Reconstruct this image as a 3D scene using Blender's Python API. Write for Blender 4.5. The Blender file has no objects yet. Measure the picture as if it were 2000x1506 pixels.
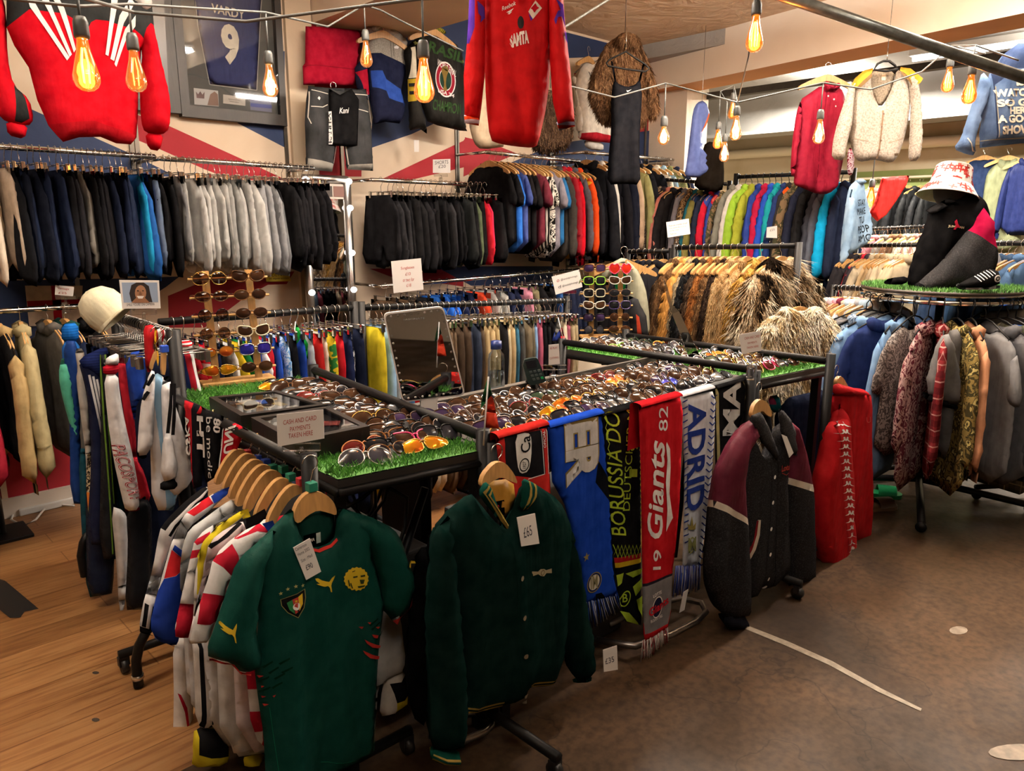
import bpy, bmesh, math, random
from math import sin, cos, pi, radians, sqrt, exp, atan2
from mathutils import Vector, Matrix
from mathutils.geometry import delaunay_2d_cdt
SC = bpy.context.scene
COL = SC.collection
# ------------------------------------------------------------ camera (world x runs along the flag wall, y towards it)
FPX, PITCH, EYE, YAW = 1460.0, radians(12.3), 1.6, radians(46)
cd = bpy.data.cameras.new('camera'); cam = bpy.data.objects.new('camera', cd); COL.objects.link(cam)
cd.sensor_fit = 'HORIZONTAL'; cd.sensor_width = 36; cd.lens = 36 * FPX / 2000; cd.clip_start = .02
cam.location = (0, 0, EYE); cam.rotation_euler = (pi / 2 - PITCH, 0, YAW - pi / 2)
SC.camera = cam
VS = SC.view_settings
VS.view_transform = 'Standard'; VS.look = 'None'; VS.gamma = 1; VS.use_curve_mapping = False; VS.exposure = 0.55
SC.cycles.max_bounces = 6; SC.cycles.diffuse_bounces = 3; SC.cycles.glossy_bounces = 3
SC.cycles.transmission_bounces = 4; SC.cycles.transparent_max_bounces = 8
SC.cycles.caustics_reflective = False; SC.cycles.caustics_refractive = False
SC.cycles.sample_clamp_indirect = 6
wd = bpy.data.worlds.new('world'); SC.world = wd; wd.use_nodes = True
wd.node_tree.nodes['Background'].inputs[0].default_value = (.95, .9, .84, 1)
wd.node_tree.nodes['Background'].inputs[1].default_value = 0.25

def at(px, py, **k):
    'point of the place seen at photo pixel px,py on the plane u=, v=, z= or at forward distance d='
    fh = Vector((cos(YAW), sin(YAW), 0)); R = Vector((sin(YAW), -cos(YAW), 0))
    fw = fh * cos(PITCH) - Vector((0, 0, sin(PITCH))); up = fh * sin(PITCH) + Vector((0, 0, cos(PITCH)))
    d = fw * FPX + R * (px - 1000) - up * (py - 753)
    a, v = list(k.items())[0]
    t = {'z': lambda: (v - EYE) / d.z, 'u': lambda: v / d.x, 'v': lambda: v / d.y, 'd': lambda: v / d.dot(fh)}[a]()
    return Vector((0, 0, EYE)) + d * t

def lamp(name, loc, power, size, col, rot=(0, 0, 0), sy=None):
    l = bpy.data.lights.new(name, 'AREA'); l.energy = power; l.color = col; l.shape = 'RECTANGLE'; l.size = size; l.size_y = sy or size
    o = bpy.data.objects.new(name, l); o.location = loc; o.rotation_euler = rot; COL.objects.link(o); return o
# daylight-white tube battens of the shop ceiling (their fixtures are built with the ceiling)
TUBES = [(0.4, -0.4, 3.05), (2.9, 0.5, 3.05), (0.0, 2.4, 3.05), (4.6, 1.1, 3.0), (2.2, 2.7, 3.05), (3.8, 2.3, 3.05)]
TPOW = (19, 14, 32, 70, 62, 88)
for i, t in enumerate(TUBES):
    p = TPOW[i]
    lamp('ceiling_tube_light', (t[0], t[1], t[2] - .055), p * .45, 1.5, (1, .955, .88), (0, 0, 0), .12)
    lamp('ceiling_tube_uplight', (t[0], t[1], t[2] + .035), p * 1.5, 1.5, (1, .955, .88), (pi, 0, 0), .12)
for x, y, z, p in ((8.0, 3.6, 2.9, 230), (7.6, 1.4, 2.9, 170)):
    lamp('far_room_tube_light', (x, y, z), p, 1.5, (1, .92, .8), (0, 0, pi / 2), .15)
    lamp('far_room_tube_uplight', (x, y, z + .08), p * .3, 1.5, (1, .92, .8), (pi, 0, 0), .15)

# ------------------------------------------------------------ materials
def lin(h):
    h = h.lstrip('#'); out = []
    for i in (0, 2, 4):
        c = int(h[i:i + 2], 16) / 255; out.append(c / 12.92 if c <= .04045 else ((c + .055) / 1.055) ** 2.4)
    return tuple(out) + (1,)
MATS = {}
def nodes(m):
    nt = m.node_tree; b = nt.nodes['Principled BSDF']
    def N(t, **k):
        n = nt.nodes.new(t)
        for a, v in k.items():
            if a.startswith('i_'): n.inputs[int(a[2:]) if a[2:].isdigit() else a[2:].replace('_', ' ')].default_value = v
            else: setattr(n, a, v)
        return n
    return nt, b, N, nt.links.new
def ramp(N, L, src, stops, interp='LINEAR'):
    r = N('ShaderNodeValToRGB'); r.color_ramp.interpolation = interp
    e = r.color_ramp.elements
    while len(e) < len(stops): e.new(.5)
    for x, (p, c) in zip(e, stops): x.position = p; x.color = lin(c) if isinstance(c, str) else c
    L(src, r.inputs[0]); return r.outputs[0]
def M(col, kind='fabric', rough=None, c2=None, c3=None, scale=None, metal=0, bump=None, alpha=1, emit=0, ecol=None):
    key = (col, kind, rough, c2, c3, scale, metal, bump, alpha, emit)
    if key in MATS: return MATS[key]
    m = bpy.data.materials.new(f'{kind}_{col}'); m.use_nodes = True; MATS[key] = m
    nt, b, N, L = nodes(m); S = b.inputs; C = lin(col)
    S['Base Color'].default_value = C; m.diffuse_color = C
    soft = kind in ('fabric', 'plaid', 'floral', 'stripe', 'fur', 'denim', 'knit', 'heather', 'camo', 'leopard', 'satin', 'check', 'vstripe')
    S['Roughness'].default_value = rough if rough is not None else (.85 if soft else .5)
    S['Metallic'].default_value = metal
    S['Specular IOR Level'].default_value = (.08 if kind == 'satin' else 0) if soft else .5
    if emit:
        S['Emission Color'].default_value = lin(ecol or col); S['Emission Strength'].default_value = emit
    tc = N('ShaderNodeTexCoord').outputs['Object']
    oi = N('ShaderNodeObjectInfo').outputs['Random']
    vm = N('ShaderNodeVectorMath', operation='ADD'); L(tc, vm.inputs[0])
    mm = N('ShaderNodeMath', operation='MULTIPLY'); mm.inputs[1].default_value = 7.3; L(oi, mm.inputs[0]); L(mm.outputs[0], vm.inputs[1])
    P = vm.outputs[0]
    def noise(sc, detail=3, vec=None, dist=0):
        n = N('ShaderNodeTexNoise'); n.inputs['Scale'].default_value = sc; n.inputs['Detail'].default_value = detail
        n.inputs['Distortion'].default_value = dist; L(vec or P, n.inputs['Vector']); return n.outputs[0]
    def squash(sx, sy, sz, rot=0):
        g = N('ShaderNodeMapping'); g.inputs['Scale'].default_value = (sx, sy, sz); g.inputs['Rotation'].default_value = (0, rot, 0); L(P, g.inputs[0]); return g.outputs[0]
    def mix(f, a, c, mode='MIX'):
        x = N('ShaderNodeMix', data_type='RGBA', blend_type=mode)
        if hasattr(f, 'links'): L(f, x.inputs[0])
        else: x.inputs[0].default_value = f
        for i, v in ((6, a), (7, c)):
            if hasattr(v, 'links'): L(v, x.inputs[i])
            else: x.inputs[i].default_value = lin(v) if isinstance(v, str) else v
        return x.outputs[2]
    def bumpn(src, st, dist, nrm=None):
        n = N('ShaderNodeBump'); n.inputs['Strength'].default_value = st; n.inputs['Distance'].default_value = dist
        L(src, n.inputs['Height'])
        if nrm: L(nrm, n.inputs['Normal'])
        return n.outputs[0]
    base = None
    if soft:
        n1 = noise(22, 4)
        d = tuple(c * .82 for c in C[:3]) + (1,); h = tuple(min(1, c * 1.12 + .004) for c in C[:3]) + (1,)
        base = ramp(N, L, n1, [(.3, d), (.7, h)])
        b1 = bumpn(noise(2.2, 3, squash(5, 5, 1.1)), .55 if bump is None else bump, .03)
        nrm = bumpn(noise(260, 1), .18, .002, b1)
        if kind == 'heather': base = ramp(N, L, noise(170, 2), [(.3, d), (.5, C), (.72, c2 or h)])
        if kind == 'denim':
            base = ramp(N, L, noise(9, 5), [(.3, d), (.7, c2 or h)]); nrm = bumpn(noise(180, 1, squash(1, 1, 3, .7)), .3, .003, b1)
        if kind == 'knit':
            w = N('ShaderNodeTexWave', i_Scale=70.0, i_Distortion=1.5); w.bands_direction = 'X'; L(P, w.inputs[0])
            base = ramp(N, L, noise(95, 2), [(.33, c2 or d), (.55, C), (.75, h)]); nrm = bumpn(w.outputs['Fac'], .6, .006, b1)
        if kind == 'fur':
            f = noise(scale or 16, 5, squash(2.4, 2.4, .8), 1.2)
            q = (.41, .5, .6) if scale else (.28, .5, .72); base = ramp(N, L, f, [(q[0], c2 or d), (q[1], C), (q[2], c3 or h)])
            nrm = bumpn(noise(60, 4, squash(2.5, 2.5, .7), .6), .9, .025, bumpn(noise(9, 3), .8, .05))
        if kind in ('floral', 'camo', 'leopard'):
            s = scale or {'floral': 26, 'camo': 14, 'leopard': 30}[kind]
            a = noise(s, 2, None, 1.6)
            st = [(0, C), (.46, C), (.5, c2), (.6, c2), (.64, c3 or C)]
            base = ramp(N, L, a, st, 'CONSTANT' if kind != 'floral' else 'LINEAR')
        if kind in ('plaid', 'check'):
            s = scale or 13
            sx = N('ShaderNodeSeparateXYZ'); L(P, sx.inputs[0])
            def line(out, freq, w, ph=0):
                a = N('ShaderNodeMath', operation='MULTIPLY_ADD'); a.inputs[1].default_value = freq; a.inputs[2].default_value = ph; L(out, a.inputs[0])
                fr = N('ShaderNodeMath', operation='FRACT'); L(a.outputs[0], fr.inputs[0])
                lt = N('ShaderNodeMath', operation='LESS_THAN'); lt.inputs[1].default_value = w; L(fr.outputs[0], lt.inputs[0]); return lt.outputs[0]
            if kind == 'check':
                a, c_ = line(sx.outputs[0], s, .5), line(sx.outputs[2], s, .5)
                q = N('ShaderNodeMath', operation='SUBTRACT'); L(a, q.inputs[0]); L(c_, q.inputs[1])
                q2 = N('ShaderNodeMath', operation='ABSOLUTE'); L(q.outputs[0], q2.inputs[0]); base = mix(q2.outputs[0], base, c2)
            else:
                def half(f):
                    q = N('ShaderNodeMath', operation='MULTIPLY'); q.inputs[1].default_value = .55; L(f, q.inputs[0]); return q.outputs[0]
                base = mix(half(line(sx.outputs[0], s, .4)), base, c2); base = mix(half(line(sx.outputs[2], s, .4)), base, c2)
                base = mix(half(line(sx.outputs[0], s, .08, .3)), base, c3 or 'e8e4d8'); base = mix(half(line(sx.outputs[2], s, .08, .3)), base, c3 or 'e8e4d8')
        if kind in ('stripe', 'vstripe'):
            w = N('ShaderNodeTexWave', i_Scale=scale or 6.0); w.bands_direction = 'Z' if kind == 'stripe' else 'X'; L(tc, w.inputs[0])
            base = ramp(N, L, w.outputs['Fac'], [(0, C), (.5, c2)], 'CONSTANT')
        if kind == 'satin': S['Roughness'].default_value = rough or .38
        L(base, S['Base Color']); L(nrm, S['Normal'])
        S['Sheen Weight'].default_value = .0
    elif kind == 'wood':
        f = noise(6, 4, squash(9, 9, 1.2), 1)
        d = tuple(c * .72 for c in C[:3]) + (1,); L(ramp(N, L, f, [(.35, d), (.65, C)]), S['Base Color']); L(bumpn(f, .12, .004), S['Normal'])
    elif kind == 'plaster':
        f = noise(1.3, 6, None, .6); d = lin(c2) if c2 else tuple(c * .86 for c in C[:3]) + (1,)
        L(ramp(N, L, f, [(.3, d), (.62, C)]), S['Base Color'])
        L(bumpn(noise(5, 6, None, 1.2), bump or .25, .05), S['Normal'])
    elif kind == 'worn':
        f = noise(30, 5); d = tuple(c * .6 for c in C[:3]) + (1,); L(ramp(N, L, f, [(.35, d), (.65, C)]), S['Base Color'])
        L(bumpn(noise(90, 3), .1, .002), S['Normal'])
    elif kind == 'lens':
        S['Roughness'].default_value = .05; S['Specular IOR Level'].default_value = .16; S['Coat Weight'].default_value = 0
        if c2:
            f = noise(14, 1); L(ramp(N, L, f, [(.35, c2), (.65, C)]), S['Base Color'])
        S['Metallic'].default_value = metal
    elif kind == 'glass':
        nt.nodes.remove(b)
        o = nt.nodes['Material Output']; g = N('ShaderNodeBsdfGlossy', i_Roughness=rough or .03); t = N('ShaderNodeBsdfTransparent'); t.inputs[0].default_value = C
        fr = N('ShaderNodeLayerWeight'); fr.inputs['Blend'].default_value = .25; mx = N('ShaderNodeMixShader')
        mu = N('ShaderNodeMath', operation='MULTIPLY_ADD'); mu.inputs[1].default_value = .55; mu.inputs[2].default_value = bump if bump is not None else .06; L(fr.outputs['Fresnel'], mu.inputs[0])
        L(mu.outputs[0], mx.inputs[0]); L(t.outputs[0], mx.inputs[1]); L(g.outputs[0], mx.inputs[2])
        out = mx.outputs[0]
        if emit:
            em = N('ShaderNodeEmission'); em.inputs[0].default_value = lin(ecol or col); em.inputs[1].default_value = emit
            ad = N('ShaderNodeAddShader'); L(out, ad.inputs[0]); L(em.outputs[0], ad.inputs[1]); out = ad.outputs[0]
        L(out, o.inputs[0])
    return m
def dull(m, s): m.node_tree.nodes['Principled BSDF'].inputs['Specular IOR Level'].default_value = s; return m
METAL = lambda c='b9b6b0', r=.25: M(c, 'metal', rough=r, metal=1)
CHROME = METAL('d2d0cc', .14); STEEL = METAL('8f8c87', .35)
BLACK = dull(M('0a0a0b', 'paint', rough=.5), .22); BLACKMATTE = M('101011', 'paint', rough=.7)
WHITE = M('e6e2dc', 'paper', rough=.7); HANGWOOD = M('c99a5e', 'wood', rough=.42)
CLEAR = M('f2f2f2', 'glass', rough=.04, bump=.12)

# ------------------------------------------------------------ mesh builder
class MB:
    def __init__(s): s.v = []; s.f = []; s.m = []; s.s = []
    def add(s, vs, fs, mi=0, smooth=True):
        b = len(s.v); s.v += [tuple(v) for v in vs]; s.f += [tuple(i + b for i in f) for f in fs]
        s.m += [mi] * len(fs) if isinstance(mi, int) else list(mi); s.s += [smooth] * len(fs); return s
    def box(s, lo, hi, mi=0, bev=0):
        x0, y0, z0 = lo; x1, y1, z1 = hi
        vs = [(x0, y0, z0), (x1, y0, z0), (x1, y1, z0), (x0, y1, z0), (x0, y0, z1), (x1, y0, z1), (x1, y1, z1), (x0, y1, z1)]
        fs = [(0, 3, 2, 1), (4, 5, 6, 7), (0, 1, 5, 4), (1, 2, 6, 5), (2, 3, 7, 6), (3, 0, 4, 7)]
        if bev:
            bm = bmesh.new(); q = [bm.verts.new(v) for v in vs]
            for f in fs: bm.faces.new([q[i] for i in f])
            bmesh.ops.bevel(bm, geom=bm.edges[:], offset=bev, segments=2, affect='EDGES', profile=.5)
            bm.verts.index_update(); s.add([v.co for v in bm.verts], [[v.index for v in f.verts] for f in bm.faces], mi, False); bm.free(); return s
        return s.add(vs, fs, mi, False)
    def tube(s, pts, r, mi=0, n=8, closed=False, cap=True, flat=None):
        P = [Vector(p) for p in pts]; k = len(P); R = r if isinstance(r, (list, tuple)) else [r] * k
        vs = []; fs = []; nrm = None
        for i, p in enumerate(P):
            t = (P[(i + 1) % k] - P[i - 1]) if closed else (P[min(i + 1, k - 1)] - P[max(i - 1, 0)])
            t.normalize()
            if nrm is None:
                a = Vector((0, 0, 1)) if abs(t.z) < .9 else Vector((1, 0, 0)); nrm = t.cross(a).normalized()
            nrm = (nrm - t * nrm.dot(t)); nrm = nrm.normalized() if nrm.length > 1e-6 else t.orthogonal().normalized()
            bi = t.cross(nrm)
            for j in range(n):
                an = 2 * pi * j / n; vs.append(p + (nrm * cos(an) + bi * sin(an)) * R[i])
        for i in range(k if closed else k - 1):
            for j in range(n):
                a, b_ = i * n, ((i + 1) % k) * n
                fs.append((a + j, a + (j + 1) % n, b_ + (j + 1) % n, b_ + j))
        if cap and not closed: fs.append(tuple(range(n))[::-1]); fs.append(tuple((k - 1) * n + j for j in range(n)))
        return s.add(vs, fs, mi, True)
    def lathe(s, prof, mi=0, n=16, o=(0, 0, 0)):
        vs = []; fs = []
        for r, z in prof:
            for j in range(n): a = 2 * pi * j / n; vs.append((o[0] + r * cos(a), o[1] + r * sin(a), o[2] + z))
        for i in range(len(prof) - 1):
            for j in range(n): fs.append((i * n + j, i * n + (j + 1) % n, (i + 1) * n + (j + 1) % n, (i + 1) * n + j))
        return s.add(vs, fs, mi, True)
    def prism(s, poly, y0, y1, mi=0, smooth=False):
        'outline in x,z pushed through y0..y1'
        n = len(poly); v, f = tri2d([p[:2] for p in poly]); k = len(v)
        vs = [(x, y0, z) for x, z in v] + [(x, y1, z) for x, z in v]
        fs = [t for t in f] + [tuple(i + k for i in t[::-1]) for t in f]
        s.add(vs, fs, mi, False)
        vs = [(p[0], y0, p[1]) for p in poly] + [(p[0], y1, p[1]) for p in poly]
        return s.add(vs, [(i, i + n, (i + 1) % n + n, (i + 1) % n) for i in range(n)], mi, smooth)
    def mesh(s, name='mesh'):
        me = bpy.data.meshes.new(name); me.from_pydata(s.v, [], s.f)
        me.polygons.foreach_set('material_index', s.m); me.polygons.foreach_set('use_smooth', s.s); me.update(); return me
    def build(s, name, mats, parent=None, label=None):
        return obj(name, s.mesh(name), mats, parent, label)
def tri2d(poly):
    poly = ccw(list(poly))
    r = delaunay_2d_cdt([Vector(p) for p in poly], [], [list(range(len(poly)))], 1, 1e-6)
    return [tuple(p) for p in r[0]], [tuple(f) for f in r[2]]
def obj(name, me, mats=None, parent=None, label=None, share=False):
    o = bpy.data.objects.new(name, me); COL.objects.link(o)
    if mats is not None:
        mats = mats if isinstance(mats, (list, tuple)) else [mats]
        if not share and not len(me.materials):
            for m in mats: me.materials.append(m)
        elif share:
            while len(me.materials) < len(mats): me.materials.append(mats[0])
            for i, m in enumerate(mats): o.material_slots[i].link = 'OBJECT'; o.material_slots[i].material = m
    if parent: o.parent = parent
    if label: o['label'] = label
    return o
def tag(o, label, cat, group=None, kind=None):
    o['label'] = label; o['category'] = cat
    if group: o['group'] = group
    if kind: o['kind'] = kind
    return o
def thing(name, label, cat, loc=(0, 0, 0), rz=0, group=None):
    o = bpy.data.objects.new(name, None); COL.objects.link(o); o.empty_display_size = .05
    o.location = loc; o.rotation_euler = (0, 0, rz); return tag(o, label, cat, group)
def struct(name, mb, mats):
    o = mb.build(name, mats); o['kind'] = 'structure'; return o
ORD = 'first second third fourth fifth sixth seventh eighth ninth tenth eleventh twelfth thirteenth fourteenth fifteenth sixteenth seventeenth eighteenth nineteenth twentieth'.split()
ORD += ['twenty-' + w for w in ORD[:9]] + ['thirtieth'] + ['thirty-' + w for w in ORD[:9]]
# ------------------------------------------------------------ cloth panels
def chaikin(p, k, closed=True):
    for _ in range(k):
        q = []
        n = len(p)
        for i in range(n):
            a, b = p[i], p[(i + 1) % n]
            q += [(a[0] * .78 + b[0] * .22, a[1] * .78 + b[1] * .22), (a[0] * .22 + b[0] * .78, a[1] * .22 + b[1] * .78)]
        p = q
    return p
def ccw(p):
    return p if sum(p[i - 1][0] * p[i][1] - p[i][0] * p[i - 1][1] for i in range(len(p))) > 0 else p[::-1]
def rounded(p, r):
    out = []; n = len(p)
    for i in range(n):
        a, b, c = Vector(p[i - 1]), Vector(p[i]), Vector(p[(i + 1) % n]); u = (a - b).normalized(); w = (c - b).normalized()
        for t in (0, .25, .5, .75, 1): q = b + u * r * (1 - t) ** 2 + w * r * t ** 2; out.append((q.x, q.y))
    return out
def dens(p, res):
    q = []
    for i in range(len(p)):
        a, b = p[i], p[(i + 1) % len(p)]; n = max(1, int(math.hypot(a[0] - b[0], a[1] - b[1]) / res))
        q += [(a[0] + (b[0] - a[0]) * j / n, a[1] + (b[1] - a[1]) * j / n) for j in range(n)]
    return q
def folder(seed, amp, n, x0, x1, z0, z1, slant=.15, wide=(.02, .05)):
    'vertical drapes: ridges whose depth grows towards the hem'
    r = random.Random(seed); L = [(r.uniform(x0, x1), r.uniform(-slant, slant), r.uniform(*wide), r.uniform(-1, 1), r.uniform(0, .5), r.uniform(0, 6)) for _ in range(n)]
    H = max(.01, z1 - z0)
    def f(x, z):
        t = (z1 - z) / H; y = 0
        for a, sl, w, am, st, ph in L:
            e = abs(x - a - sl * (z1 - z) + .012 * sin(5 * z + ph)) / (w * 1.5)
            if e < 1: y += am * (1 - e) * (1 - .35 * e) * min(1, max(0, (t - st * .7) * 2.2) + .15)
        return y * amp
    return f
def panel(outline, patches=(), T=.02, w=.05, res=.03, fold=None, y0=0.0, smooth=1, sharp_bottom=False, seed=1, back=True, lean=0.0, zk=1.0):
    'closed puffed cloth: outline [(x,z)], patches [(poly, slot)]. returns (MB, front(x,z))'
    import numpy as np
    out = dens(ccw(chaikin(list(outline), smooth)), res)
    pts = [Vector(p) for p in out]; faces = [list(range(len(out)))]; slots = [0]
    for pl, mi in patches:
        q = dens(ccw(list(pl)), res); b = len(pts); pts += [Vector(p) for p in q]; faces.append(list(range(b, b + len(q)))); slots.append(mi)
    xs = [p[0] for p in out]; zs = [p[1] for p in out]; r = random.Random(seed)
    x0, x1, z0, z1 = min(xs), max(xs), min(zs), max(zs)
    A = np.array(out); B = np.roll(A, -1, 0); D = B - A; DD = (D ** 2).sum(1) + 1e-12
    def dist(q):
        q = np.asarray(q, float).reshape(-1, 2); o = np.empty(len(q))
        for s in range(0, len(q), 512):
            p = q[s:s + 512, None, :]; t = np.clip(((p - A) * D).sum(2) / DD, 0, 1)
            o[s:s + 512] = np.sqrt((((A + t[..., None] * D) - p) ** 2).sum(2).min(1))
        return o
    def inside(q):
        x, z = q[:, 0:1], q[:, 1:2]; c = (A[:, 1] > z) != (B[:, 1] > z)
        xi = A[:, 0] + (z - A[:, 1]) * D[:, 0] / np.where(D[:, 1] == 0, 1e-12, D[:, 1])
        return ((c & (x < xi)).sum(1) % 2) == 1
    g = []; k = 0; z = z0
    while z < z1:
        x = x0 + (res / 2 if k % 2 else 0)
        while x < x1: g.append((x + r.uniform(-.2, .2) * res, z + r.uniform(-.2, .2) * res)); x += res
        z += res * .87 * zk; k += 1
    if g:
        g = np.array(g); g = g[inside(g)]
        if len(g): g = g[dist(g) > res * .45]; pts += [Vector((float(a), float(b))) for a, b in g]
    R = delaunay_2d_cdt(pts, [], faces, 1, 1e-5)
    V = [tuple(p) for p in R[0]]; F = [tuple(f) for f in R[2]]
    cen = np.array([[sum(V[i][0] for i in f) / len(f), sum(V[i][1] for i in f) / len(f)] for f in F]); ok = inside(cen)
    mi = [slots[max(o)] if o else 0 for o in R[5]]
    F2 = [f for f, k_ in zip(F, ok) if k_]; mi = [m for m, k_ in zip(mi, ok) if k_]
    dd = dist(V)
    def prof(d): q = min(1.0, d / w); return sqrt(max(0, 1 - (1 - q) ** 2))
    def yy(x, z, d):
        p = prof(d); return -T * p + (fold(x, z) * p if fold else 0)
    mb = MB(); mid = lambda x, z: y0 + lean * (z1 - z)
    FV = [(V[i][0], mid(*V[i]) + yy(V[i][0], V[i][1], dd[i]), V[i][1]) for i in range(len(V))]
    ar = sum((V[f[1]][0] - V[f[0]][0]) * (V[f[2]][1] - V[f[0]][1]) - (V[f[1]][1] - V[f[0]][1]) * (V[f[2]][0] - V[f[0]][0]) for f in F2)
    if ar < 0: F2 = [f[::-1] for f in F2]
    bd = [d < 1e-4 for d in dd]
    vs = list(FV); bi = {}
    if back:
        for i in range(len(V)):
            if bd[i]: bi[i] = i
            else:
                p = prof(dd[i]); bi[i] = len(vs); vs.append((V[i][0], mid(*V[i]) + T * p + (fold(V[i][0], V[i][1]) * p if fold else 0), V[i][1]))
    fs = list(F2) + ([tuple(bi[i] for i in f[::-1]) for f in F2] if back else [])
    mb.add(vs, fs, mi + (mi if back else []), True)
    def front(x, z): return mid(x, z) + yy(x, z, float(dist([(x, z)])[0]))
    return mb, front
class Plane:
    'upright plane through o; local x along ang, z up, -y towards the viewer'
    def __init__(s, o, ang=0.0): s.o = Vector(o); s.a = ang; s.e = Vector((cos(ang), sin(ang), 0)); s.n = Vector((-sin(ang), cos(ang), 0))
    def loc(s, px, py):
        c = Vector((0, 0, EYE)); d = at(px, py, d=1.0) - c; t = (s.o - c).dot(s.n) / d.dot(s.n); p = c + d * t - s.o
        return (p.dot(s.e), p.z)
    def pts(s, L, crop=None):
        if crop: x0, y0, k = crop; L = [(x0 + p[0] / k, y0 + p[1] / k) for p in L]
        return [s.loc(*p[:2]) for p in L]
    def thing(s, name, label, cat, group=None): return thing(name, label, cat, s.o, s.a, group)
def text2d(body, ang_shear=0.0, bold=0.0):
    cu = bpy.data.curves.new('t', 'FONT'); cu.body = body; cu.size = 1; cu.resolution_u = 3; cu.shear = ang_shear; cu.offset = bold; cu.fill_mode = 'FRONT'
    o = bpy.data.objects.new('t', cu); me = o.to_mesh()
    v = [(p.co.x, p.co.y) for p in me.vertices]; f = [tuple(p.vertices) for p in me.polygons]
    o.to_mesh_clear(); bpy.data.objects.remove(o); bpy.data.curves.remove(cu)
    x0 = min(p[0] for p in v); x1 = max(p[0] for p in v); z0 = min(p[1] for p in v); z1 = max(p[1] for p in v)
    return [((p[0] - x0) / (x1 - x0), (p[1] - z0) / (z1 - z0)) for p in v], f
def decal(name, tris, parent, front, mat, lift=.0015, label=None, cut=.02, thick=False):
    'flat shapes [(verts2d, faces)] laid on a cloth front; cut into small pieces so that they follow it'
    bm = bmesh.new()
    for v, f in tris:
        q = [bm.verts.new((p[0], 0, p[1])) for p in v]
        for t in f:
            try: bm.faces.new([q[i] for i in t])
            except ValueError: pass
    if cut:
        xs = [v.co.x for v in bm.verts]; zs = [v.co.z for v in bm.verts]
        for ax, lo, hi in ((0, min(xs), max(xs)), (2, min(zs), max(zs))):
            k = lo + cut
            while k < hi:
                co = [0, 0, 0]; co[ax] = k; no = [0, 0, 0]; no[ax] = 1
                bmesh.ops.bisect_plane(bm, geom=bm.verts[:] + bm.edges[:] + bm.faces[:], plane_co=co, plane_no=no); k += cut
    for v in bm.verts: v.co.y = (front(v.co.x, v.co.z) if callable(front) else front) - lift
    bmesh.ops.recalc_face_normals(bm, faces=bm.faces[:])
    me = bpy.data.meshes.new(name); bm.to_mesh(me); bm.free()
    for p in me.polygons: p.use_smooth = True
    return obj(name, me, mat, parent, label)
def textquad(body, o, ex, ez, shear=0, bold=0):
    'text in the parallelogram o + s*ex + t*ez'
    v, f = text2d(body, shear, bold); return ([(o[0] + p[0] * ex[0] + p[1] * ez[0], o[1] + p[0] * ex[1] + p[1] * ez[1]) for p in v], f)
def ptext(pl, body, p0, p1, p2, crop=None, bold=0.0, shear=0):
    'text from baseline start pixel p0 to baseline end p1, rising to p2 above the start'
    a, b, c = pl.pts([p0, p1, p2], crop); return textquad(body, a, (b[0] - a[0], b[1] - a[1]), (c[0] - a[0], c[1] - a[1]), shear, bold)
def ppoly(pl, L, crop=None, smooth=0): return tri2d(chaikin(pl.pts(L, crop), smooth))
def circ(c, rx, rz, n=24, a0=0, a1=2 * pi): return [(c[0] + rx * cos(a0 + (a1 - a0) * i / n), c[1] + rz * sin(a0 + (a1 - a0) * i / n)) for i in range(n)]
def ring(c, r0, r1, n=28, k=1.0):
    v = circ(c, r0, r0 * k, n) + circ(c, r1, r1 * k, n); return v, [(i, (i + 1) % n, (i + 1) % n + n, i + n) for i in range(n)]
def star(c, r, n=5, q=.42, rot=pi / 2): return [(c[0] + (r if i % 2 == 0 else r * q) * cos(rot + pi * i / n), c[1] + (r if i % 2 == 0 else r * q) * sin(rot + pi * i / n)) for i in range(2 * n)]
def bar2(a, b, w):
    d = Vector((b[0] - a[0], b[1] - a[1])); n = Vector((-d.y, d.x)).normalized() * w / 2
    return [(a[0] + n.x, a[1] + n.y), (b[0] + n.x, b[1] + n.y), (b[0] - n.x, b[1] - n.y), (a[0] - n.x, a[1] - n.y)], [(0, 1, 2, 3)]
def piece(t, name, pl, px, mat, crop=None, patches=(), T=.02, w=.05, res=.025, amp=.012, nf=5, y0=0, smooth=1, seed=1, label=None, slant=.15, wide=(.02, .05), lean=0.0):
    'one cloth part traced on its own plane'
    out = pl.pts(px, crop); mats = [mat]; pt = []
    for poly, m in patches:
        if m not in mats: mats.append(m)
        pt.append((pl.pts(poly, crop), mats.index(m)))
    xs = [p[0] for p in out]; zs = [p[1] for p in out]
    fo = folder(seed, amp, nf, min(xs), max(xs), min(zs), max(zs), slant, wide) if nf else None
    mb, fr = panel(out, pt, T, w, res, fo, y0, smooth, seed=seed, lean=lean)
    o = mb.build(name, mats, t, label); return o, fr
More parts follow.
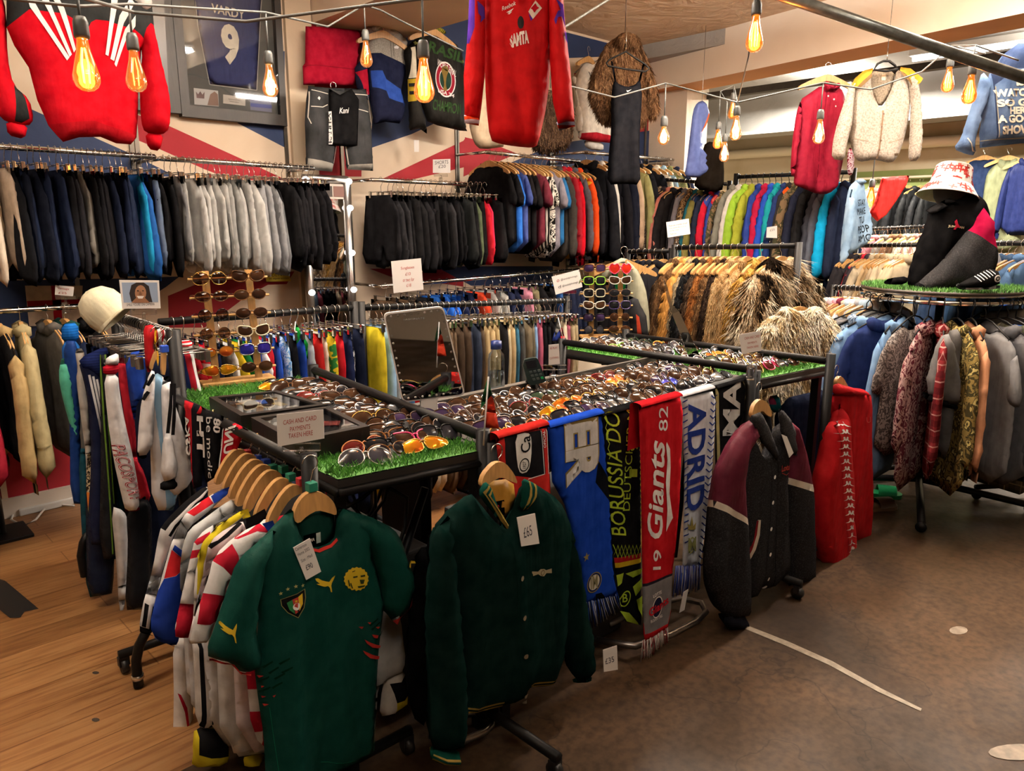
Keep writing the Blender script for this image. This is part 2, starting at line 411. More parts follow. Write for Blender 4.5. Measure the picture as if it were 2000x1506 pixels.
# ------------------------------------------------------------ the room
WV = 4.75
CREAM, FRED, FBLUE = 'e0cdb4', '9c1424', '1d3158'
def wallpatch(L): return [(p.x, p.z) for p in (at(a, b, v=WV) for a, b in L)]
wallmats = [M(CREAM, 'plaster', rough=.8, c2='cdb69a', bump=.08), M(FRED, 'plaster', rough=.75, c2='8f1020', bump=.08), M(FBLUE, 'plaster', rough=.75, c2='1a2c50', bump=.08)]
def clipwall(L): return [(min(max(x, -3.9), 6.55), min(max(z, .02), 3.23)) for x, z in wallpatch(L)]
PAINT = [  # (photo outline on the wall, 1 red 2 blue)
    (2, [(-700, 100), (20, 195), (67, 216), (255, 300), (345, 345), (-700, 345)]),
    (1, [(200, 200), (330, 246), (473, 311), (560, 352), (455, 352), (398, 330), (311, 291), (180, 238)]),
    (2, [(465, 241), (556, 288), (556, 100), (350, 100)]),
    (1, [(597, -80), (615, -80), (618, 60), (706, 64), (706, 345), (597, 345), (593, 175)]),
    (2, [(722, 290), (804, 262), (905, 215), (930, 120), (1500, 120), (1500, -100), (690, -100), (706, 120), (728, 230)]),
    (1, [(735, 355), (905, 275), (910, 268), (930, 300), (935, 320), (800, 352)]),
    (1, [(1232, 97), (1270, 97), (1266, 260), (1232, 260)]),
    (1, [(908, 268), (960, 280), (1010, 300), (905, 345)]),
    (2, [(920, 350), (1040, 300), (1090, 280), (1270, 255), (1265, 420), (915, 420)]),
    (1, [(-700, 480), (0, 494), (200, 498), (560, 498), (560, 470), (-700, 470)]),
    (2, [(-700, 549), (0, 548), (240, 544), (351, 540), (325, 560), (200, 640), (100, 640), (0, 900), (-700, 900)]),
    (1, [(328, 578), (430, 536), (560, 532), (562, 535), (480, 580), (400, 640), (330, 640)]),
    (1, [(480, 535), (575, 530), (560, 555), (420, 560)]),
    (1, [(60, 660), (160, 860), (160, 1000), (20, 1000), (0, 860)]),
    (1, [(722, 525), (770, 543), (770, 524)]),
    (1, [(825, 520), (905, 523), (905, 560), (825, 548)]),
    (2, [(850, 520), (1080, 520), (1080, 560), (920, 558)]),
    (1, [(612, 500), (625, 500), (625, 760), (612, 760)]),
]
mb, _ = panel([(-4, 0), (6.6, 0), (6.6, 3.25), (-4, 3.25)], [(clipwall(L), m) for m, L in PAINT], T=0, w=1, res=.45, smooth=0, back=False)
o = mb.build('wall_flag', wallmats); o.location = (0, WV, 0); o['kind'] = 'structure'
for p in o.data.polygons: p.use_smooth = False
struct('wall_flag_core', MB().box((-4, WV + .01, 0), (6.9, WV + .25, 3.4)), M(CREAM, 'plaster', rough=.8))
struct('wall_side', MB().box((-4.2, -5, 0), (-4, 5, 3.4)), M(CREAM, 'plaster', rough=.8))
struct('wall_entrance', MB().box((-4, -5.2, 0), (10, -5, 3.4)), M('b9a68e', 'plaster', rough=.8))
struct('trim_cover', MB().box((2.545, WV - .03, .1), (2.73, WV, 3.2)), M('d6c1a4', 'plaster', rough=.7, bump=.05))
struct('baseboard_flag', MB().box((-4, WV - .02, 0), (6.5, WV, .11)), M('cfc5b8', 'paint', rough=.5))

# floors: oak planks towards the flag wall, worn concrete in the aisle
def floor_wood():
    m = bpy.data.materials.new('oak_planks'); m.use_nodes = True; nt, b, N, L = nodes(m)
    tc = N('ShaderNodeTexCoord'); br = N('ShaderNodeTexBrick'); br.offset = .37; br.squash = 1
    for k, v in (('Scale', 1.0), ('Mortar Size', .0025), ('Brick Width', 1.25), ('Row Height', .15), ('Bias', 0.0)): br.inputs[k].default_value = v
    br.inputs['Color1'].default_value = lin('9c7850'); br.inputs['Color2'].default_value = lin('7c5a38'); br.inputs['Mortar'].default_value = lin('6e4a26')
    L(tc.outputs['Object'], br.inputs['Vector'])
    mp = N('ShaderNodeMapping'); mp.inputs['Scale'].default_value = (2.2, 26, 1); L(tc.outputs['Object'], mp.inputs[0])
    n = N('ShaderNodeTexNoise'); n.inputs['Scale'].default_value = 1.6; n.inputs['Detail'].default_value = 6; n.inputs['Distortion'].default_value = .8; L(mp.outputs[0], n.inputs['Vector'])
    r = ramp(N, L, n.outputs[0], [(.3, 'b08050'), (.55, 'f4e4cc'), (.75, 'ffffff')])
    x = N('ShaderNodeMix', data_type='RGBA', blend_type='MULTIPLY'); x.inputs[0].default_value = .75; L(br.outputs['Color'], x.inputs[6]); L(r, x.inputs[7])
    L(x.outputs[2], b.inputs['Base Color']); b.inputs['Roughness'].default_value = .42
    bp = N('ShaderNodeBump'); bp.inputs['Strength'].default_value = .12; bp.inputs['Distance'].default_value = .004; L(n.outputs[0], bp.inputs['Height']); L(bp.outputs[0], b.inputs['Normal'])
    return m
def floor_concrete():
    m = bpy.data.materials.new('worn_concrete'); m.use_nodes = True; nt, b, N, L = nodes(m)
    tc = N('ShaderNodeTexCoord')
    def noi(sc, d, dist=0):
        n = N('ShaderNodeTexNoise'); n.inputs['Scale'].default_value = sc; n.inputs['Detail'].default_value = d; n.inputs['Distortion'].default_value = dist; L(tc.outputs['Object'], n.inputs['Vector']); return n.outputs[0]
    a = ramp(N, L, noi(1.1, 8, .8), [(.3, '291d13'), (.5, '433324'), (.7, '604a36')]); c = ramp(N, L, noi(34, 6), [(.32, '8a8178'), (.6, 'ffffff')])
    x = N('ShaderNodeMix', data_type='RGBA', blend_type='MULTIPLY'); x.inputs[0].default_value = .6; L(a, x.inputs[6]); L(c, x.inputs[7])
    v = N('ShaderNodeTexVoronoi', feature='DISTANCE_TO_EDGE'); v.inputs['Scale'].default_value = .55
    w = N('ShaderNodeVectorMath', operation='ADD'); nn = N('ShaderNodeTexNoise'); nn.inputs['Scale'].default_value = 2.2; nn.inputs['Detail'].default_value = 5; L(tc.outputs['Object'], nn.inputs['Vector'])
    L(tc.outputs['Object'], w.inputs[0]); L(nn.outputs['Color'], w.inputs[1]); L(w.outputs[0], v.inputs['Vector'])
    cr = ramp(N, L, v.outputs['Distance'], [(0, '3a2e25'), (.004, 'ffffff')])
    y = N('ShaderNodeMix', data_type='RGBA', blend_type='MULTIPLY'); y.inputs[0].default_value = .5; L(x.outputs[2], y.inputs[6]); L(cr, y.inputs[7])
    L(y.outputs[2], b.inputs['Base Color']); b.inputs['Specular IOR Level'].default_value = .22
    L(ramp(N, L, noi(2.5, 5), [(.35, (.42, .42, .42, 1)), (.65, (.68, .68, .68, 1))]), b.inputs['Roughness'])
    bp = N('ShaderNodeBump'); bp.inputs['Strength'].default_value = .12; bp.inputs['Distance'].default_value = .01; L(noi(14, 6), bp.inputs['Height']); L(bp.outputs[0], b.inputs['Normal'])
    return m
struct('floor_wood', MB().box((-4, 2.08, -.1), (3.1, 4.75, 0)), floor_wood())
FC = floor_concrete()
struct('floor_concrete', MB().box((-4, -5, -.1), (10, 2.08, 0)), FC)
struct('floor_concrete_far', MB().box((3.1, 2.08, -.1), (10, 6.5, 0)), FC)
# ceiling
CEIL = M('e2c8aa', 'plaster', rough=.85, c2='d2b290', bump=.6)
struct('ceiling', MB().box((-4, -5, 3.25), (6.7, 4.9, 3.4)), CEIL)
struct('ceiling_far', MB().box((6.2, -5, 3.12), (10, 6.6, 3.3)), M('a5a29c', 'plaster', rough=.8))
struct('beam_cross', MB().box((2.74, -.5, 2.88), (3.42, 4.75, 3.26)), M('e3cdb2', 'plaster', rough=.8, bump=.1))
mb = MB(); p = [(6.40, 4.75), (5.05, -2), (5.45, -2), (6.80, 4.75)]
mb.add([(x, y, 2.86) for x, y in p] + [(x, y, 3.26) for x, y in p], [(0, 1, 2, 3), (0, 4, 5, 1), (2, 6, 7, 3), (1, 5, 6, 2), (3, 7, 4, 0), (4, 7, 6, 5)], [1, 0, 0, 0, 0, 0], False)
struct('beam_main', mb, [M('f0e4d2', 'plaster', rough=.8, c2='e6d8c4', bump=.06), M('c98a52', 'plaster', rough=.75, bump=.06)])  # second slot: warm light on the soffit painted in as orange
struct('pillar', MB().box((6.52, 4.32, 0), (6.9, 4.76, 3.2)), M('e2d3bd', 'plaster', rough=.8, bump=.2))
GREY = M('9a9894', 'plaster', rough=.6, c2='8a8884')
mb = MB(); mb.box((6.86, 1, 2.80), (6.95, 4.7, 2.86)); 
o = struct('beam_steel', mb, M('3a3733', 'worn', rough=.7)); o.rotation_euler = (0, 0, 0)
struct('beam_girder', MB().box((8.6, -2, 2.66), (8.8, 6.4, 3.12)).box((8.5, -2, 2.62), (8.9, 6.4, 2.66)), GREY)
# far room: white painted brick
def brickmat():
    m = bpy.data.materials.new('painted_brick'); m.use_nodes = True; nt, b, N, L = nodes(m)
    tc = N('ShaderNodeTexCoord'); mp = N('ShaderNodeMapping'); mp.inputs['Rotation'].default_value = (radians(90), 0, radians(90)); L(tc.outputs['Object'], mp.inputs[0])
    br = N('ShaderNodeTexBrick')
    for k, v in (('Scale', 1.0), ('Mortar Size', .008), ('Brick Width', .23), ('Row Height', .075)): br.inputs[k].default_value = v
    br.inputs['Color1'].default_value = lin('d9cdb4'); br.inputs['Color2'].default_value = lin('e3d9c3'); br.inputs['Mortar'].default_value = lin('bfb296'); L(mp.outputs[0], br.inputs['Vector'])
    n = N('ShaderNodeTexNoise'); n.inputs['Scale'].default_value = 1.7; n.inputs['Detail'].default_value = 6; L(tc.outputs['Object'], n.inputs['Vector'])
    r = ramp(N, L, n.outputs[0], [(.35, 'c9b78e'), (.55, 'ffffff')]); x = N('ShaderNodeMix', data_type='RGBA', blend_type='MULTIPLY'); x.inputs[0].default_value = .6
    L(br.outputs['Color'], x.inputs[6]); L(r, x.inputs[7]); L(x.outputs[2], b.inputs['Base Color']); b.inputs['Roughness'].default_value = .8
    bp = N('ShaderNodeBump'); bp.inputs['Strength'].default_value = .4; bp.inputs['Distance'].default_value = .01; L(br.outputs['Fac'], bp.inputs['Height']); bp.invert = True; L(bp.outputs[0], b.inputs['Normal'])
    return m
BRICK = brickmat()
struct('wall_far', MB().box((9.6, -5, 0), (9.8, 6.6, 3.3)), BRICK)
struct('wall_far_side', MB().box((6.9, 6.4, 0), (9.7, 6.6, 3.3)), BRICK)
struct('wall_far_green', MB().box((9.585, 2.2, 0), (9.6, 3.95, 2.2)), M('7d8a4e', 'plaster', rough=.8))
def pipe(name, a, b, r, m, label, cat='pipe'):
    return tag(MB().tube([a, (Vector(a) + Vector(b)) / 2, b], r, n=12).build(name, m), label, cat)
pipe('wall_pipe', (9.45, -2, 2.45), (9.45, 6.3, 2.5), .06, M('d9ccb2', 'paint'), 'cream painted pipe running level along the far brick wall', 'pipe')
pipe('wall_pipe', (9.5, -2, 2.1), (9.5, 6.3, 2.12), .015, M('cfc2a8', 'paint'), 'thin cream conduit low on the far brick wall', 'pipe')
pipe('duct_pipe', (9.2, -2, 2.72), (9.2, 4.2, 2.72), .07, METAL('b08d68', .3), 'shiny brown pipe under the grey girder behind the cardigan', 'pipe')
pipe('scaffold_pipe', at(1470, -28, d=2.95), at(2060, 172, d=2.95), .021, M('8b9290', 'worn', rough=.3, metal=.6), 'grey steel conduit slung below the ceiling across the beam', 'pipe')
# cracks, tape and marks on the floors
def mark(name, px, m, label, cat, z=.002, h=.0015):
    q = [at(a, b, z=0) for a, b in px]; v, f = tri2d([(p.x, p.y) for p in q]); mb = MB(); mb.add([(x, y, z) for x, y in v], f, 0, False)
    return tag(mb.build(name, m), label, cat)
mark('tape_strip', [(1448, 1226), (1456, 1221), (1540, 1254), (1625, 1292), (1720, 1345), (1800, 1385), (1798, 1390), (1715, 1352), (1618, 1299), (1535, 1262)], M('a39887', 'worn'), 'worn white line on the concrete by the maroon jacket', 'floor marking')
mark('tape_strip', [(-40, 1120), (10, 1135), (76, 1190), (48, 1195), (40, 1207), (20, 1208), (-40, 1160)], M('191817', 'paint', rough=.6), 'black tape stuck to the oak floor', 'tape')
mark('floor_spot', circ((187, 1407), 8, 4, 10), M('3a322a', 'paint'), 'dark spot on the oak planks nearest the camera', 'spot')
mark('floor_spot', circ((187, 1315), 7, 3, 10), M('3a322a', 'paint'), 'dark spot on the oak planks beside the bent rack foot', 'spot')
mark('floor_spot', circ((1872, 1232), 18, 8, 14), M('9d9080', 'worn'), 'pale round sticker worn into the concrete aisle', 'sticker')
mark('floor_spot', circ((1990, 1470), 60, 16, 16), M('8f7e68', 'worn'), 'pale worn patch on the concrete at the aisle end', 'stain')
# ceiling tube fixtures
for i, t in enumerate(TUBES):
    o = thing('ceiling_tube_light', 'white tube batten on the ceiling, ' + ('over the wood floor near the camera', 'over the concrete aisle', 'over the trouser rack', 'in front of the cream beam', 'over the black back rails', 'over the furs')[i], 'light', t)
    MB().box((-.8, -.025, -.012), (.8, .025, .02), bev=.004).build('housing', WHITE, o)
    MB().tube([(-.76, 0, -.035), (.76, 0, -.035)], .013, n=10).build('tube', M('ffffff', 'lamp', emit=1.5 * TPOW[i], ecol='fff7ee'), o)
    for x in (-.6, .6): MB().tube([(x, 0, .02), (x, 0, 3.25 - t[2])], .006, n=6).build('hanger_rod', STEEL, o)
o = thing('far_tube_light', 'cool white tube light glowing under the far ceiling behind the denim jacket', 'light', at(1965, 84, u=7.6), pi / 2)
MB().box((-.75, -.05, 0), (.75, .05, .06), bev=.006).build('housing', WHITE, o)
MB().tube([(-.72, 0, -.02), (.72, 0, -.02)], .025, n=10).build('tube', M('ffffff', 'lamp', emit=9, ecol='e8f6ff'), o)
# ------------------------------------------------------------ rails, trays and racks of the stall
def V3(*a): return Vector(a)
def rail_rack(label, a, b, group=None, r=.0165, m=BLACK, feet=True, z0=0.0, name='clothes_rail', foot=.28, posts=(1, 1), cap=.03, casters=True):
    a, b = Vector(a), Vector(b); d = (b - a); d.z = 0; d.normalize(); n = Vector((-d.y, d.x, 0))
    t = thing(name, label, 'clothes rail', (a.x, a.y, 0), 0, group); o = Vector((a.x, a.y, 0))
    MB().tube([a - o, b - o], r, n=10).build('rail', m, t)
    for k, p in enumerate((a, b)):
        if not posts[k]: continue
        q = p - o; z = Vector((0, 0, 1))
        MB().tube([(q.x, q.y, z0 + .07), q + z * cap], r * 1.3, n=10).build('post', m, t)
        if feet:
            f = MB().tube([q * 1 + n * foot + z * (.075 - q.z), q - n * foot + z * (.075 - q.z)], r, n=8).build('foot', m, t)
            if casters:
                for s in (-1, 1):
                    c = q + n * foot * s * .95; mb = MB(); mb.tube([(c.x - .011, c.y, .028), (c.x + .011, c.y, .028)], .027, n=12); mb.box((c.x - .018, c.y - .012, .03), (c.x + .018, c.y + .012, .065))
                    mb.build('caster', M('1a1a1b', 'plastic', rough=.4), t)
    return t
# left stall rail that carries the football shirts, the front rail under the scarves and the three inner rails
LA, LB = at(604, 912, z=.985), V3(.945, 2.72, .985)
rail_rack('black rail along the wood-floor side of the stall carrying the football shirts', LA, LB, cap=.035)
FA, FB = V3(1.415, 1.55, .955), V3(2.965, 1.55, .955)
rail_rack('black front rail of the stall with scarves draped over it', FA, FB, cap=.02)
rail_rack('bare black rail slanting up behind the flagpole and the mirror', at(943, 852, z=.99), at(612, 722, z=1.0), feet=False, z0=.0, cap=.02)
rail_rack('bare black rail across the sunglasses beside the card reader', at(1468, 722, z=.995), at(1098, 668, z=.99), feet=False, cap=.02)
DA, DB = at(1622, 706, z=.985), at(1222, 655, z=.975)
rail_rack('black rail full of wire hooks below the fur coats', DA, DB, cap=.035)
for k, p in enumerate(((1.36, 1.66), (2.9, 1.62))):
    t = thing('leaning_bar', ('black flat bar leaning under the football shirts', 'black flat bar standing behind the maroon jacket')[k], 'bar', (p[0] - .25 * (1 - k), p[1] + .25, 0))
    MB().tube([(0, 0, .02), ((.3, .02)[k], -.04, .75)], .014, n=8).build('bar', BLACK, t)
# silver looped base of a spare rack showing under the scarves
def loop_base(px, z, label):
    q = [at(a, b, z=z) for a, b in px]; t = thing('rack_base', label, 'rack base', (q[0].x, q[0].y, 0)); o = V3(q[0].x, q[0].y, 0)
    MB().tube([p - o for p in q], .013, n=8).build('loop', METAL('8a8682', .35), t)
    k = q[len(q) // 2] - o; MB().tube([(k.x * .5, k.y * .5, z), (k.x * .5, k.y * .5, .75)], .013, n=8).build('upright', METAL('8a8682', .35), t)
loop_base([(1165, 1250), (1240, 1262), (1310, 1240), (1360, 1214), (1379, 1195), (1370, 1178), (1330, 1168), (1270, 1180), (1190, 1220)], .05, 'silver looped tube base showing below the red scarf with white script')
loop_base([(840, 1435), (900, 1449), (945, 1430), (958, 1418), (962, 1402), (930, 1392), (880, 1396)], .05, 'silver looped tube base on the floor beneath the green varsity jacket')
# bent foot of the track-pants rack is built with that rack

TURF = [M(c, 'turf', rough=.6) for c in ('44802a', '386a22', '5c9a3a')]
def tray(label, quad, z, thick=.022, rim=True, turf=(), seed=1, dens_=5200, deck='1a1614'):
    'a board on legs: quad of floor points; turf: list of quads (in the same frame) that carry plastic grass'
    o = Vector((sum(p[0] for p in quad) / 4, sum(p[1] for p in quad) / 4, 0)); t = thing('display_table', label, 'table', o)
    mb = MB(); q = [Vector((p[0], p[1], 0)) - o for p in quad]
    mb.add([(p.x, p.y, z - thick) for p in q] + [(p.x, p.y, z) for p in q], [(3, 2, 1, 0), (4, 5, 6, 7), (0, 1, 5, 4), (1, 2, 6, 5), (2, 3, 7, 6), (3, 0, 4, 7)], 0, False)
    mb.build('table_top', M(deck, 'paint', rough=.6), t)
    for p in q: MB().box((p.x * .93 - .018, p.y * .93 - .018, 0), (p.x * .93 + .018, p.y * .93 + .018, z - thick)).build('leg', BLACK, t)
    for i in (0, 1, 3):
        MB().tube([(q[i].x, q[i].y, z - thick - .012), (q[(i + 1) % 4].x, q[(i + 1) % 4].y, z - thick - .012)], .013, n=8).build('edge_bar', BLACK, t)
    if turf:
        r = random.Random(seed); mb = MB()
        for g in turf:
            A, B_, C_, D = [Vector((p[0], p[1], 0)) - o for p in g]
            mb.add([(p.x, p.y, z + .004) for p in (A, B_, C_, D)], [(0, 1, 2, 3)], 0, False)
            n = int(dens_ * ((B_ - A).cross(D - A).length))
            for _ in range(n):
                u, v = r.random(), r.random(); P = (A * (1 - u) + B_ * u) * (1 - v) + (D * (1 - u) + C_ * u) * v
                a = r.uniform(0, 2 * pi); w = .0012; h = r.uniform(.014, .03); dx, dy = cos(a), sin(a); l = r.uniform(.2, .9) * h
                b = r.uniform(0, 2 * pi); ex, ey = l * cos(b), l * sin(b)
                mb.add([(P.x - dx * w, P.y - dy * w, z), (P.x + dx * w, P.y + dy * w, z), (P.x + ex * .45 + dx * w * .8, P.y + ey * .45 + dy * w * .8, z + h * .65), (P.x + ex, P.y + ey, z + h)], [(0, 1, 2), (0, 2, 3)], r.choice((0, 0, 1, 2)), False)
        g = mb.build('grass', TURF, t); g['kind'] = 'stuff'
    return t
LQ = [(.955, 1.64), (1.425, 1.565), (1.50, 2.85), (.99, 2.95)]; LZ = .945
tray('black stall table edged in plastic grass under the two display cases', LQ, LZ, turf=[[(.955, 1.64), (1.425, 1.565), (1.43, 1.645), (.96, 1.72)], [(.955, 1.7), (1.05, 1.68), (1.07, 2.93), (.985, 2.95)], [(1.05, 2.78), (1.5, 2.72), (1.5, 2.85), (1.05, 2.94)], [(1.25, 1.66), (1.4, 1.65), (1.41, 1.75), (1.26, 1.76)]], dens_=26000)
MQ = [(1.43, 1.565), (2.95, 1.565), (2.93, 2.03), (1.47, 2.06)]; MZ = .945
t = tray('long black tray packed with rows of sunglasses behind the scarves', MQ, MZ, deck='241d1a')
mb = MB(); mb.box((-.75, .235, MZ - .01), (.75, .25, MZ + .035)); mb.build('back_rim', M('4b4641', 'paint', rough=.5), t)
RQ = [(2.975, 1.535), (3.5, 1.46), (3.42, 2.72), (2.95, 2.72)]; RZ = .935
tray('stall table with plastic grass strips between the maroon jacket and the furs', RQ, RZ, turf=[[(2.98, 1.54), (3.49, 1.465), (3.48, 1.56), (2.98, 1.63)], [(2.96, 1.62), (3.06, 1.61), (3.05, 2.0), (2.96, 2.0)], [(2.96, 2.2), (3.12, 2.2), (3.1, 2.72), (2.955, 2.72)], [(3.2, 1.6), (3.48, 1.57), (3.42, 2.7), (3.2, 2.7)]], dens_=16000, deck='2c2925')
# the trousers rail behind the mirror and the track-pants rail
B1A, B1B, B2B = V3(1.09, 3.24, 1.195), V3(2.03, 3.24, 1.185), V3(3.62, 3.24, 1.105)
rail_rack('black rail of football shorts and shirts behind the wooden glasses stand', B1A, B1B, posts=(0, 1))
rail_rack('black rail of chinos and cords behind the round-bulb mirror', V3(2.07, 3.24, 1.18), B2B)
TA, TB = at(338, 655, v=2.86), at(222, 618, v=3.75)
# ------------------------------------------------------------ hangers and garments that hang in rows
def hookpts(r=.021, drop=.075, n=10):
    return [(r * cos(a), 0, r * sin(a)) for a in [radians(-35) + radians(215) * i / n for i in range(n + 1)]][::1] + [(-r * .75, 0, -r * .9), (0, 0, -r * 1.9), (0, 0, -drop)]
LIB = {}
def libmesh(key, fn):
    if key not in LIB: LIB[key] = fn()
    return LIB[key]
WOODPROF = [(-.215, -.158), (-.2, -.135), (-.12, -.098), (-.05, -.07), (-.018, -.058), (.018, -.058), (.05, -.07), (.12, -.098), (.2, -.135), (.215, -.158), (.2, -.168), (.12, -.135), (.05, -.112), (0, -.102), (-.05, -.112), (-.12, -.135), (-.2, -.168)]
def h_wood():
    mb = MB(); P = chaikin(WOODPROF, 1); mb.prism(P, -.009, .009, 0, True); return [('body', mb.mesh('wooden_hanger')), ('hook', MB().tube(hookpts(), .0016, n=6).mesh('hook'))]
def h_plastic():
    a = [(-.2, -.15), (-.06, -.085), (0, -.072), (.06, -.085), (.2, -.15)]
    return [('body', MB().tube([(x, 0, z) for x, z in a] + [(.2, 0, -.16), (-.2, 0, -.16)], .0045, n=6, closed=True).mesh('plastic_hanger')), ('hook', MB().tube(hookpts(), .003, n=6).mesh('hook'))]
def h_clip():
    mb = MB(); mb.tube([(-.14, 0, -.075), (.14, 0, -.075)], .0025, n=6)
    for s in (-1, 1): mb.box((s * .12 - .009, -.007, -.115), (s * .12 + .009, .007, -.07), 0, .002)
    mb.tube(hookpts(), .0018, n=6); return [('body', mb.mesh('clip_hanger'))]
def hangers(kind): return libmesh('h_' + kind, {'wood': h_wood, 'plastic': h_plastic, 'clip': h_clip}[kind])
def put_hanger(kind, loc, rz, label, group, mat=None):
    L = hangers(kind); nm = {'wood': 'wooden_hanger', 'plastic': 'plastic_hanger', 'clip': 'clip_hanger'}[kind]
    m = mat or {'wood': HANGWOOD, 'plastic': BLACK, 'clip': CHROME}[kind]
    o = obj(nm, L[0][1], [m], share=True); o.location = loc; o.rotation_euler = (0, 0, rz); tag(o, label, 'hanger', group)
    for n, me in L[1:]: obj(n, me, [CHROME if kind == 'wood' else m], o, share=True)
    return o
def PN(out, seed, T=.02, w=.05, res=.045, amp=.014, nf=6, y0=0, smooth=1, slant=.12, wide=(.025, .055), name='panel'):
    xs = [p[0] for p in out]; zs = [p[1] for p in out]
    mb, _ = panel(out, (), T * .7, w, res * .55, folder(seed, amp * 1.25, nf, min(xs), max(xs), min(zs), max(zs), slant, wide), y0, smooth, seed=seed, zk=2.4); return mb.mesh(name)
def strip(x0, x1, z0, z1, T, y0=0, res=.05, seed=3): return PN([(x0, z0), (x1, z0), (x1, z1), (x0, z1)], seed, T, .02, res, 0, 0, y0, 0)
def g_shorts(s):
    r = random.Random(s); L = r.uniform(.46, .54); k = r.uniform(.9, 1.08); j = r.uniform(-.03, .03)
    p = [(-.165 * k, -.1), (.165 * k, -.1), (.19 * k, -.25), (.225 * k + j, -.1 - L), (.03, -.12 - L * r.uniform(.94, 1.04)), (0, -.42), (-.03, -.1 - L), (-.225 * k + j, -.1 - L * r.uniform(.95, 1.03))]
    return [('shorts', PN(p, s, .024, .05, .04, .024, 9)), ('waistband', strip(-.168 * k, .168 * k, -.098, -.14, .028))]
def g_trousers(s):
    r = random.Random(s); L = r.uniform(.92, 1.02); j = r.uniform(-.03, .03)
    p = [(-.13, -.1), (.13, -.1), (.15, -.3), (.12 + j, -.7), (.1 + j, -.1 - L), (-.1 + j, -.1 - L), (-.12 + j, -.7), (-.15, -.3)]
    return [('trousers', PN(p, s, .026, .06, .045, .02, 7)), ('waistband', strip(-.132, .132, -.098, -.14, .029))]
def g_tee(s):
    r = random.Random(s); L = r.uniform(.66, .74); j = r.uniform(-.03, .03)
    b = [(-.085, -.085), (0, -.12), (.085, -.085), (.2, -.135), (.235, -.2), (.235 + j, -.4), (.245 + j, -.08 - L), (-.245 + j, -.08 - L), (-.235 + j, -.4), (-.235, -.2), (-.2, -.135)]
    out = [('tee', PN(b, s, .032, .07, .05, .02, 8))]
    for q in (1, -1):
        z = r.uniform(-.4, -.36); out.append(('sleeve', PN([(q * .185, -.13), (q * .24, -.19), (q * .315, z), (q * .2, z - .035), (q * .195, -.25)], s + 5 + q, .034, .05, .045, .012, 3)))
    out.append(('collar', PN([(-.095, -.075), (0, -.115), (.095, -.075), (.1, -.09), (0, -.135), (-.1, -.09)], s, .036, .012, .03, 0, 0)))
    return out
def g_jacket(s, sl=.66, L0=.7, fat=1.0):
    r = random.Random(s); L = L0 + r.uniform(-.04, .05); j = r.uniform(-.02, .02)
    b = [(-.085, -.08), (0, -.12), (.085, -.08), (.195, -.13), (.235, -.2), (.24 + j, -.45), (.245 + j, -.08 - L), (-.245 + j, -.08 - L), (-.24 + j, -.45), (-.235, -.2), (-.195, -.13)]
    out = [('jacket', PN(b, s, .04 * fat, .08, .055, .022, 8))]
    for q in (1, -1):
        e = sl + r.uniform(-.04, .04); x = r.uniform(.28, .33)
        out.append(('sleeve', PN([(q * .18, -.125), (q * .235, -.165), (q * .3, -.36), (q * (x + .02), -.12 - e), (q * (x - .09), -.13 - e), (q * .2, -.42), (q * .18, -.25)], s + 9 + q, 0.046 * fat, .028, .05, .016, 4)))
        out.append(('cuff', PN([(q * (x + .015), -.115 - e), (q * (x + .01), -.17 - e), (q * (x - .075), -.18 - e), (q * (x - .085), -.125 - e)], s, .05 * fat, .008, .05, 0, 0, 0, 0)))
    out.append(('collar', PN([(-.1, -.05), (0, -.085), (.1, -.05), (.12, -.11), (.03, -.17), (0, -.13), (-.03, -.17), (-.12, -.11)], s, .05, .02, .035, 0, 0)))
    return out
def furry(me, n, ln, seed, wd=.004):
    'adds pointed tufts of fur growing down and out of the cloth to the same mesh'
    r = random.Random(seed); vs = [tuple(v.co) for v in me.vertices]; fs = [tuple(p.vertices) for p in me.polygons]
    ps = list(me.polygons); A = []; s = 0
    for p in ps: s += p.area; A.append(s)
    import bisect
    V = list(vs); F = list(fs)
    for _ in range(n):
        p = ps[bisect.bisect(A, r.random() * s) if A else 0] if True else None
        q = [me.vertices[i].co for i in p.vertices]; a, b = r.random(), r.random()
        if a + b > 1: a, b = 1 - a, 1 - b
        P = q[0] + (q[1] - q[0]) * a + (q[2] - q[0]) * b
        d = (p.normal * r.uniform(.35, .7) + Vector((r.uniform(-.35, .35), r.uniform(-.2, .2), -1 + r.uniform(-.2, .3)))).normalized() * ln * r.uniform(.5, 1.2)
        t = d.cross(p.normal); t = (t.normalized() if t.length > 1e-6 else Vector((1, 0, 0))) * wd
        k = len(V); V += [tuple(P - t), tuple(P + t), tuple(P + d)]; F.append((k, k + 1, k + 2))
    m2 = bpy.data.meshes.new(me.name); m2.from_pydata(V, [], F); m2.polygons.foreach_set('use_smooth', [True] * len(F)); m2.update(); return m2
def g_fur(s, n=5200, ln=.03):
    out = []
    for nm, me in g_jacket(s, .64, .86, 1.9):
        if nm == 'cuff': continue
        out.append((('fur_coat' if nm == 'jacket' else nm), furry(me, {'jacket': n, 'sleeve': n // 3, 'collar': n // 5}[nm], ln, s)))
    return out
def g_blazer(s): return g_jacket(s, .6, .78, .8)
def g_vest(s): return [(a, b) for a, b in g_jacket(s) if a not in ('sleeve', 'cuff')]
GK = {'shorts': g_shorts, 'trousers': g_trousers, 'tee': g_tee, 'jacket': g_jacket, 'fur': g_fur, 'blazer': g_blazer, 'vest': g_vest}
NSEED = {'shorts': 7, 'trousers': 6, 'tee': 5, 'jacket': 6, 'fur': 4, 'blazer': 4, 'vest': 2}
CATS = {'shorts': 'shorts', 'trousers': 'trousers', 'tee': 'T-shirt', 'jacket': 'jacket', 'fur': 'fur coat', 'blazer': 'shirt', 'vest': 'vest'}
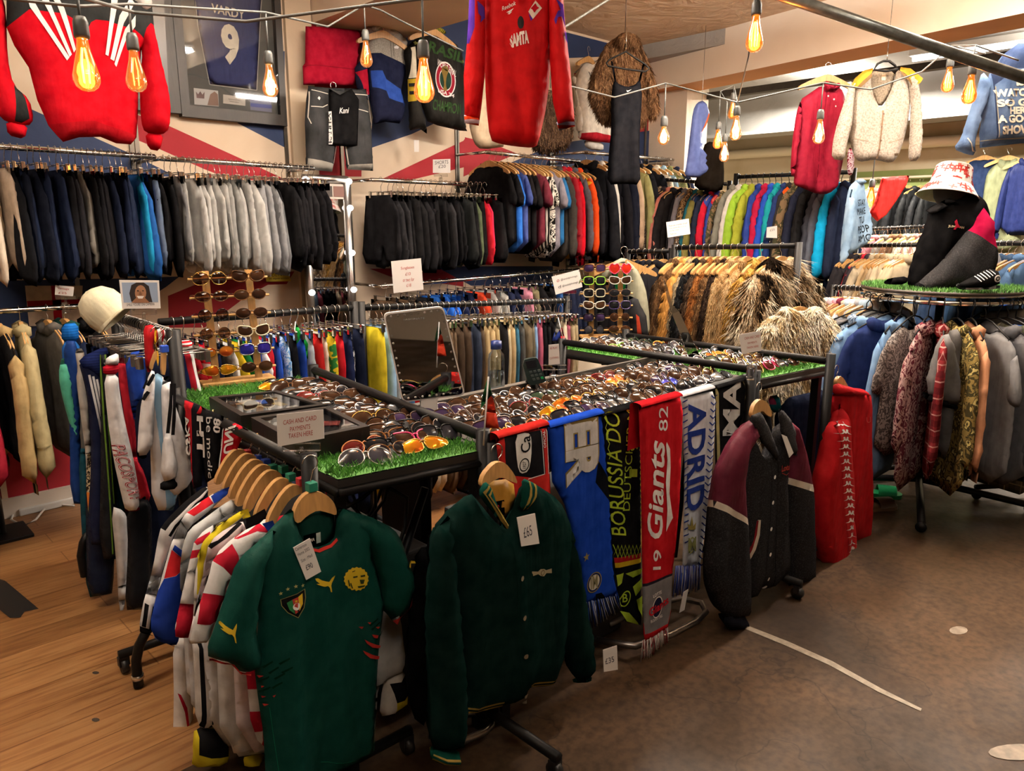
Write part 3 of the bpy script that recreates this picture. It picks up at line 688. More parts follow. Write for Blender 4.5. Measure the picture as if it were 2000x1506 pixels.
NAMES = {'tee': 'tee_shirt', 'fur': 'fur_coat', 'blazer': 'shirt'}
def put_garment(kind, seed, loc, rz, mats, label, group, cat=None, name=None, sc=1.0, tilt=0.0):
    L = libmesh(f'{kind}{seed}', lambda: GK[kind](seed))
    mats = mats if isinstance(mats, (list, tuple)) else [mats]
    o = obj(name or NAMES.get(kind, kind), L[0][1], [mats[0]], share=True); o.location = loc; o.rotation_euler = (tilt, 0, rz)
    o.scale = (sc, sc, sc) if not isinstance(sc, tuple) else sc
    tag(o, label, cat or CATS[kind], group)
    ns = 0
    for n, me in L[1:]:
        m = mats[min(1, len(mats) - 1)] if n == 'sleeve' else mats[-1] if n in ('waistband', 'collar', 'cuff') else mats[0]
        obj(n, me, [m], o, share=True)
    return o
def parse(s):
    'colour runs: name hex[/hex2] count [kind]; ...'
    out = []
    for t in s.split(';'):
        w = t.split()
        if w: out += [(w[0].replace('_', ' '), w[1], w[3] if len(w) > 3 else None)] * int(w[2])
    return out
def row(a, b, spec, kind, rail, end, group, hang='clip', noun=None, cat=None, jit=10, sc=1.0, seed=1, ang=None, fk='fabric', mats=None, drop=0.0, start=0.0, stop=1.0, hangers_too=True):
    'garments side by side on a rail a>b, each on its own hanger'
    a, b = Vector(a), Vector(b); d = b - a; base = atan2(d.y, d.x) + pi / 2 if ang is None else ang
    its = parse(spec) if isinstance(spec, str) else spec; n = len(its); r = random.Random(seed); out = []
    for i, (nm, hx, k2) in enumerate(its):
        k = k2 or kind; t = start + (stop - start) * (i + .5 + r.uniform(-.18, .18)) / n
        p = a + d * t; rz = base + radians(r.uniform(-jit, jit)) + (pi if r.random() < .5 else 0)
        ms = []
        for h in hx.split('/'):
            if mats and h in mats: ms.append(mats[h])
            else: ms.append(M(h, fk))
        nn = noun or {'shorts': 'shorts', 'trousers': 'trousers', 'tee': 'T-shirt', 'jacket': 'jacket', 'fur': 'fur coat', 'blazer': 'shirt', 'vest': 'vest'}[k]
        o = put_garment(k, r.randrange(NSEED[k]), p + Vector((0, 0, drop)), rz, ms, f'{nm} {nn}, {ORD[i]} from the {end} on {rail}', group, cat, sc=sc * r.uniform(.97, 1.03) if not isinstance(sc, tuple) else sc)
        if hangers_too: put_hanger(hang, p, rz, f'{({"clip": "metal clip", "wood": "wooden", "plastic": "black plastic"})[hang]} hanger, {ORD[i]} from the {end} on {rail}', 'hangers on ' + rail)
        out.append(o)
    return out
def chrome_rail(label, a, b, wall=WV, r=.014, m=None, brackets=True):
    a, b = Vector(a), Vector(b); t = thing('wall_rail', label, 'clothes rail', (a.x, a.y, a.z)); o = a
    MB().tube([(0, 0, 0), b - a], r, n=10).build('rail', m or CHROME, t)
    if brackets:
        for p in (a, b):
            q = p - o; MB().tube([q, (q.x, wall - o.y, q.z)], .011, n=8).build('bracket', m or CHROME, t)
            MB().box((q.x - .012, wall - o.y - .012, q.z - .35), (q.x + .012, wall - o.y - .001, q.z + .5)).build('slotted_upright', METAL('77726a', .4), t)
    return t
RV = 4.4
R1 = (V3(.45, RV, 1.957), V3(1.545, RV, 1.95)); R2 = (V3(1.575, RV, 1.942), V3(2.51, RV, 1.934)); R3 = (V3(2.93, RV, 1.88), V3(3.985, RV, 1.88))
R4 = (V3(3.97, RV, 2.122), V3(5.06, RV, 2.11)); R5 = (V3(5.1, RV, 2.19), V3(6.45, RV, 2.2))
chrome_rail('upper chrome rail of cream, navy and black shorts below the red sweatshirt', *R1)
chrome_rail('upper chrome rail of grey and black shorts below the framed shirt', *R2)
chrome_rail('chrome rail of black shorts below the SHORTS price sign', *R3)
chrome_rail('high chrome rail of T-shirts below the brown fur', *R4)
chrome_rail('chrome rail behind the black slip dress ending at the pillar', *R5)
row(V3(.74, RV, 1.955), R1[1], 'cream cdbba6 1;cream d4c4ae 1;cream cbb9a4 1;black 17181c 1;navy 1a2236 1;dark_navy 141824 3;navy 1b2338 2;black 141416 1;black 1b1b1e 1;charcoal 242428 1;grey 6a6761 1;black 131315/131315/8e1c22 1;black 19191c 2;navy 171d2e 2;navy_striped 181f33 1;navy 1a2236 1;royal_blue 22508f 1;teal-blue 1f84b0 1;black 151519 1;slate_blue 566378 1;black 111113 1', 'shorts', 'the rail under the sweatshirt', 'flag end', 'shorts on the rail under the sweatshirt', seed=4, sc=(1.0, 1, 1.02))
G = '8f8f8c 1;heather_grey 9c9c99 1;pale_grey b4b3af 2;light_grey a8a8a4 3;grey 8a8b89 2;light_grey a2a29f 2;pale_grey b0b0ac 1;grey 85878a 2;dark_grey 5c5e61 1;grey 84868a 1;'
row(*R2, 'black 121214 1;dark_grey 6d6e70 1;grey ' + G + 'black 121214 2;black 17171a 3;black 1b1b1e 2;black 131316 2', 'shorts', 'the rail under the framed shirt', 'chrome joint', 'shorts on the rail under the framed shirt', seed=7, fk='fabric')
row(V3(2.985, RV, 1.88), R3[1], 'black 18181b 1;charcoal 222225 2;black 151517 3;black 1a1a1d 2;black 121214 3;charcoal 27272a 1;black 141416 2;black 1c1e1f 1;black 101012/101012/cfcfcf 1;olive 4a5540 1;black 0f0f10 1;red b3202c 1;pink c8304f 1;black 141416 1', 'shorts', 'the rail under the price sign', 'bulb mirror', 'shorts on the rail under the price sign', seed=12)
R4M = {'p1': M('d8d2c4', 'vstripe', c2='1b1a1a', scale=9), 'p2': M('151413', 'floral', c2='e8e2d6', scale=22), 'p3': M('8a8890', 'floral', c2='2b2c3a', scale=6)}
row(*R4, [('black printed', '141416', 'tee'), ('black', '151518', 'tee'), ('bright blue', '2a62b8', 'tee'), ('slate blue', '3c4a80', 'tee'), ('black', '161416', 'tee'), ('black', '121113', 'tee'), ('maroon', '5a2430', 'tee'), ('white striped', 'p1', 'tee'), ('black and white printed', 'p2', 'tee'), ('grey lilac', '8d8a97', 'tee'), ('blue', '2c6ba3', 'tee'), ('charcoal', '3b3836', 'jacket'), ('dark red', '8e1f2b', 'jacket'), ('bright red', 'b81726', 'jacket'), ('grey', '4b4a52', 'jacket'), ('yellow and orange', 'd9a32a/d0491d', 'jacket'), ('black', '1c1d22', 'jacket')], 'tee', 'the high chrome rail', 'price sign', 'tops on the high chrome rail', hang='wood', seed=5, mats=R4M, jit=8)
row(*R5, [('black', '17181d', 'jacket'), ('navy and white', '15171f/c9c6be', 'jacket'), ('black', '121217', 'jacket'), ('navy', '171a26', 'jacket'), ('black and beige', '14151b/b39a80', 'jacket'), ('olive', '8c8a5c', 'jacket'), ('black', '16171c', 'jacket'), ('black', '121318', 'jacket'), ('cream', 'c9c0ae', 'jacket'), ('pale blue', '8fb0c4', 'jacket'), ('olive green', '77764e', 'jacket'), ('navy', '20263a', 'jacket')], 'jacket', 'the rail behind the slip dress', 'T-shirts', 'jackets on the rail behind the slip dress', hang='wood', seed=8, sc=(1.1, 1, 1.15), jit=8)
# low chrome rail by the mirror and the hoodie rail
R6 = (V3(2.95, 4.35, 1.17), V3(5.3, 4.35, 1.2)); chrome_rail('low chrome rail of shorts below the black shorts', *R6)
row(*R6, 'brown 4a3a2c 2;black 17171a 2;blue 1f4f9a 1;royal_blue 2257b0 2;navy 1c2440 2;orange c8442a 1;grey 9a9a96 2;navy 1a2038 2;pink c9869a 1;khaki 6f6a52 1;black 151518 2;blue 2a4f86 1;navy 1b2136 3;black 131316 4', 'shorts', 'the low chrome rail', 'bulb mirror', 'shorts on the low chrome rail', seed=21)
R7 = (V3(.3, 4.3, 1.185), V3(1.18, 4.3, 1.18)); chrome_rail('low chrome rail of sweatshirts beside the small cross flag', *R7)
row(V3(.36, 4.3, 1.185), V3(1.16, 4.3, 1.18), [('red', 'a8161e', 'jacket'), ('teal and navy', '2d8577/1c2233', 'jacket'), ('navy and red', '20222f/8f2030', 'jacket'), ('black and tan', '18181a/a58d62', 'jacket'), ('beige', 'a39670', 'jacket'), ('grey', '4c4a48', 'jacket'), ('dark navy', '1a2238/1a2238/1c3a34', 'jacket'), ('black', '1d1d1f', 'jacket')], 'jacket', 'the low chrome rail', 'open floor', 'sweatshirts on the low chrome rail by the cross flag', hang='wood', noun='sweatshirt', cat='sweatshirt', seed=3, sc=(1.05, 1.0, 1.0))
# the two black rails behind the stall
K = {'wr': M('e2dfda', 'stripe', c2='b01c2c', scale=5), 'bw': M('d8d8d8', 'floral', c2='141416', scale=12), 'dot': M('5f95cf', 'floral', c2='c9dcee', scale=40), 'gy': M('2b6b34', 'floral', c2='d0b52f', scale=12)}
row(V3(1.13, 3.24, 1.193), V3(2.0, 3.24, 1.185), [('dark', '1a1c22', 'shorts'), ('red', 'a6202b', 'shorts'), ('white and red', 'wr', 'shorts'), ('navy', '1a2340', 'shorts'), ('black', '161719', 'shorts'), ('white', 'd6d5d2', 'shorts'), ('yellow', 'cbb02a', 'shorts'), ('green', '1e7a44', 'shorts'), ('blue', '1f3f8f', 'shorts'), ('white', 'dcdad6', 'shorts'), ('red', 'b2222e', 'trousers'), ('royal blue', '2347a6', 'trousers'), ('light blue dotted', 'dot', 'trousers'), ('black', '15161a', 'trousers'), ('royal blue', '1f3f9c', 'trousers'), ('heather grey', '97a0a6', 'trousers'), ('red', 'a3201f', 'trousers'), ('cream', 'd2c6b0', 'trousers'), ('green and yellow', 'gy', 'trousers'), ('red', 'ad1f28', 'trousers'), ('navy', '1c2546', 'trousers'), ('black and white', 'bw', 'trousers'), ('navy', '161c30', 'trousers')], 'shorts', 'the rail behind the glasses stand', 'track pants', 'football shorts and trousers behind the glasses stand', seed=14, mats=K, jit=6)
row(V3(2.1, 3.24, 1.178), V3(3.6, 3.24, 1.105), 'yellow cfbd2e 1;pale_blue 93b6d2 1;grey 9da3a3 1;denim_blue 5b7da3 1;blue 4f74a0 1;red b01f22 1;white d8d6d0 1;dark 1c1b1c 2;cream c7bba0 2;brown 5a4a3a 2;dark_brown 42362c 2;navy 2a3140 2;brown 4d4034 1;tan b09a72 2;khaki a8946a 1;black 1a1a1c 1;cream c4b491 1;beige b8a27a 1;teal-blue 3a6b85 1;dark_grey 4a4a48 1;brown_grey 6b6250 2;light_blue 8fb4dd 1;pink a8566b 1;black 17171a 3;black 1d1d20 1;cream cfc3aa 1;mauve 8d4a5a 1;beige 9d8d6e 2', 'trousers', 'the rail behind the mirror', 'rail post', 'trousers on the rail behind the mirror', seed=16, jit=6)
# ------------------------------------------------------------ fur rail, far racks and the round rack
FU = 4.25
FRA, FRB = at(1560, 480, u=FU), at(1318, 484, u=FU)
rail_rack('black rail of fur coats on wooden hangers', FRA, FRB, cap=.02)
def fur(c, c2, c3, s=None): return M(c, 'fur', c2=c2, c3=c3, scale=s)
FM = {'f1': fur('4a3a2c', '2c2119', '6b573f'), 'f2': fur('5c432c', '33231a', '876a48'), 'f3': M('b5813f', 'satin', rough=.6), 'f4': fur('a99878', '6f5d44', 'c9bb9d'), 'f5': fur('1a1b1c', '0c0c0d', '34363a'), 'f6': fur('3d3026', '221a15', '5a493a'), 'f7': fur('7d4d28', '4b2c17', 'a5713f'), 'f8': fur('2a211c', '15100e', '46382e'), 'f9': fur('b08d60', '8a6a44', 'd0b184'), 'fa': fur('bc8c3f', '8a5c22', 'd9ad60'), 'fb': fur('94795a', '17120e', 'd9c9ac', 3.2)}
fl = [('beige shearling', 'f9'), ('light beige shearling', 'f9'), ('black', 'f8'), ('brown and white', 'f2'), ('reddish brown', 'f7'), ('dark brown', 'f6'), ('black curly', 'f5'), ('cream and grey', 'f4'), ('tan suede', 'f3'), ('brown curly', 'f2'), ('dark brown', 'f1')]
row(FRA + (FRB - FRA) * .36, FRB, [(a, b, None) for a, b in fl], 'fur', 'the fur rail', 'fox fur', 'fur coats on the black rail', hang='wood', seed=3, mats=FM, jit=5, sc=(1.0, .8, 1.12))
# the long-haired furs at the near end
def big_fur(o, rz, mat, label, cat, gs, ln, n, sc, vest=False, tipm=None):
    L = g_jacket(gs, .6, .8, 2.0); t = thing('fur_coat', label, cat, o, rz, 'fur coats on the black rail')
    for nm, me in L:
        if nm == 'cuff' or (vest and nm == 'sleeve'): continue
        q = obj({'jacket': 'body'}.get(nm, nm), furry(me, {'jacket': n, 'sleeve': n // 2, 'collar': n // 3}[nm], ln, gs, .006), mat, t)
        q.scale = sc
    put_hanger('wood', o, rz, 'hanger of the ' + ' '.join(label.split()[:9]), 'hangers on the fur rail')
    return t
big_fur(FRA + (FRB - FRA) * .27, radians(0), FM['fa'], 'golden long-haired fur coat between the beige shearling and the fox', 'fur coat', 61, .05, 9000, (1.0, 1.0, 1.1))
big_fur(FRA + (FRB - FRA) * .12, radians(-12), FM['fb'], 'thick cream and black fox fur coat at the end of the fur rail', 'fur coat', 62, .085, 15000, (1.05, 1.5, 1.05))
VP = at(1565, 578, u=3.98)
big_fur(VP + V3(0, 0, .0), radians(-40), fur('dccbaa', 'a3895f', 'eadfc8', 5), 'pale cream coyote fur gilet hung in front of the fox coat', 'fur gilet', 63, .05, 14000, (1.0, 1.2, .95), vest=True)
rail_rack('black rail of black padded jackets left of the furs', at(1312, 490, u=4.6), at(1226, 492, u=4.6), cap=.02)
row(at(1300, 490, u=4.6), at(1232, 492, u=4.6), 'black 17171b 2;navy 14161e 2;black 131317 2', 'jacket', 'the short rail beside the furs', 'furs', 'padded jackets beside the furs', hang='wood', seed=31, jit=6)
# racks along the opening to the far room
JU = 6.0
rail_rack('black rail of dark patterned jackets beside the pillar', at(1425, 360, u=JU), at(1284, 350, u=JU), cap=.03)
JM = {'lp': M('3b2f26', 'leopard', c2='8c7452'), 'pt': M('3a3330', 'floral', c2='8a7b68', c3='221e1c', scale=30), 'cm': M('6b5a45', 'camo', c2='3a3a2a', c3='8a7a5a')}
row(at(1428, 360, u=JU), at(1286, 350, u=JU), [('patterned', 'cm', 'blazer'), ('red and blue', 'a01e36/2a3a7c', 'jacket'), ('blue and red', '2c3f86/b01e34', 'jacket'), ('navy', '1c2233', 'jacket'), ('navy and olive', '24375c/6e6a3a', 'jacket'), ('teal', '1f5a66', 'jacket'), ('leopard print', 'lp', 'jacket'), ('grey', '6c6a70', 'blazer'), ('black', '18171a', 'blazer'), ('black', '1b191b', 'blazer'), ('pink', 'b56e62', 'blazer'), ('dark', '2b2428', 'blazer'), ('printed', 'pt', 'blazer'), ('brown printed', 'pt', 'blazer')], 'jacket', 'the rail by the pillar', 'aisle', 'jackets on the black rail by the pillar', hang='wood', seed=33, mats=JM, sc=(1.1, 1, 1.0))
rail_rack('black rail of bright sports jackets behind the long burgundy shirt', at(1668, 336, u=JU), at(1438, 346, u=JU), cap=.03)
row(at(1668, 336, u=JU), at(1440, 346, u=JU), [('navy', '1b2236', 'jacket'), ('cyan', '1497c9', 'jacket'), ('grey', '4a4f5a', 'jacket'), ('dark grey', '33363f', 'jacket'), ('black leather', '151516', 'jacket'), ('black', '1a1b1e', 'jacket'), ('dark navy', '1c2030', 'jacket'), ('camouflage', 'cm', 'jacket'), ('orange and black', 'd2531a/262627', 'jacket'), ('navy', '20305e', 'jacket'), ('teal', '1b8a95', 'jacket'), ('royal blue', '2348a6', 'jacket'), ('crimson', '9e1d3f', 'jacket'), ('navy blue', '26397f', 'jacket'), ('olive yellow', '9aa338', 'jacket'), ('lime green', '8cb63a', 'jacket'), ('white', 'c9c8c2', 'jacket'), ('grey', '6d6f68', 'jacket')], 'jacket', 'the bright rail', 'burgundy shirt', 'sports jackets on the bright rail', hang='plastic', seed=34, mats=JM, sc=(1.1, 1, 1.05))
# blazers, coats, shirts and denim beyond the round rack
def far_row(p0, p1, u0, u1, spec, kind, label, name, end, grp, hang='wood', seed=1, noun=None, mats=None, sc=1.0, railm=None):
    a, b = at(*p0, u=u0), at(*p1, u=u1); rail_rack(label, a, b, cap=.02)
    row(a, b, spec, kind, name, end, grp, hang=hang, seed=seed, noun=noun, mats=mats, sc=sc)
far_row((1800, 478), (1672, 480), 5.6, 5.9, 'beige a89a80 3;cream b3a68c 2;tan a08a68 2;beige 9c8f78 1;dark 28242a 1;red 9d2230 1;black 1d1c20 4', 'blazer', 'black rail of beige and black coats behind the varsity bust', 'the coat rail behind the bust', 'bust', 'coats on the rail behind the bust', seed=41, noun='coat')
far_row((2060, 474), (1880, 477), 5.1, 5.5, 'denim_blue 3f5878 3;dark_denim 2e4059 3;denim 4a6a90 3;dark_blue 263650 3', 'jacket', 'black rail of denim jackets at the aisle edge', 'the denim rail', 'aisle edge', 'denim jackets on the aisle rail', seed=42)
far_row((1736, 566), (1628, 562), 4.75, 5.0, 'white d0cdc8 1;pale_blue 9fb4c4 2;grey 8c8f94 1;white cfccc6 1;pale_blue a9bcc8 1;cream c6bda8 1;burgundy 5c2434 1;pink c28a94 1;lilac b9a3ad 1;white d5d0ca 2', 'blazer', 'black rail of pale shirts between the furs and the round rack', 'the pale shirt rail', 'round rack', 'pale shirts beside the furs', seed=43)
far_row((1728, 552), (1612, 554), 6.2, 6.3, 'beige 9b8c70 6;brown 5c4b3c 6;cream b3a688 5', 'trousers', 'low rail packed with beige trousers behind the pale shirts', 'the low rail behind the pale shirts', 'bust', 'trousers behind the pale shirts', hang='plastic', seed=44)
far_row((1820, 442), (1690, 448), 7.6, 7.8, 'pink b98f86 2;cream cfc4ae 3;brown 7a5a44 3;grey 77726c 2;rose a86a72 2;beige b5a284 3', 'blazer', 'far rail of pink and cream blouses under the red cloth', 'the far blouse rail', 'bust', 'blouses on the far rail', seed=45, noun='blouse')
# clothes on the far wall
def wall_clothes(px, u, kind, seed, mats, label, cat, name, sc=1.0, hang='wood', rz=None, hk=True):
    p = at(*px, u=u); rz = radians(-90) if rz is None else rz
    o = put_garment(kind, seed, p, rz, mats, label, 'clothes hung on the far brick wall', cat, name, sc)
    if hk: put_hanger(hang, p, rz, f'hanger of the {label}'[:110], 'hangers on the far wall')
    return o
for i, (x, h) in enumerate(((1775, '17181a'), (1800, '141516'), (1822, '191a1c'), (1752, '1d1f20'), (1838, '151617'))):
    wall_clothes((x, 352), 9.3, 'jacket', i % 6, [M(h, 'satin', rough=.45)], f'black leather jacket, {ORD[i]} one hung along the green wall', 'jacket', 'leather_jacket', rz=radians(-30))
wall_clothes((1715, 352), 9.2, 'blazer', 1, [M('b98a80')], 'dusty pink blouse on the green far wall beside the red cloth', 'blouse', 'blouse', rz=radians(-40))
wall_clothes((1925, 292), 9.3, 'tee', 2, [M('1e2a44'), M('1c2740')], 'navy short-sleeved blouse hung on the far wall above the bucket hat', 'blouse', 'blouse', (.85, 1, .95))
wall_clothes((1972, 292), 9.25, 'vest', 1, [M('6f7356', 'satin')], 'long sage green dress hung on the far wall beside the navy blouse', 'dress', 'dress', (.8, 1, 1.4))
wall_clothes((2010, 296), 9.2, 'jacket', 2, [M('1c2550', 'satin')], 'royal navy satin dress at the aisle edge of the far wall', 'dress', 'dress', (.7, 1, 1.0))
# round rack under the varsity bust
RC = at(1838, 580, d=4.2); RC = V3(RC.x, RC.y, 0); RR, RZ_ = .4, 1.195
t = thing('round_rack', 'round chrome rack of patterned shirts under the varsity jacket bust', 'clothes rack', RC)
c3 = [(RR * cos(2 * pi * i / 48), RR * sin(2 * pi * i / 48), RZ_) for i in range(48)]
MB().tube(c3, .013, n=8, closed=True).build('ring', CHROME, t); MB().tube([(x, y, RZ_ + .035) for x, y, z in c3], .009, n=8, closed=True).build('upper_ring', CHROME, t)
MB().lathe([(0, RZ_ + .04), (RR * 1.04, RZ_ + .04), (RR * 1.04, RZ_ + .055), (0, RZ_ + .055)], n=40).build('top_board', M('3b3128', 'wood'), t)
MB().tube([(0, 0, .1), (0, 0, RZ_ + .04)], .022, n=10).build('pole', BLACK, t)
for k in range(4):
    a = pi / 2 * k + .35; d = V3(cos(a), sin(a), 0)
    MB().tube([(0, 0, .12), d * .56 + V3(0, 0, .05)], .02, n=8).build('leg', BLACK, t); MB().tube([d * .56 + V3(-.012, 0, .03), d * .56 + V3(.012, 0, .03)], .028, n=12).build('caster', BLACK, t)
r = random.Random(5); mb = MB()
for _ in range(9000):
    a, q = r.uniform(0, 2 * pi), RR * 1.03 * sqrt(r.random()); x, y = q * cos(a), q * sin(a); b = r.uniform(0, 2 * pi); h = r.uniform(.012, .026); e = r.uniform(.2, 1) * h; w = .0018
    mb.add([(x - w * sin(b), y + w * cos(b), RZ_ + .055), (x + w * sin(b), y - w * cos(b), RZ_ + .055), (x + e * cos(b), y + e * sin(b), RZ_ + .055 + h)], [(0, 1, 2)], r.choice((0, 0, 1, 2)), False)
g = mb.build('grass', TURF, t); g['kind'] = 'stuff'
RM = {'a': M('6d93bf', 'denim', c2='86a8cc'), 'b': M('8b8480', 'floral', c2='4a4442', scale=34), 'c': M('5a2a33', 'floral', c2='a88a86', c3='3a1a22', scale=24), 'd': M('7c6a3c', 'floral', c2='3a3522', c3='b5a468', scale=20), 'e': M('c08a68'), 'f': M('6b6c6e', c2=None), 'g': M('55565a'), 'h': M('62635a', 'plaid', c2='3d4432', c3='b9b49a'), 'i': M('1f4fa8'), 'j': M('2a3a52', 'plaid', c2='16202e', c3='c0c6cc'), 'k': M('d29a22', 'floral', c2='b02a2a', c3='2f3f8a', scale=11), 'l': M('7f97a0', 'floral', c2='bcc3b4', c3='4a6a80', scale=26), 'm': M('4c4844'), 'n': M('3a3736'), 'o': M('7d2b2e', 'plaid', c2='3c1418', c3='c9a49a'), 'p': M('45586f', 'floral', c2='93a0ae', scale=30), 'q': M('1f2b54')}
spec = [('grey', 'g', 0), ('blue printed', 'p', 0), ('pale denim', 'a', 1), ('navy', 'q', 0), ('light blue embroidered', 'a', 1), ('grey paisley', 'b', 1), ('maroon leaf-print', 'c', 1), ('maroon plaid', 'o', 1), ('olive palm-print', 'd', 1), ('peach', 'e', 1), ('grey and black', 'f', 1), ('charcoal', 'g', 1), ('green plaid', 'h', 1), ('bright blue', 'i', 1), ('navy plaid', 'j', 1), ('yellow and red printed', 'k', 1), ('pale blue printed', 'l', 1), ('brown-grey', 'm', 1), ('dark grey', 'n', 1), ('charcoal', 'm', 1), ('white', 'b', 0), ('green', 'h', 0)]
aw = atan2(-RC.y, -RC.x)
for i, (nm, k, v) in enumerate(spec):
    a = aw - 1.12 + 3.5 * i / (len(spec) - 1); p = RC + V3(RR * cos(a), RR * sin(a), RZ_); rz = a + radians(r.uniform(-10, 10)) + pi * (i % 2)
    q = p + V3(cos(a), sin(a), 0) * .03
    put_garment('blazer' if i % 5 else 'tee', i % 4, q + V3(0, 0, -.03), rz, [RM[k]], f'{nm} shirt, {ORD[i]} round the circular rack from the fur side', 'shirts on the round rack', 'shirt', 'shirt', (1.06, .8, 1.05))
    put_hanger('plastic', p, rz, f'black plastic hanger, {ORD[i]} round the circular rack from the fur side', 'hangers on the round rack')

# ------------------------------------------------------------ the clothes at the front of the stall
CA, CB_, CC, CDD, CE = (360, 900, 2.485), (0, 900, 2.485), (0, 560, 3.571), (1000, 760, 2.758), (860, 560, 3.571)
class Hero:
    'a garment traced part by part on one upright plane'
    def __init__(s, name, label, cat, o, ang=0.0, crop=None, group=None): s.pl = Plane(o, ang); s.t = s.pl.thing(name, label, cat, group); s.c = crop; s.f = {}
    def part(s, name, px, mat, label=None, **k):
        if 'patches' not in k: k['patches'] = ()
        o, f = piece(s.t, name, s.pl, px, mat, s.c, label=label, **k); s.last = f; s.f.setdefault(name, f); return o
    def decal(s, name, tris, mat, on=None, label=None, lift=.0018, cut=.02, parent=None): return decal(name, tris, parent or s.t, s.f[on] if on else s.last, mat, lift, label, cut)
    def text(s, body, p0, p1, p2, mat, name='lettering', on=None, bold=.012, shear=0, label=None, lift=.002, cut=.02, parent=None): return s.decal(name, [ptext(s.pl, body, p0, p1, p2, s.c, bold, shear)], mat, on, label, lift, cut, parent)
    def poly(s, *L, smooth=0): return [ppoly(s.pl, q, s.c, smooth) for q in L]
    def dot(s, px, r, n=14):
        c = s.pl.pts([px], s.c)[0]; return tri2d(circ(c, r, r, n))
    def ring(s, px, r0, r1, k=1.0): return ring(s.pl.pts([px], s.c)[0], r0, r1, 28, k)
    def star(s, px, r): return tri2d(star(s.pl.pts([px], s.c)[0], r))
    def bars(s, L, w): 
        out = []
        for a, b in L: q = s.pl.pts([a, b], s.c); out.append(bar2(q[0], q[1], w))
        return out
    def hanger(s, px, hook, label, mat=None, y0=.0, T=.008):
        'wooden hanger traced on the same plane, a thing of its own, with its chrome hook'
        h = s.pl.thing('wooden_hanger', label, 'hanger', 'hangers at the front of the stall'); h.location = s.pl.o + s.pl.n * y0
        v = s.pl.pts(px, s.c); mb = MB(); mb.prism(chaikin(v, 1), -T, T, 0, True); mb.build('shoulder', mat or HANGWOOD, h)
        a, b = s.pl.pts(hook, s.c); mb = MB(); d = .021
        mb.tube([(a[0], 0, a[1]), (a[0], 0, b[1] - .045)] + [(b[0] + d * cos(q), 0, b[1] + d * sin(q)) for q in [radians(-70 + 22 * i) for i in range(12)]], .0017, n=6); mb.build('hook', CHROME, h)
        return h
    def cube(s, px, r, mat, h):
        c = s.pl.pts([px], s.c)[0]; MB().box((c[0] - r, -r, c[1] - r), (c[0] + r, r, c[1] + r), bev=.002).build('size_cube', mat, h)
def paper(name, label, cat, pl, px, lines, crop=None, mat=None, ink='3a3a44', off=.02, group=None, thick=.0008, clear=False):
    'a paper tag or card: own thing on the plane, lines = [(text, p0, p1, p2)]'
    t = pl.thing(name, label, cat, group); t.location = pl.o - pl.n * off
    v = pl.pts(px, crop); MB().prism(v, -thick, thick).build('card', mat or WHITE, t)
    for b, p0, p1, p2, *m in lines: decal('lettering', [ptext(pl, b, p0, p1, p2, crop)], t, -thick, m[0] if m else M(ink, 'ink', rough=.8), .0006, None, 0)
    return t
WH, BK = M('e4e2de'), M('141416')
# --- green football shirt
GR = M('0a3d35', 'satin', rough=.55); GRD = M('08312a', 'satin', rough=.6); RT = M('b5342f'); YL = M('d8b726', 'print', rough=.6)
H = Hero('football_shirt', 'dark green football shirt with yellow lion head and leaping cat, first on the near rail', 'football shirt', (.93, 1.645, .985), 0, CA)
H.part('collar_back', [(525, 262), (600, 240), (737, 222), (745, 380), (660, 440), (575, 430)], GRD, y0=.012, T=.006, w=.02, nf=0)
H.part('body', [(527, 222), (470, 275), (400, 350), (330, 430), (345, 560), (362, 760), (345, 930), (340, 1010), (360, 1170), (385, 1330), (400, 1660), (420, 1705), (560, 1620), (700, 1532), (815, 1478), (912, 1428), (918, 1390), (925, 1250), (938, 1000), (945, 900), (960, 780), (970, 700), (940, 560), (900, 430), (960, 290), (780, 235), (737, 222), (738, 300), (730, 368), (700, 400), (640, 422), (592, 412), (548, 335)], GR, T=.03, w=.09, amp=.022, nf=9, seed=5, smooth=1, res=.02, wide=(.025, .06))
body = H.last
H.decal('neck_trim', H.poly([(560, 375), (592, 414), (640, 424), (700, 402), (730, 370), (733, 380), (702, 413), (640, 436), (588, 424)]), RT, lift=.003)
H.part('sleeve', [(445, 315), (330, 400), (240, 490), (205, 600), (150, 760), (92, 935), (160, 960), (215, 970), (250, 1010), (300, 1020), (340, 1005), (365, 950), (368, 930), (345, 860), (340, 780), (352, 680), (375, 540), (425, 420)], GR, T=.045, w=.06, amp=.014, nf=4, y0=-.01, seed=8)
sl = H.last
H.decal('sleeve_trim', H.poly([(92, 930), (160, 953), (215, 963), (250, 1003), (300, 1012), (300, 1022), (250, 1013), (213, 974), (160, 964), (90, 940)]), RT, lift=.004)
PUMA = [(0, .1), (.14, .08), (.3, .2), (.5, .28), (.7, .34), (.85, .12), (1, -.02), (.95, .2), (.85, .44), (.82, .6), (.86, .82), (.88, 1.0), (.8, .97), (.74, .7), (.64, .58), (.46, .6), (.32, .55), (.15, .48), (.06, .42), (.22, .4), (.05, .24)]
H.decal('leaping_cat_logo', H.poly([(145 + 65 * a, 752 + 88 * b) for a, b in PUMA]), YL, lift=.002)
H.part('sleeve', [(770, 238), (900, 270), (1020, 330), (1060, 400), (1090, 500), (1128, 592), (1090, 640), (1098, 690), (1010, 780), (985, 745), (960, 722), (950, 600), (930, 520), (890, 420), (820, 330)], GR, T=.04, w=.06, amp=.012, nf=4, y0=.0, seed=9)
H.decal('sleeve_trim', H.poly([(1085, 640), (1112, 615), (1102, 655), (1060, 715), (1012, 782), (1000, 770), (1050, 715)]), RT, lift=.004)
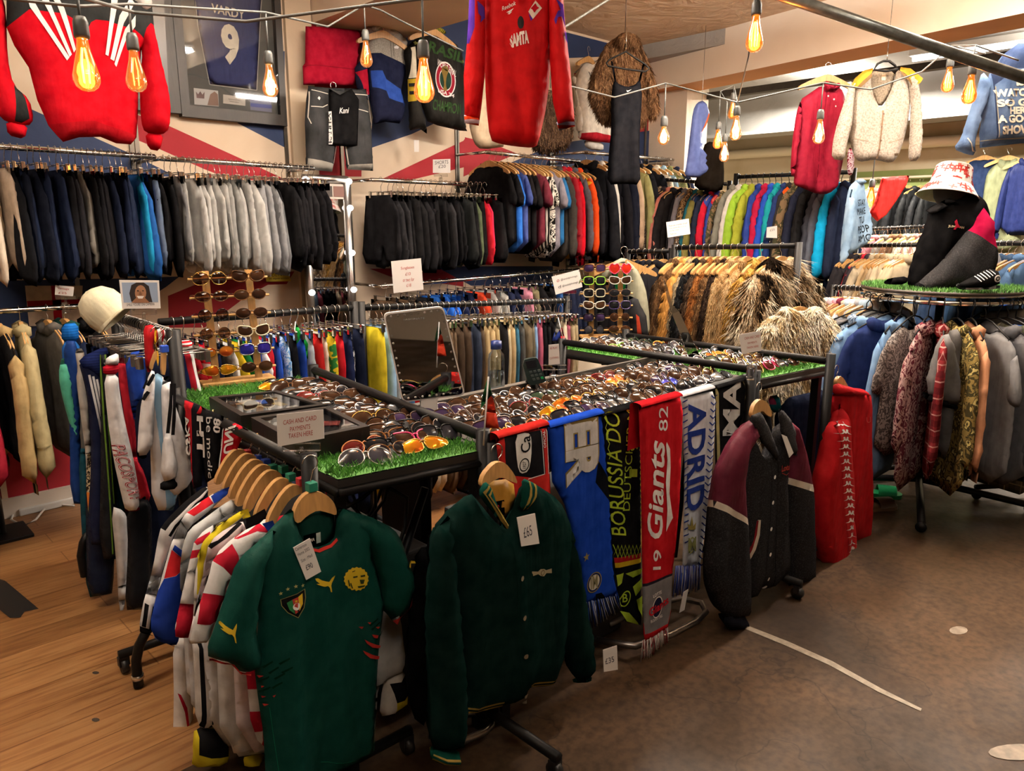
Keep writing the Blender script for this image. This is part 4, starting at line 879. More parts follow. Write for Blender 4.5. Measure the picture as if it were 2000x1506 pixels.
H.decal('leaping_cat_logo', H.poly([(1060 + 40 * a, 475 + 30 * b) for a, b in [(0, .8), (.3, .2), (.9, 0), (1, .35), (.6, .7), (.2, 1)]]), YL)
H.decal('leaping_cat_logo', H.poly([(606 + 104 * a, 545 + 80 * b) for a, b in PUMA]), YL, 'body', 'yellow leaping cat on the chest')
H.decal('lion_head', H.poly([(808 + (57 + 5 * (i % 2)) * cos(2 * pi * i / 36), 557 + (54 + 5 * (i % 2)) * sin(2 * pi * i / 36)) for i in range(36)]), YL, 'body', 'yellow lion head')
H.decal('lion_features', H.poly([(790, 545), (812, 541), (812, 548), (792, 552)], [(826, 540), (850, 536), (850, 545), (828, 548)], [(822, 560), (848, 560), (842, 580), (828, 580)], [(812, 592), (850, 586), (846, 594), (818, 600)], [(770, 560), (778, 590), (772, 592), (765, 562)], [(782, 575), (792, 602), (787, 604), (777, 578)], [(785, 520), (800, 514), (800, 518), (787, 524)], [(795, 605), (806, 610), (800, 612)]), M('2c3a18', 'print'), 'body', lift=.003)
SHD = [(440, 655), (500, 625), (552, 597), (557, 640), (548, 690), (515, 735), (470, 715), (445, 685)]
H.decal('crest', H.poly(SHD), BK, 'body', 'black shield crest with green, red and yellow stripes')
def shr(k, L): return [(498 + (x - 498) * k, 664 + (y - 664) * k) for x, y in L]
H.decal('crest_border', H.poly(*[[a, b, (498 + (b[0] - 498) * .94, 664 + (b[1] - 664) * .94), (498 + (a[0] - 498) * .94, 664 + (a[1] - 664) * .94)] for a, b in zip(SHD, SHD[1:] + SHD[:1])]), M('8d8550', 'print'), 'body', lift=.0022)
H.decal('crest_stripe', H.poly([(467, 668), (490, 650), (500, 716), (478, 700)]), M('1f7a44', 'print'), 'body', lift=.0026)
H.decal('crest_stripe', H.poly([(490, 650), (515, 634), (522, 700), (502, 716)]), M('b5342f', 'print'), 'body', lift=.0026)
H.decal('crest_stripe', H.poly([(515, 634), (538, 618), (540, 668), (522, 700)]), YL, 'body', lift=.0026)
H.decal('crest_ball', [H.dot((508, 680), .0095)], WH, 'body', lift=.0032); H.decal('crest_star', [H.star((506, 655), .005)], YL, 'body', lift=.0032)
H.decal('star', [H.star(p, .0055) for p in ((443, 626), (473, 602), (507, 586), (541, 582))], M('b8a86a', 'print'), 'body')
H.decal('tear', H.poly([(822, 790), (845, 788), (838, 800)], [(862, 766), (880, 766), (874, 776)], [(902, 790), (930, 790), (918, 800)], [(885, 825), (920, 832), (915, 846), (895, 842)], [(850, 850), (880, 866), (945, 890), (935, 898), (890, 890), (862, 870)], [(845, 905), (890, 925), (935, 940), (930, 952), (880, 942), (855, 922)], [(345, 1035), (368, 1028), (352, 1044)], [(360, 1080), (372, 1078), (362, 1090)], [(405, 1120), (420, 1112), (412, 1126)], [(362, 1130), (380, 1128), (366, 1140)], [(368, 1168), (392, 1164), (375, 1178)]), RT, 'body', 'red slashes across the ribs', lift=.003)
H.decal('slash', H.poly(*[[(x, y), (x + 45, y - 35), (x + 47, y - 28), (x + 8, y + 6)] for x, y in ((360, 985), (385, 1010), (410, 1035), (430, 960), (345, 1060), (400, 1080), (440, 1000), (350, 1110), (870, 780), (880, 800), (905, 850))]), M('082a20'), 'body', lift=.0025)
H.part('neck_label', [(578, 365), (625, 352), (662, 343), (664, 402), (590, 414)], M('10403a'), T=.002, w=.01, nf=0, y0=.001, smooth=0)
H.text('PUMA', (590, 398), (630, 388), (590, 382), WH, lift=.001, cut=0); H.decal('care_patch', H.poly([(638, 352), (660, 345), (662, 395), (640, 402)]), M('9fb0ac'), lift=.001)
for a in [((395, 1180), (440, 1506)), ((918, 1262), (910, 1400)), ((650, 1450), (815, 1440))]: H.decal('seam', H.bars([a], .0015), M('1c6a52'), 'body', lift=.003)
h = H.hanger([(524, 284), (533, 222), (570, 168), (618, 140), (680, 158), (718, 196), (733, 238), (730, 262), (690, 248), (640, 236), (590, 262), (548, 302)], [(617, 148), (610, 12)], 'wooden hanger of the dark green football shirt')
H.cube((617, 125), .012, M('14705a', 'plastic'), h)
paper('price_tag', 'white handwritten tag pinned on the dark green football shirt', 'price tag', H.pl, [(485, 395), (565, 350), (620, 510), (548, 550)], [('Cameroon', (497, 412), (550, 385), (492, 398)), ('Home 2002', (510, 436), (565, 405), (504, 422)), ('Size : Med', (525, 466), (578, 436), (520, 452)), ('£90', (550, 504), (582, 488), (540, 480))], CA, off=.045)
# --- the football shirts queued behind it
def jersey(k, v, label, sleeve, body, mat, patches=(), hang=None, cuff=None, dec=(), bm=None, cube=None, bp=()):
    H = Hero('football_shirt', label, 'football shirt', (.93, v, .985), 0, CB_, 'football shirts on the near rail')
    H.part('body', body, bm or mat, T=.022, w=.06, amp=.014, nf=5, seed=k, y0=.01, patches=bp, res=.03)
    H.part('sleeve', sleeve, mat, patches=patches, T=.03, w=.045, amp=.008, nf=3, seed=k + 20, y0=-.004)
    for nm, px, m in dec: H.decal(nm, H.poly(*px), m)
    if hang:
        h = H.hanger(hang[0], hang[1], 'wooden hanger of the ' + label.split(',')[0][:70])
        if cube: H.cube(hang[2], .011, cube, h)
    return H
def hg(x, y, s=1.0):
    'hanger arc seen from its near shoulder: apex x,y'
    return [(x - 130 * s, y + 205 * s), (x - 118 * s, y + 150 * s), (x - 70 * s, y + 62 * s), (x - 30 * s, y + 16 * s), (x, y), (x + 40 * s, y + 8 * s), (x + 60 * s, y + 40 * s), (x + 20 * s, y + 48 * s), (x - 20 * s, y + 72 * s), (x - 60 * s, y + 130 * s), (x - 95 * s, y + 200 * s)]
CUB = [M(c, 'plastic') for c in ('b02a34', '14705a', '14705a', '14705a', '1f3f9c', '1f3f9c', 'b02a34', '1f3f9c', 'b02a34')]
RD, YW, BL, PK = M('a81f31'), M('cdbb2c'), M('1f3a94'), M('d8c8c6')
def bodyof(x0, y0, x1, y1, dx=0): return [(x0, y0), (x0 + 130, y0 - 70), (x1, y0 - 20), (x1 + 20, y1), (x0 + 40 + dx, y1 + 60), (x0 + 10 + dx, y0 + 300)]
jersey(1, 1.735, 'red and white chequered football shirt with blue collar, second on the near rail', [(1310, 300), (1250, 300), (1130, 375), (1030, 470), (1010, 560), (975, 660), (940, 780), (912, 888), (960, 882), (1010, 880), (1050, 760), (1110, 580), (1150, 520), (1210, 430), (1330, 345)], [(1250, 300), (1420, 260), (1700, 300), (1760, 500), (1740, 1300), (1350, 1450), (1230, 1340), (1200, 1000), (1120, 560)], M('dddbd8'), [([(1022, 480), (1115, 395), (1130, 440), (1145, 500), (1110, 550), (1060, 500)], RD), ([(1130, 378), (1255, 300), (1290, 330), (1300, 340), (1230, 330), (1145, 372)], RD), ([(978, 640), (1030, 630), (1085, 650), (1060, 735), (1045, 765), (945, 782)], RD)], (hg(1420, 112), [(1470, 108), (1470, 30)], (1462, 100)), bm=M('d9d4d0', 'check', c2='a81f31', scale=7.5), cube=CUB[0], dec=[('collar', [[(1255, 295), (1300, 275), (1335, 330), (1290, 345)]], BL)])
jersey(2, 1.81, 'pinkish white football shirt with black collar, third on the near rail', [(1170, 290), (1080, 340), (1010, 400), (990, 520), (960, 640), (930, 780), (905, 885), (970, 885), (1010, 600), (1040, 470), (1140, 375), (1260, 290)], bodyof(1060, 420, 1500, 1380, 60), PK, [([(1172, 262), (1255, 215), (1285, 280), (1180, 330)], BK), ([(1005, 410), (1085, 345), (1165, 290), (1165, 300), (1090, 357), (1014, 420)], BK)], (hg(1360, 80), [(1413, 78), (1413, 5)], (1411, 78)), cube=CUB[1], dec=[('collar', [[(1172, 268), (1255, 215), (1283, 275), (1182, 340)]], BK)])
jersey(3, 1.885, 'white football shirt edged with yellow, fourth on the near rail', [(1200, 225), (1150, 250), (1060, 310), (980, 390), (955, 480), (940, 640), (935, 760), (922, 885), (965, 885), (1000, 560), (1010, 440), (1090, 340), (1205, 250)], bodyof(1000, 420, 1430, 1400, 40), M('dcdad6'), [([(1200, 225), (1150, 250), (1060, 310), (980, 390), (955, 480), (945, 640), (962, 640), (972, 490), (995, 400), (1070, 325), (1155, 265), (1205, 240)], YW)], (hg(1310, 42), [(1375, 42), (1375, -25)], (1375, 40)), cube=CUB[2], dec=[('collar', [[(1155, 250), (1192, 225), (1200, 262), (1168, 275)]], YW)])
jersey(4, 1.955, 'white football shirt with red sleeve blocks, fifth on the near rail', [(1140, 240), (1000, 330), (940, 390), (920, 470), (900, 560), (870, 690), (840, 850), (880, 858), (925, 856), (950, 700), (965, 480), (1010, 380), (1150, 260)], bodyof(980, 420, 1380, 1350), M('d8d6d4'), [([(940, 388), (985, 350), (1008, 335), (1000, 368), (945, 402)], RD), ([(914, 442), (968, 412), (962, 452), (912, 478)], RD), ([(868, 690), (948, 692), (926, 856), (880, 858), (842, 848)], RD)], (hg(1270, 15), [(1330, 20), (1330, -42)], (1324, 35)), cube=CUB[3])
jersey(5, 2.02, 'pale silver football shirt, sixth on the near rail', [(1130, 180), (1080, 210), (1000, 270), (915, 330), (885, 400), (870, 520), (872, 640), (905, 650), (925, 480), (950, 390), (1010, 330), (1150, 240)], bodyof(930, 430, 1330, 1300), M('bfc4c4', 'satin', rough=.45), (), (hg(1230, -10, .95), [(1290, -5), (1290, -58)], (1290, 8)), cube=CUB[4])
jersey(6, 2.085, 'white, red and blue football shirt with deep blue sleeves, seventh on the near rail', [(1100, 120), (1010, 170), (900, 250), (870, 300), (830, 400), (790, 550), (760, 640), (722, 800), (760, 872), (850, 897), (866, 870), (885, 650), (885, 480), (885, 390), (915, 320), (1005, 250), (1110, 150)], bodyof(900, 430, 1280, 1250), M('d8d8d8'), [([(905, 250), (1010, 168), (1018, 195), (925, 258)], M('b3202a')), ([(838, 400), (880, 432), (878, 468), (828, 425)], BL), ([(826, 426), (878, 468), (878, 520), (788, 565), (808, 490)], M('c0262c')), ([(788, 566), (880, 520), (882, 660), (864, 872), (850, 897), (760, 872), (722, 800), (760, 640)], BL)], (hg(1195, -38, .9), [(1250, -32), (1250, -75)], (1255, -12)), cube=CUB[5], dec=[('collar', [[(1012, 165), (1100, 118), (1108, 145), (1020, 195)]], BL)])
J7 = jersey(7, 2.16, 'white football shirt with black shoulder stripes, last on the near rail', [(1000, 115), (900, 190), (800, 290), (770, 340), (740, 520), (695, 680), (675, 800), (676, 834), (733, 836), (745, 690), (790, 520), (830, 390), (870, 300), (1010, 160)], bodyof(880, 430, 1230, 1180), M('d0cfcd'), [([(990, 118), (900, 185), (800, 285), (778, 325), (790, 330), (815, 295), (910, 200), (1000, 130)], BK), ([(1004, 140), (930, 195), (830, 300), (800, 350), (812, 356), (842, 310), (940, 212), (1008, 150)], BK), ([(676, 800), (735, 805), (733, 836), (676, 834)], BK), ([(697, 684), (709, 686), (694, 795), (680, 795)], BK), ([(722, 688), (734, 690), (720, 800), (706, 798)], BK)], (hg(1150, -60, .85), [(1200, -58), (1200, -92)], (1205, -38)), cube=CUB[6])
H = Hero('tracksuit_jacket', 'white track top with red piping hanging low behind the football shirts', 'track top', (.9, 2.3, .9), 0, CB_)
H.part('body', [(838, 860), (925, 860), (940, 1100), (932, 1490), (885, 1500), (830, 1495), (845, 1200)], M('d5d3d0'), patches=[([(853, 1118), (866, 1122), (892, 1180), (908, 1300), (919, 1480), (903, 1482), (895, 1300), (880, 1200)], RD)], T=.03, amp=.012); H.part('hem', [(828, 1460), (935, 1455), (940, 1520), (832, 1540)], M('c9c6c2'), T=.034, w=.02, nf=0)
H = Hero('track_jacket', 'white track jacket with three black sleeve stripes and yellow cuff', 'track jacket', (.9, 2.0, .9), 0, CB_)
H.part('sleeve', [(930, 850), (1060, 850), (1150, 1000), (1165, 1100), (1130, 1230), (1085, 1298), (1040, 1288), (950, 1294), (942, 1000)], M('cfcbc5'), patches=[([(x, 852), (x + 15, 852), (x + 17 + 18, 1288), (x + 18, 1288)], BK) for x in (948, 985, 1022)], T=.045, w=.06, amp=.01)
H.part('cuff', [(950, 1285), (1100, 1285), (1112, 1420), (1060, 1480), (928, 1490), (940, 1400)], YW, patches=[([(956, 1288), (1100, 1290), (1078, 1398), (950, 1408)], BK)], T=.047, w=.05, nf=2)
H = Hero('long_sleeved_shirt', 'off-white long-sleeved shirt with red blocks and yellow hem behind the green shirt', 'football shirt', (.9, 1.9, .9), 0, CB_)
H.part('body', [(1115, 980), (1260, 980), (1280, 1200), (1285, 1400), (1200, 1425), (1115, 1418), (1130, 1200)], M('cdc2b5'), patches=[([(1190, 990), (1225, 990), (1250, 1080), (1225, 1100)], RD), ([(1232, 1215), (1275, 1210), (1282, 1350), (1245, 1330)], RD)], T=.03, amp=.012); H.part('hem', [(1180, 1440), (1285, 1415), (1280, 1465), (1188, 1492)], YW, T=.03, w=.02, nf=0)
H = Hero('football_shirt', 'white football shirt with black and yellow cuff beside the green shirt', 'football shirt', (.95, 1.78, .9), 0, CA)
H.part('body', [(900, 700), (1000, 640), (1050, 760), (1068, 920), (1070, 1010), (1000, 1060), (940, 1080), (930, 1300), (900, 1320)], M('bfbcb6'), T=.03, amp=.014)
H.part('sleeve', [(985, 1030), (1070, 1000), (1078, 1180), (1010, 1225), (945, 1245), (960, 1100)], M('cfc8bd'), patches=[([(980, 1070), (1072, 1040), (1070, 1130), (1000, 1152)], BK), ([(1000, 1152), (1075, 1128), (1078, 1192), (1005, 1222)], YW)], T=.035)
# --- green varsity jacket
VG = M('071d1a', 'fabric', bump=.7); GD = M('8d7a3c'); VC = M('0e3c33', 'fabric')
H = Hero('varsity_jacket', 'dark green wool varsity jacket with gold-striped collar on the front rail', 'jacket', (1.48, 1.42, .955), 0, CA)
H.part('lining', [(1440, 110), (1610, 90), (1625, 215), (1560, 290), (1500, 250)], M('a0742c', 'satin'), y0=.012, T=.006, w=.02, nf=3)
H.part('neck_label', [(1488, 205), (1555, 190), (1558, 262), (1520, 262)], BK, y0=.002, T=.003, w=.01, nf=0, smooth=0); H.decal('label_mark', [H.dot((1518, 224), .006)] , M('b3262e'), lift=.001)
H.part('body', [(1385, 152), (1270, 245), (1200, 340), (1215, 480), (1290, 560), (1330, 900), (1342, 1180), (1345, 1232), (1440, 1215), (1522, 1195), (1560, 1175), (1600, 1178), (1632, 1160), (1634, 1098), (1770, 1095), (1800, 1045), (1845, 900), (1865, 500), (1872, 300), (1822, 190), (1700, 110), (1650, 92), (1605, 220), (1545, 325), (1500, 290), (1425, 195)], VG, T=.045, w=.1, amp=.02, nf=8, seed=12, patches=[([(1352, 1180), (1520, 1148), (1521, 1158), (1352, 1190)], GD), ([(1352, 1200), (1520, 1168), (1521, 1178), (1352, 1210)], GD), ([(1636, 1058), (1790, 1046), (1786, 1055), (1636, 1068)], GD), ([(1636, 1078), (1778, 1066), (1774, 1075), (1636, 1088)], GD)])
H.decal('placket', H.bars([((1532, 320), (1550, 600)), ((1550, 600), (1565, 900)), ((1565, 900), (1572, 1175)), ((1625, 330), (1632, 1100))], .002), M('07211c'), 'body', lift=.002)
for p in ((1570, 538), (1580, 725), (1586, 908), (1606, 1108), (1606, 1140)): H.decal('button', [H.dot(p, .0075)], M('a59c84', 'metal', rough=.35, metal=.7), 'body', lift=.004, cut=0)
H.decal('badge', H.poly([(1632, 512), (1660, 512), (1672, 500), (1690, 500), (1700, 506), (1727, 498), (1728, 520), (1702, 520), (1690, 535), (1672, 532), (1660, 524), (1634, 535)]), M('8f866a', 'print'), 'body', 'small silver badge'); H.decal('badge_ring', [H.ring((1681, 517), .006, .0085)], M('5d4b33'), 'body', lift=.003)
H.decal('pocket_welt', H.bars([((1415, 850), (1390, 960)), ((1740, 740), (1775, 860))], .004), M('081f1a'), 'body', lift=.002)
for px, st in (([(1388, 140), (1420, 84), (1452, 112), (1482, 200), (1534, 302), (1526, 322), (1480, 262), (1420, 192)], [[(1400, 135), (1428, 100), (1434, 106), (1410, 142), (1500, 268), (1528, 306), (1524, 314), (1490, 272)], [(1420, 145), (1440, 118), (1446, 124), (1430, 150), (1500, 250), (1530, 294), (1528, 302), (1494, 258)]]), ([(1602, 70), (1650, 90), (1684, 112), (1672, 162), (1632, 216), (1592, 226), (1602, 150)], [[(1625, 82), (1634, 86), (1632, 150), (1606, 222), (1598, 224), (1620, 150)], [(1650, 92), (1660, 98), (1655, 155), (1625, 215), (1616, 219), (1644, 152)]])):
    H.part('collar', px, VC, T=.014, w=.02, nf=0, y0=-.03, res=.015)
    H.decal('collar_stripe', H.poly(*st), GD, lift=.002)
H.part('sleeve', [(1275, 240), (1205, 325), (1182, 440), (1168, 700), (1165, 900), (1190, 1100), (1178, 1380), (1240, 1392), (1318, 1390), (1346, 1232), (1342, 1000), (1314, 700), (1290, 500), (1282, 400)], VG, T=.055, w=.07, amp=.02, nf=6, y0=-.015, seed=4)
H.part('cuff', [(1183, 1383), (1320, 1385), (1306, 1456), (1184, 1450)], VC, T=.045, w=.03, nf=0, y0=-.015, patches=[([(1184, 1403), (1316, 1408), (1314, 1416), (1184, 1412)], GD), ([(1184, 1426), (1311, 1430), (1309, 1439), (1184, 1436)], GD)])
H.part('sleeve', [(1826, 196), (1872, 300), (1922, 500), (1962, 700), (1988, 900), (1988, 1060), (1900, 1075), (1852, 900), (1845, 500)], VG, T=.05, w=.06, amp=.014, nf=4, y0=.01, seed=6); H.part('cuff', [(1893, 1062), (1990, 1050), (1986, 1082), (1900, 1086)], VC, T=.035, w=.02, nf=0, y0=.01)
H.hanger([(1432, 112), (1448, 62), (1492, 12), (1522, 2), (1550, 8), (1592, 60), (1610, 108), (1585, 100), (1530, 74), (1478, 100), (1450, 134)], [(1522, 8), (1516, -45)], 'wooden hanger of the dark green varsity jacket')
paper('price_tag', 'white tag marked with a handwritten price on the dark green varsity jacket', 'price tag', H.pl, [(1537, 245), (1625, 226), (1647, 370), (1560, 383)], [('£65', (1572, 344), (1612, 328), (1566, 296))], CA, off=.062)
H = Hero('jacket', 'plain black jacket hanging behind the green varsity jacket', 'jacket', (1.4, 1.62, .955), 0, CA)
H.part('body', [(1150, 380), (1300, 300), (1450, 420), (1440, 1000), (1180, 1180)], M('0d0e10'), T=.03, amp=.015); H.part('sleeve', [(1140, 420), (1185, 420), (1190, 900), (1180, 1300), (1100, 1240), (1078, 1000), (1100, 700)], M('0d0e10'), T=.05, w=.06, amp=.02)
# --- scarves on the front rail
def scarf(label, px, mat, crop, v=1.525, patches=(), fringe=None, fr_m=None, seed=1, top=None, amp=.006, o=None, ang=0.0):
    H = Hero('football_scarf', label, 'scarf', o or (2.0, v, .955), ang, crop, 'football scarves draped on the stall rails')
    H.part('cloth', px, mat, patches=patches, T=.008, w=.012, amp=amp, nf=3, smooth=0, seed=seed, res=.02, wide=(.03, .07)); H.f['cloth'] = H.last
    if fringe:
        a, b, c, d = fringe; r = random.Random(seed); n = 44; mb = MB(); pa, pb, pc, pd = H.pl.pts([a, b, c, d], crop)
        for i in range(n):
            t = (i + .5) / n; s = t + r.uniform(-.05, .05); k = r.uniform(.85, 1.05)
            x0, z0 = pa[0] + (pb[0] - pa[0]) * t, pa[1] + (pb[1] - pa[1]) * t; x1, z1 = pd[0] + (pc[0] - pd[0]) * s, pd[1] + (pc[1] - pd[1]) * s
            x1, z1 = x0 + (x1 - x0) * k, z0 + (z1 - z0) * k; y = r.uniform(-.008, .004)
            mb.tube([(x0, y * .3, z0 + .006), ((x0 + x1) / 2 + r.uniform(-.003, .003), y, (z0 + z1) / 2), (x1 + r.uniform(-.004, .004), y, z1)], .0016, i % len(fr_m), n=4)
        mb.build('fringe', fr_m, H.t)
    if top:  # the part that lies over the rail and down the other side
        q = H.pl.pts(top, crop); x0, x1 = q[0][0], q[1][0]; z = max(q[0][1], q[1][1]); vs = []; fs = []; n = 9
        for i in range(n + 1):
            a = pi * i / n; zz = z + .012 * sin(a); y = .012 - .024 * cos(a) * 1.0
            for x in (x0, x1): vs.append((x, y, zz))
        for x in (x0, x1): vs.append((x, .04, z - .16))
        fs = [(2 * i, 2 * i + 1, 2 * i + 3, 2 * i + 2) for i in range(n + 1)]
        MB().add(vs, fs).build('folded_end', mat, H.t)
    return H
BLUE, NAVY, SILV, NEON, CRED, GREY_ = M('173ea6'), M('101a4a'), M('c3c2be'), M('b3cf3c'), M('b01a22'), M('77777a')
H = scarf('black and red football scarf with a white club mark beside the flagpole', [(385, 1052), (742, 985), (768, 1390), (770, 1720), (640, 1800), (470, 1500), (402, 1200)], M('ad2723'), CE, patches=[([(438, 1046), (700, 996), (722, 1300), (640, 1330), (452, 1310), (440, 1190)], M('17171b'))], top=[(385, 1052), (742, 985)], seed=2)
H.decal('club_mark', H.poly([(505, 1035), (600, 1012), (622, 1050), (620, 1190), (600, 1285), (545, 1302), (522, 1240)], smooth=1), WH, 'cloth', 'white club mark'); H.text('Ca', (612, 1145), (612, 1030), (545, 1160), BK, lift=.003); H.decal('club_badge', [H.ring((570, 1238), .017, .021)], BK, 'cloth', lift=.003); H.text('1927', (582, 1262), (580, 1215), (560, 1262), BK, lift=.003, cut=0)
H.text('OFICIAL', (722, 1118), (715, 1000), (705, 1120), WH, lift=.002, cut=0); H.decal('edge_line', H.bars([((690, 1000), (712, 1302)), ((712, 1302), (600, 1338)), ((728, 992), (740, 1300))], .0025), WH, 'cloth')
H = scarf('blue football scarf with big white letters ER and a round club badge', [(192, 205), (440, 157), (482, 147), (502, 300), (522, 600), (548, 1000), (572, 1112), (395, 1150), (352, 900), (282, 620), (216, 500)], BLUE, CDD, fringe=((395, 1145), (572, 1110), (600, 1175), (412, 1295)), fr_m=[M('2b4aa8'), M('c9cdd8'), M('17233f')], top=[(192, 205), (482, 147)], seed=3, patches=[([(455, 380), (478, 420), (512, 480), (522, 610), (440, 500)], M('0e1016')), ([(440, 1100), (470, 1090), (500, 1128), (450, 1138)], M('0e1016'))])
H.text('ER', (272, 186), (284, 528), (448, 150), SILV, bold=.05); H.text('ER', (268, 182), (280, 534), (455, 145), M('8a7a4a'), bold=.075, lift=.0012)
H.decal('star', [H.star((390, 900), .017)], M('8a7a4a'), 'cloth'); H.decal('club_badge', [H.ring((430, 1035), .0, .034)], M('cfcbb8'), 'cloth', 'round white and blue club badge'); H.decal('club_badge_ring', [H.ring((430, 1035), .028, .034)], NAVY, 'cloth', lift=.003); H.decal('club_badge_ring', [H.ring((430, 1035), .034, .0375)], M('8a7a4a'), 'cloth', lift=.003); H.text('IM', (412, 1075), (448, 1065), (410, 1000), M('8a8464'), lift=.0035)
BX = M('131416')
H = scarf('black and neon yellow football scarf with lattice edging', [(478, 142), (682, 100), (692, 400), (694, 1000), (697, 1272), (612, 1252), (572, 1120), (536, 830), (512, 500)], BX, CDD, top=[(478, 142), (682, 100)], seed=4, patches=[([(546, 908), (694, 880), (694, 906), (550, 936)], M('a51f24')), ([(550, 936), (694, 906), (694, 930), (553, 962)], M('d8b726'))])
H.text('BORUSSIA DO', (604, 785), (566, 128), (528, 780), NEON, bold=.0); H.text('DEUTSCHER M', (622, 650), (648, 112), (585, 652), NEON, bold=-.005); [H.text(s, (662 + k, y), (663 + k, y - 42), (620 + k, y), NEON, bold=.01) for s, y, k in (('1', 470, 0), ('9', 330, 3), ('9', 178, 7))]
zig = []
for k in range(2):
    for i in range(24): 
        y0, y1 = 108 + i * 31, 108 + (i + 1) * 31; a = (672 + i * .5, 690 + i * .15); zig.append(((a[(i + k) % 2], y0), (a[(i + k + 1) % 2], y1)))
H.decal('zigzag', H.bars(zig, .0022), NEON, 'cloth')
H.decal('lattice', H.bars([((538 + 20 * i + d, 835 if d else 835), (538 + 20 * i + 22 - d, 905)) for i in range(7) for d in (0, 22)], .0022), NEON, 'cloth')
H.decal('zigzag', H.bars([((486 + 3 * i + (12 if i % 2 else 0), 150 + i * 28), (486 + 3 * (i + 1) + (0 if i % 2 else 12), 150 + (i + 1) * 28)) for i in range(8)], .0025), NEON, 'cloth')
H.decal('club_badge', [H.ring((600, 1125), .026, .031)], NEON, 'cloth', 'neon round club badge'); H.text('B', (585, 1145), (612, 1140), (583, 1100), NEON); H.decal('neon_flash', H.poly([(600, 990), (690, 960), (694, 985), (640, 1010)], [(640, 1060), (694, 1010), (694, 1060), (655, 1110)], [(660, 1130), (694, 1110), (696, 1230), (670, 1180)], [(570, 1190), (620, 1200), (680, 1268), (612, 1248)], [(556, 1000), (590, 985), (580, 1040), (562, 1060)]), NEON, 'cloth')
H = scarf('red baseball scarf with white script lettering and a grey end', [(682, 96), (905, 44), (920, 120), (903, 600), (882, 850), (862, 1000), (856, 1200), (838, 1290), (712, 1362), (702, 1000), (692, 400)], CRED, CDD, v=1.43, fringe=((702, 1362), (842, 1288), (848, 1350), (690, 1475)), fr_m=[M('b3a7a4'), M('8e2a2e'), M('c9c4c0')], top=[(682, 96), (905, 44)], seed=5, patches=[([(700, 1062), (858, 1000), (852, 1180), (836, 1262), (712, 1320)], GREY_), ([(700, 1050), (860, 990), (858, 1003), (700, 1066)], M('23202c'))])
H.text('Giants', (800, 805), (812, 285), (716, 800), WH, bold=.02, shear=.12); H.text('82', (826, 222), (828, 92), (778, 224), WH, bold=.0); H.text('19', (792, 968), (796, 862), (748, 970), WH)
H.decal('swash', H.poly([(822, 282), (840, 320), (843, 420), (838, 560), (858, 690), (822, 765), (828, 650), (818, 500), (826, 380), (818, 300)]), WH, 'cloth')
H.decal('club_badge', [H.ring((772, 1170), .0, .03, 1.25)], M('1d2038'), 'cloth', 'dark oval badge with red lettering'); H.decal('club_badge_edge', [H.ring((772, 1170), .03, .0335, 1.25)], WH, 'cloth', lift=.003); H.text('Giants', (726, 1225), (836, 1150), (722, 1180), M('a8202c'), bold=.03, lift=.004); H.text('LOTTE', (748, 1120), (795, 1095), (746, 1103), WH, lift=.004, cut=0); H.text('BUSAN 1982', (735, 1255), (800, 1222), (733, 1240), WH, lift=.004, cut=0)
H = scarf('white and royal blue football scarf edged with chevrons', [(905, 40), (960, 34), (1080, 12), (1096, 60), (1086, 300), (1062, 600), (1034, 800), (1012, 952), (918, 958), (924, 700), (930, 400), (916, 200)], M('cfd0d4'), CDD, v=1.53, fringe=((880, 960), (1014, 950), (1008, 1082), (862, 1118)), fr_m=[M('3a52a8'), M('c5cad8'), M('2a3f8f')], top=[(905, 40), (1080, 12)], seed=6)
RB = M('23367e')
H.text('ADRID', (938, 78), (930, 668), (1036, 60), RB, bold=.03); H.decal('chevron', H.bars([q for i in range(26) for q in (((1062 - i * 2.6, 32 + i * 36), (1078 - i * 2.6, 48 + i * 36)), ((1078 - i * 2.6, 48 + i * 36), (1094 - i * 2.6, 30 + i * 36)))], .0055), RB, 'cloth')
H.decal('dash', H.bars([((910 + i * .6, 70 + i * 36), (934 + i * .4, 55 + i * 36)) for i in range(22)], .005), RB, 'cloth'); H.decal('crest', [H.ring((958, 838), .022, .027, 1.3)], M('a8a45e'), 'cloth', 'gold ringed crest with a crown'); H.text('M', (938, 880), (985, 870), (938, 800), M('8b8a52'), lift=.003); H.decal('crest_crown', H.poly([(938, 755), (935, 720), (950, 735), (960, 680), (970, 735), (985, 715), (982, 755)]), M('9a8a4a'), 'cloth')
H = scarf('black and white football scarf with pale edge beside the maroon jacket', [(1095, 0), (1245, -48), (1260, 0), (1250, 120), (1205, 250), (1130, 560), (1095, 700)], M('121214'), CDD, v=1.535, patches=[([(1095, 0), (1104, -4), (1108, 560), (1098, 690)], M('b8ad78')), ([(1238, -46), (1247, -48), (1262, 0), (1250, 120), (1240, 120), (1250, 0)], M('b8ad78'))], top=[(1095, 0), (1245, -48)], seed=7)
H.text('MA', (1212, 246), (1222, -46), (1120, 250), SILV, bold=.03); H.decal('letter_piece', H.poly([(1105, 385), (1150, 320), (1160, 345), (1135, 400)]), SILV, 'cloth')
paper('price_tag', 'white price tag dangling below the neon scarf near the floor', 'price tag', Plane((2, 1.45, .9)), [(465, 1392), (540, 1368), (545, 1498), (470, 1510)], [('£35', (478, 1470), (525, 1455), (474, 1440))], CDD)
paper('price_tag', 'small white tag hanging under the white and blue scarf', 'price tag', Plane((2, 1.5, .9)), [(900, 1085), (926, 1068), (905, 1180), (878, 1195)], [], CDD)
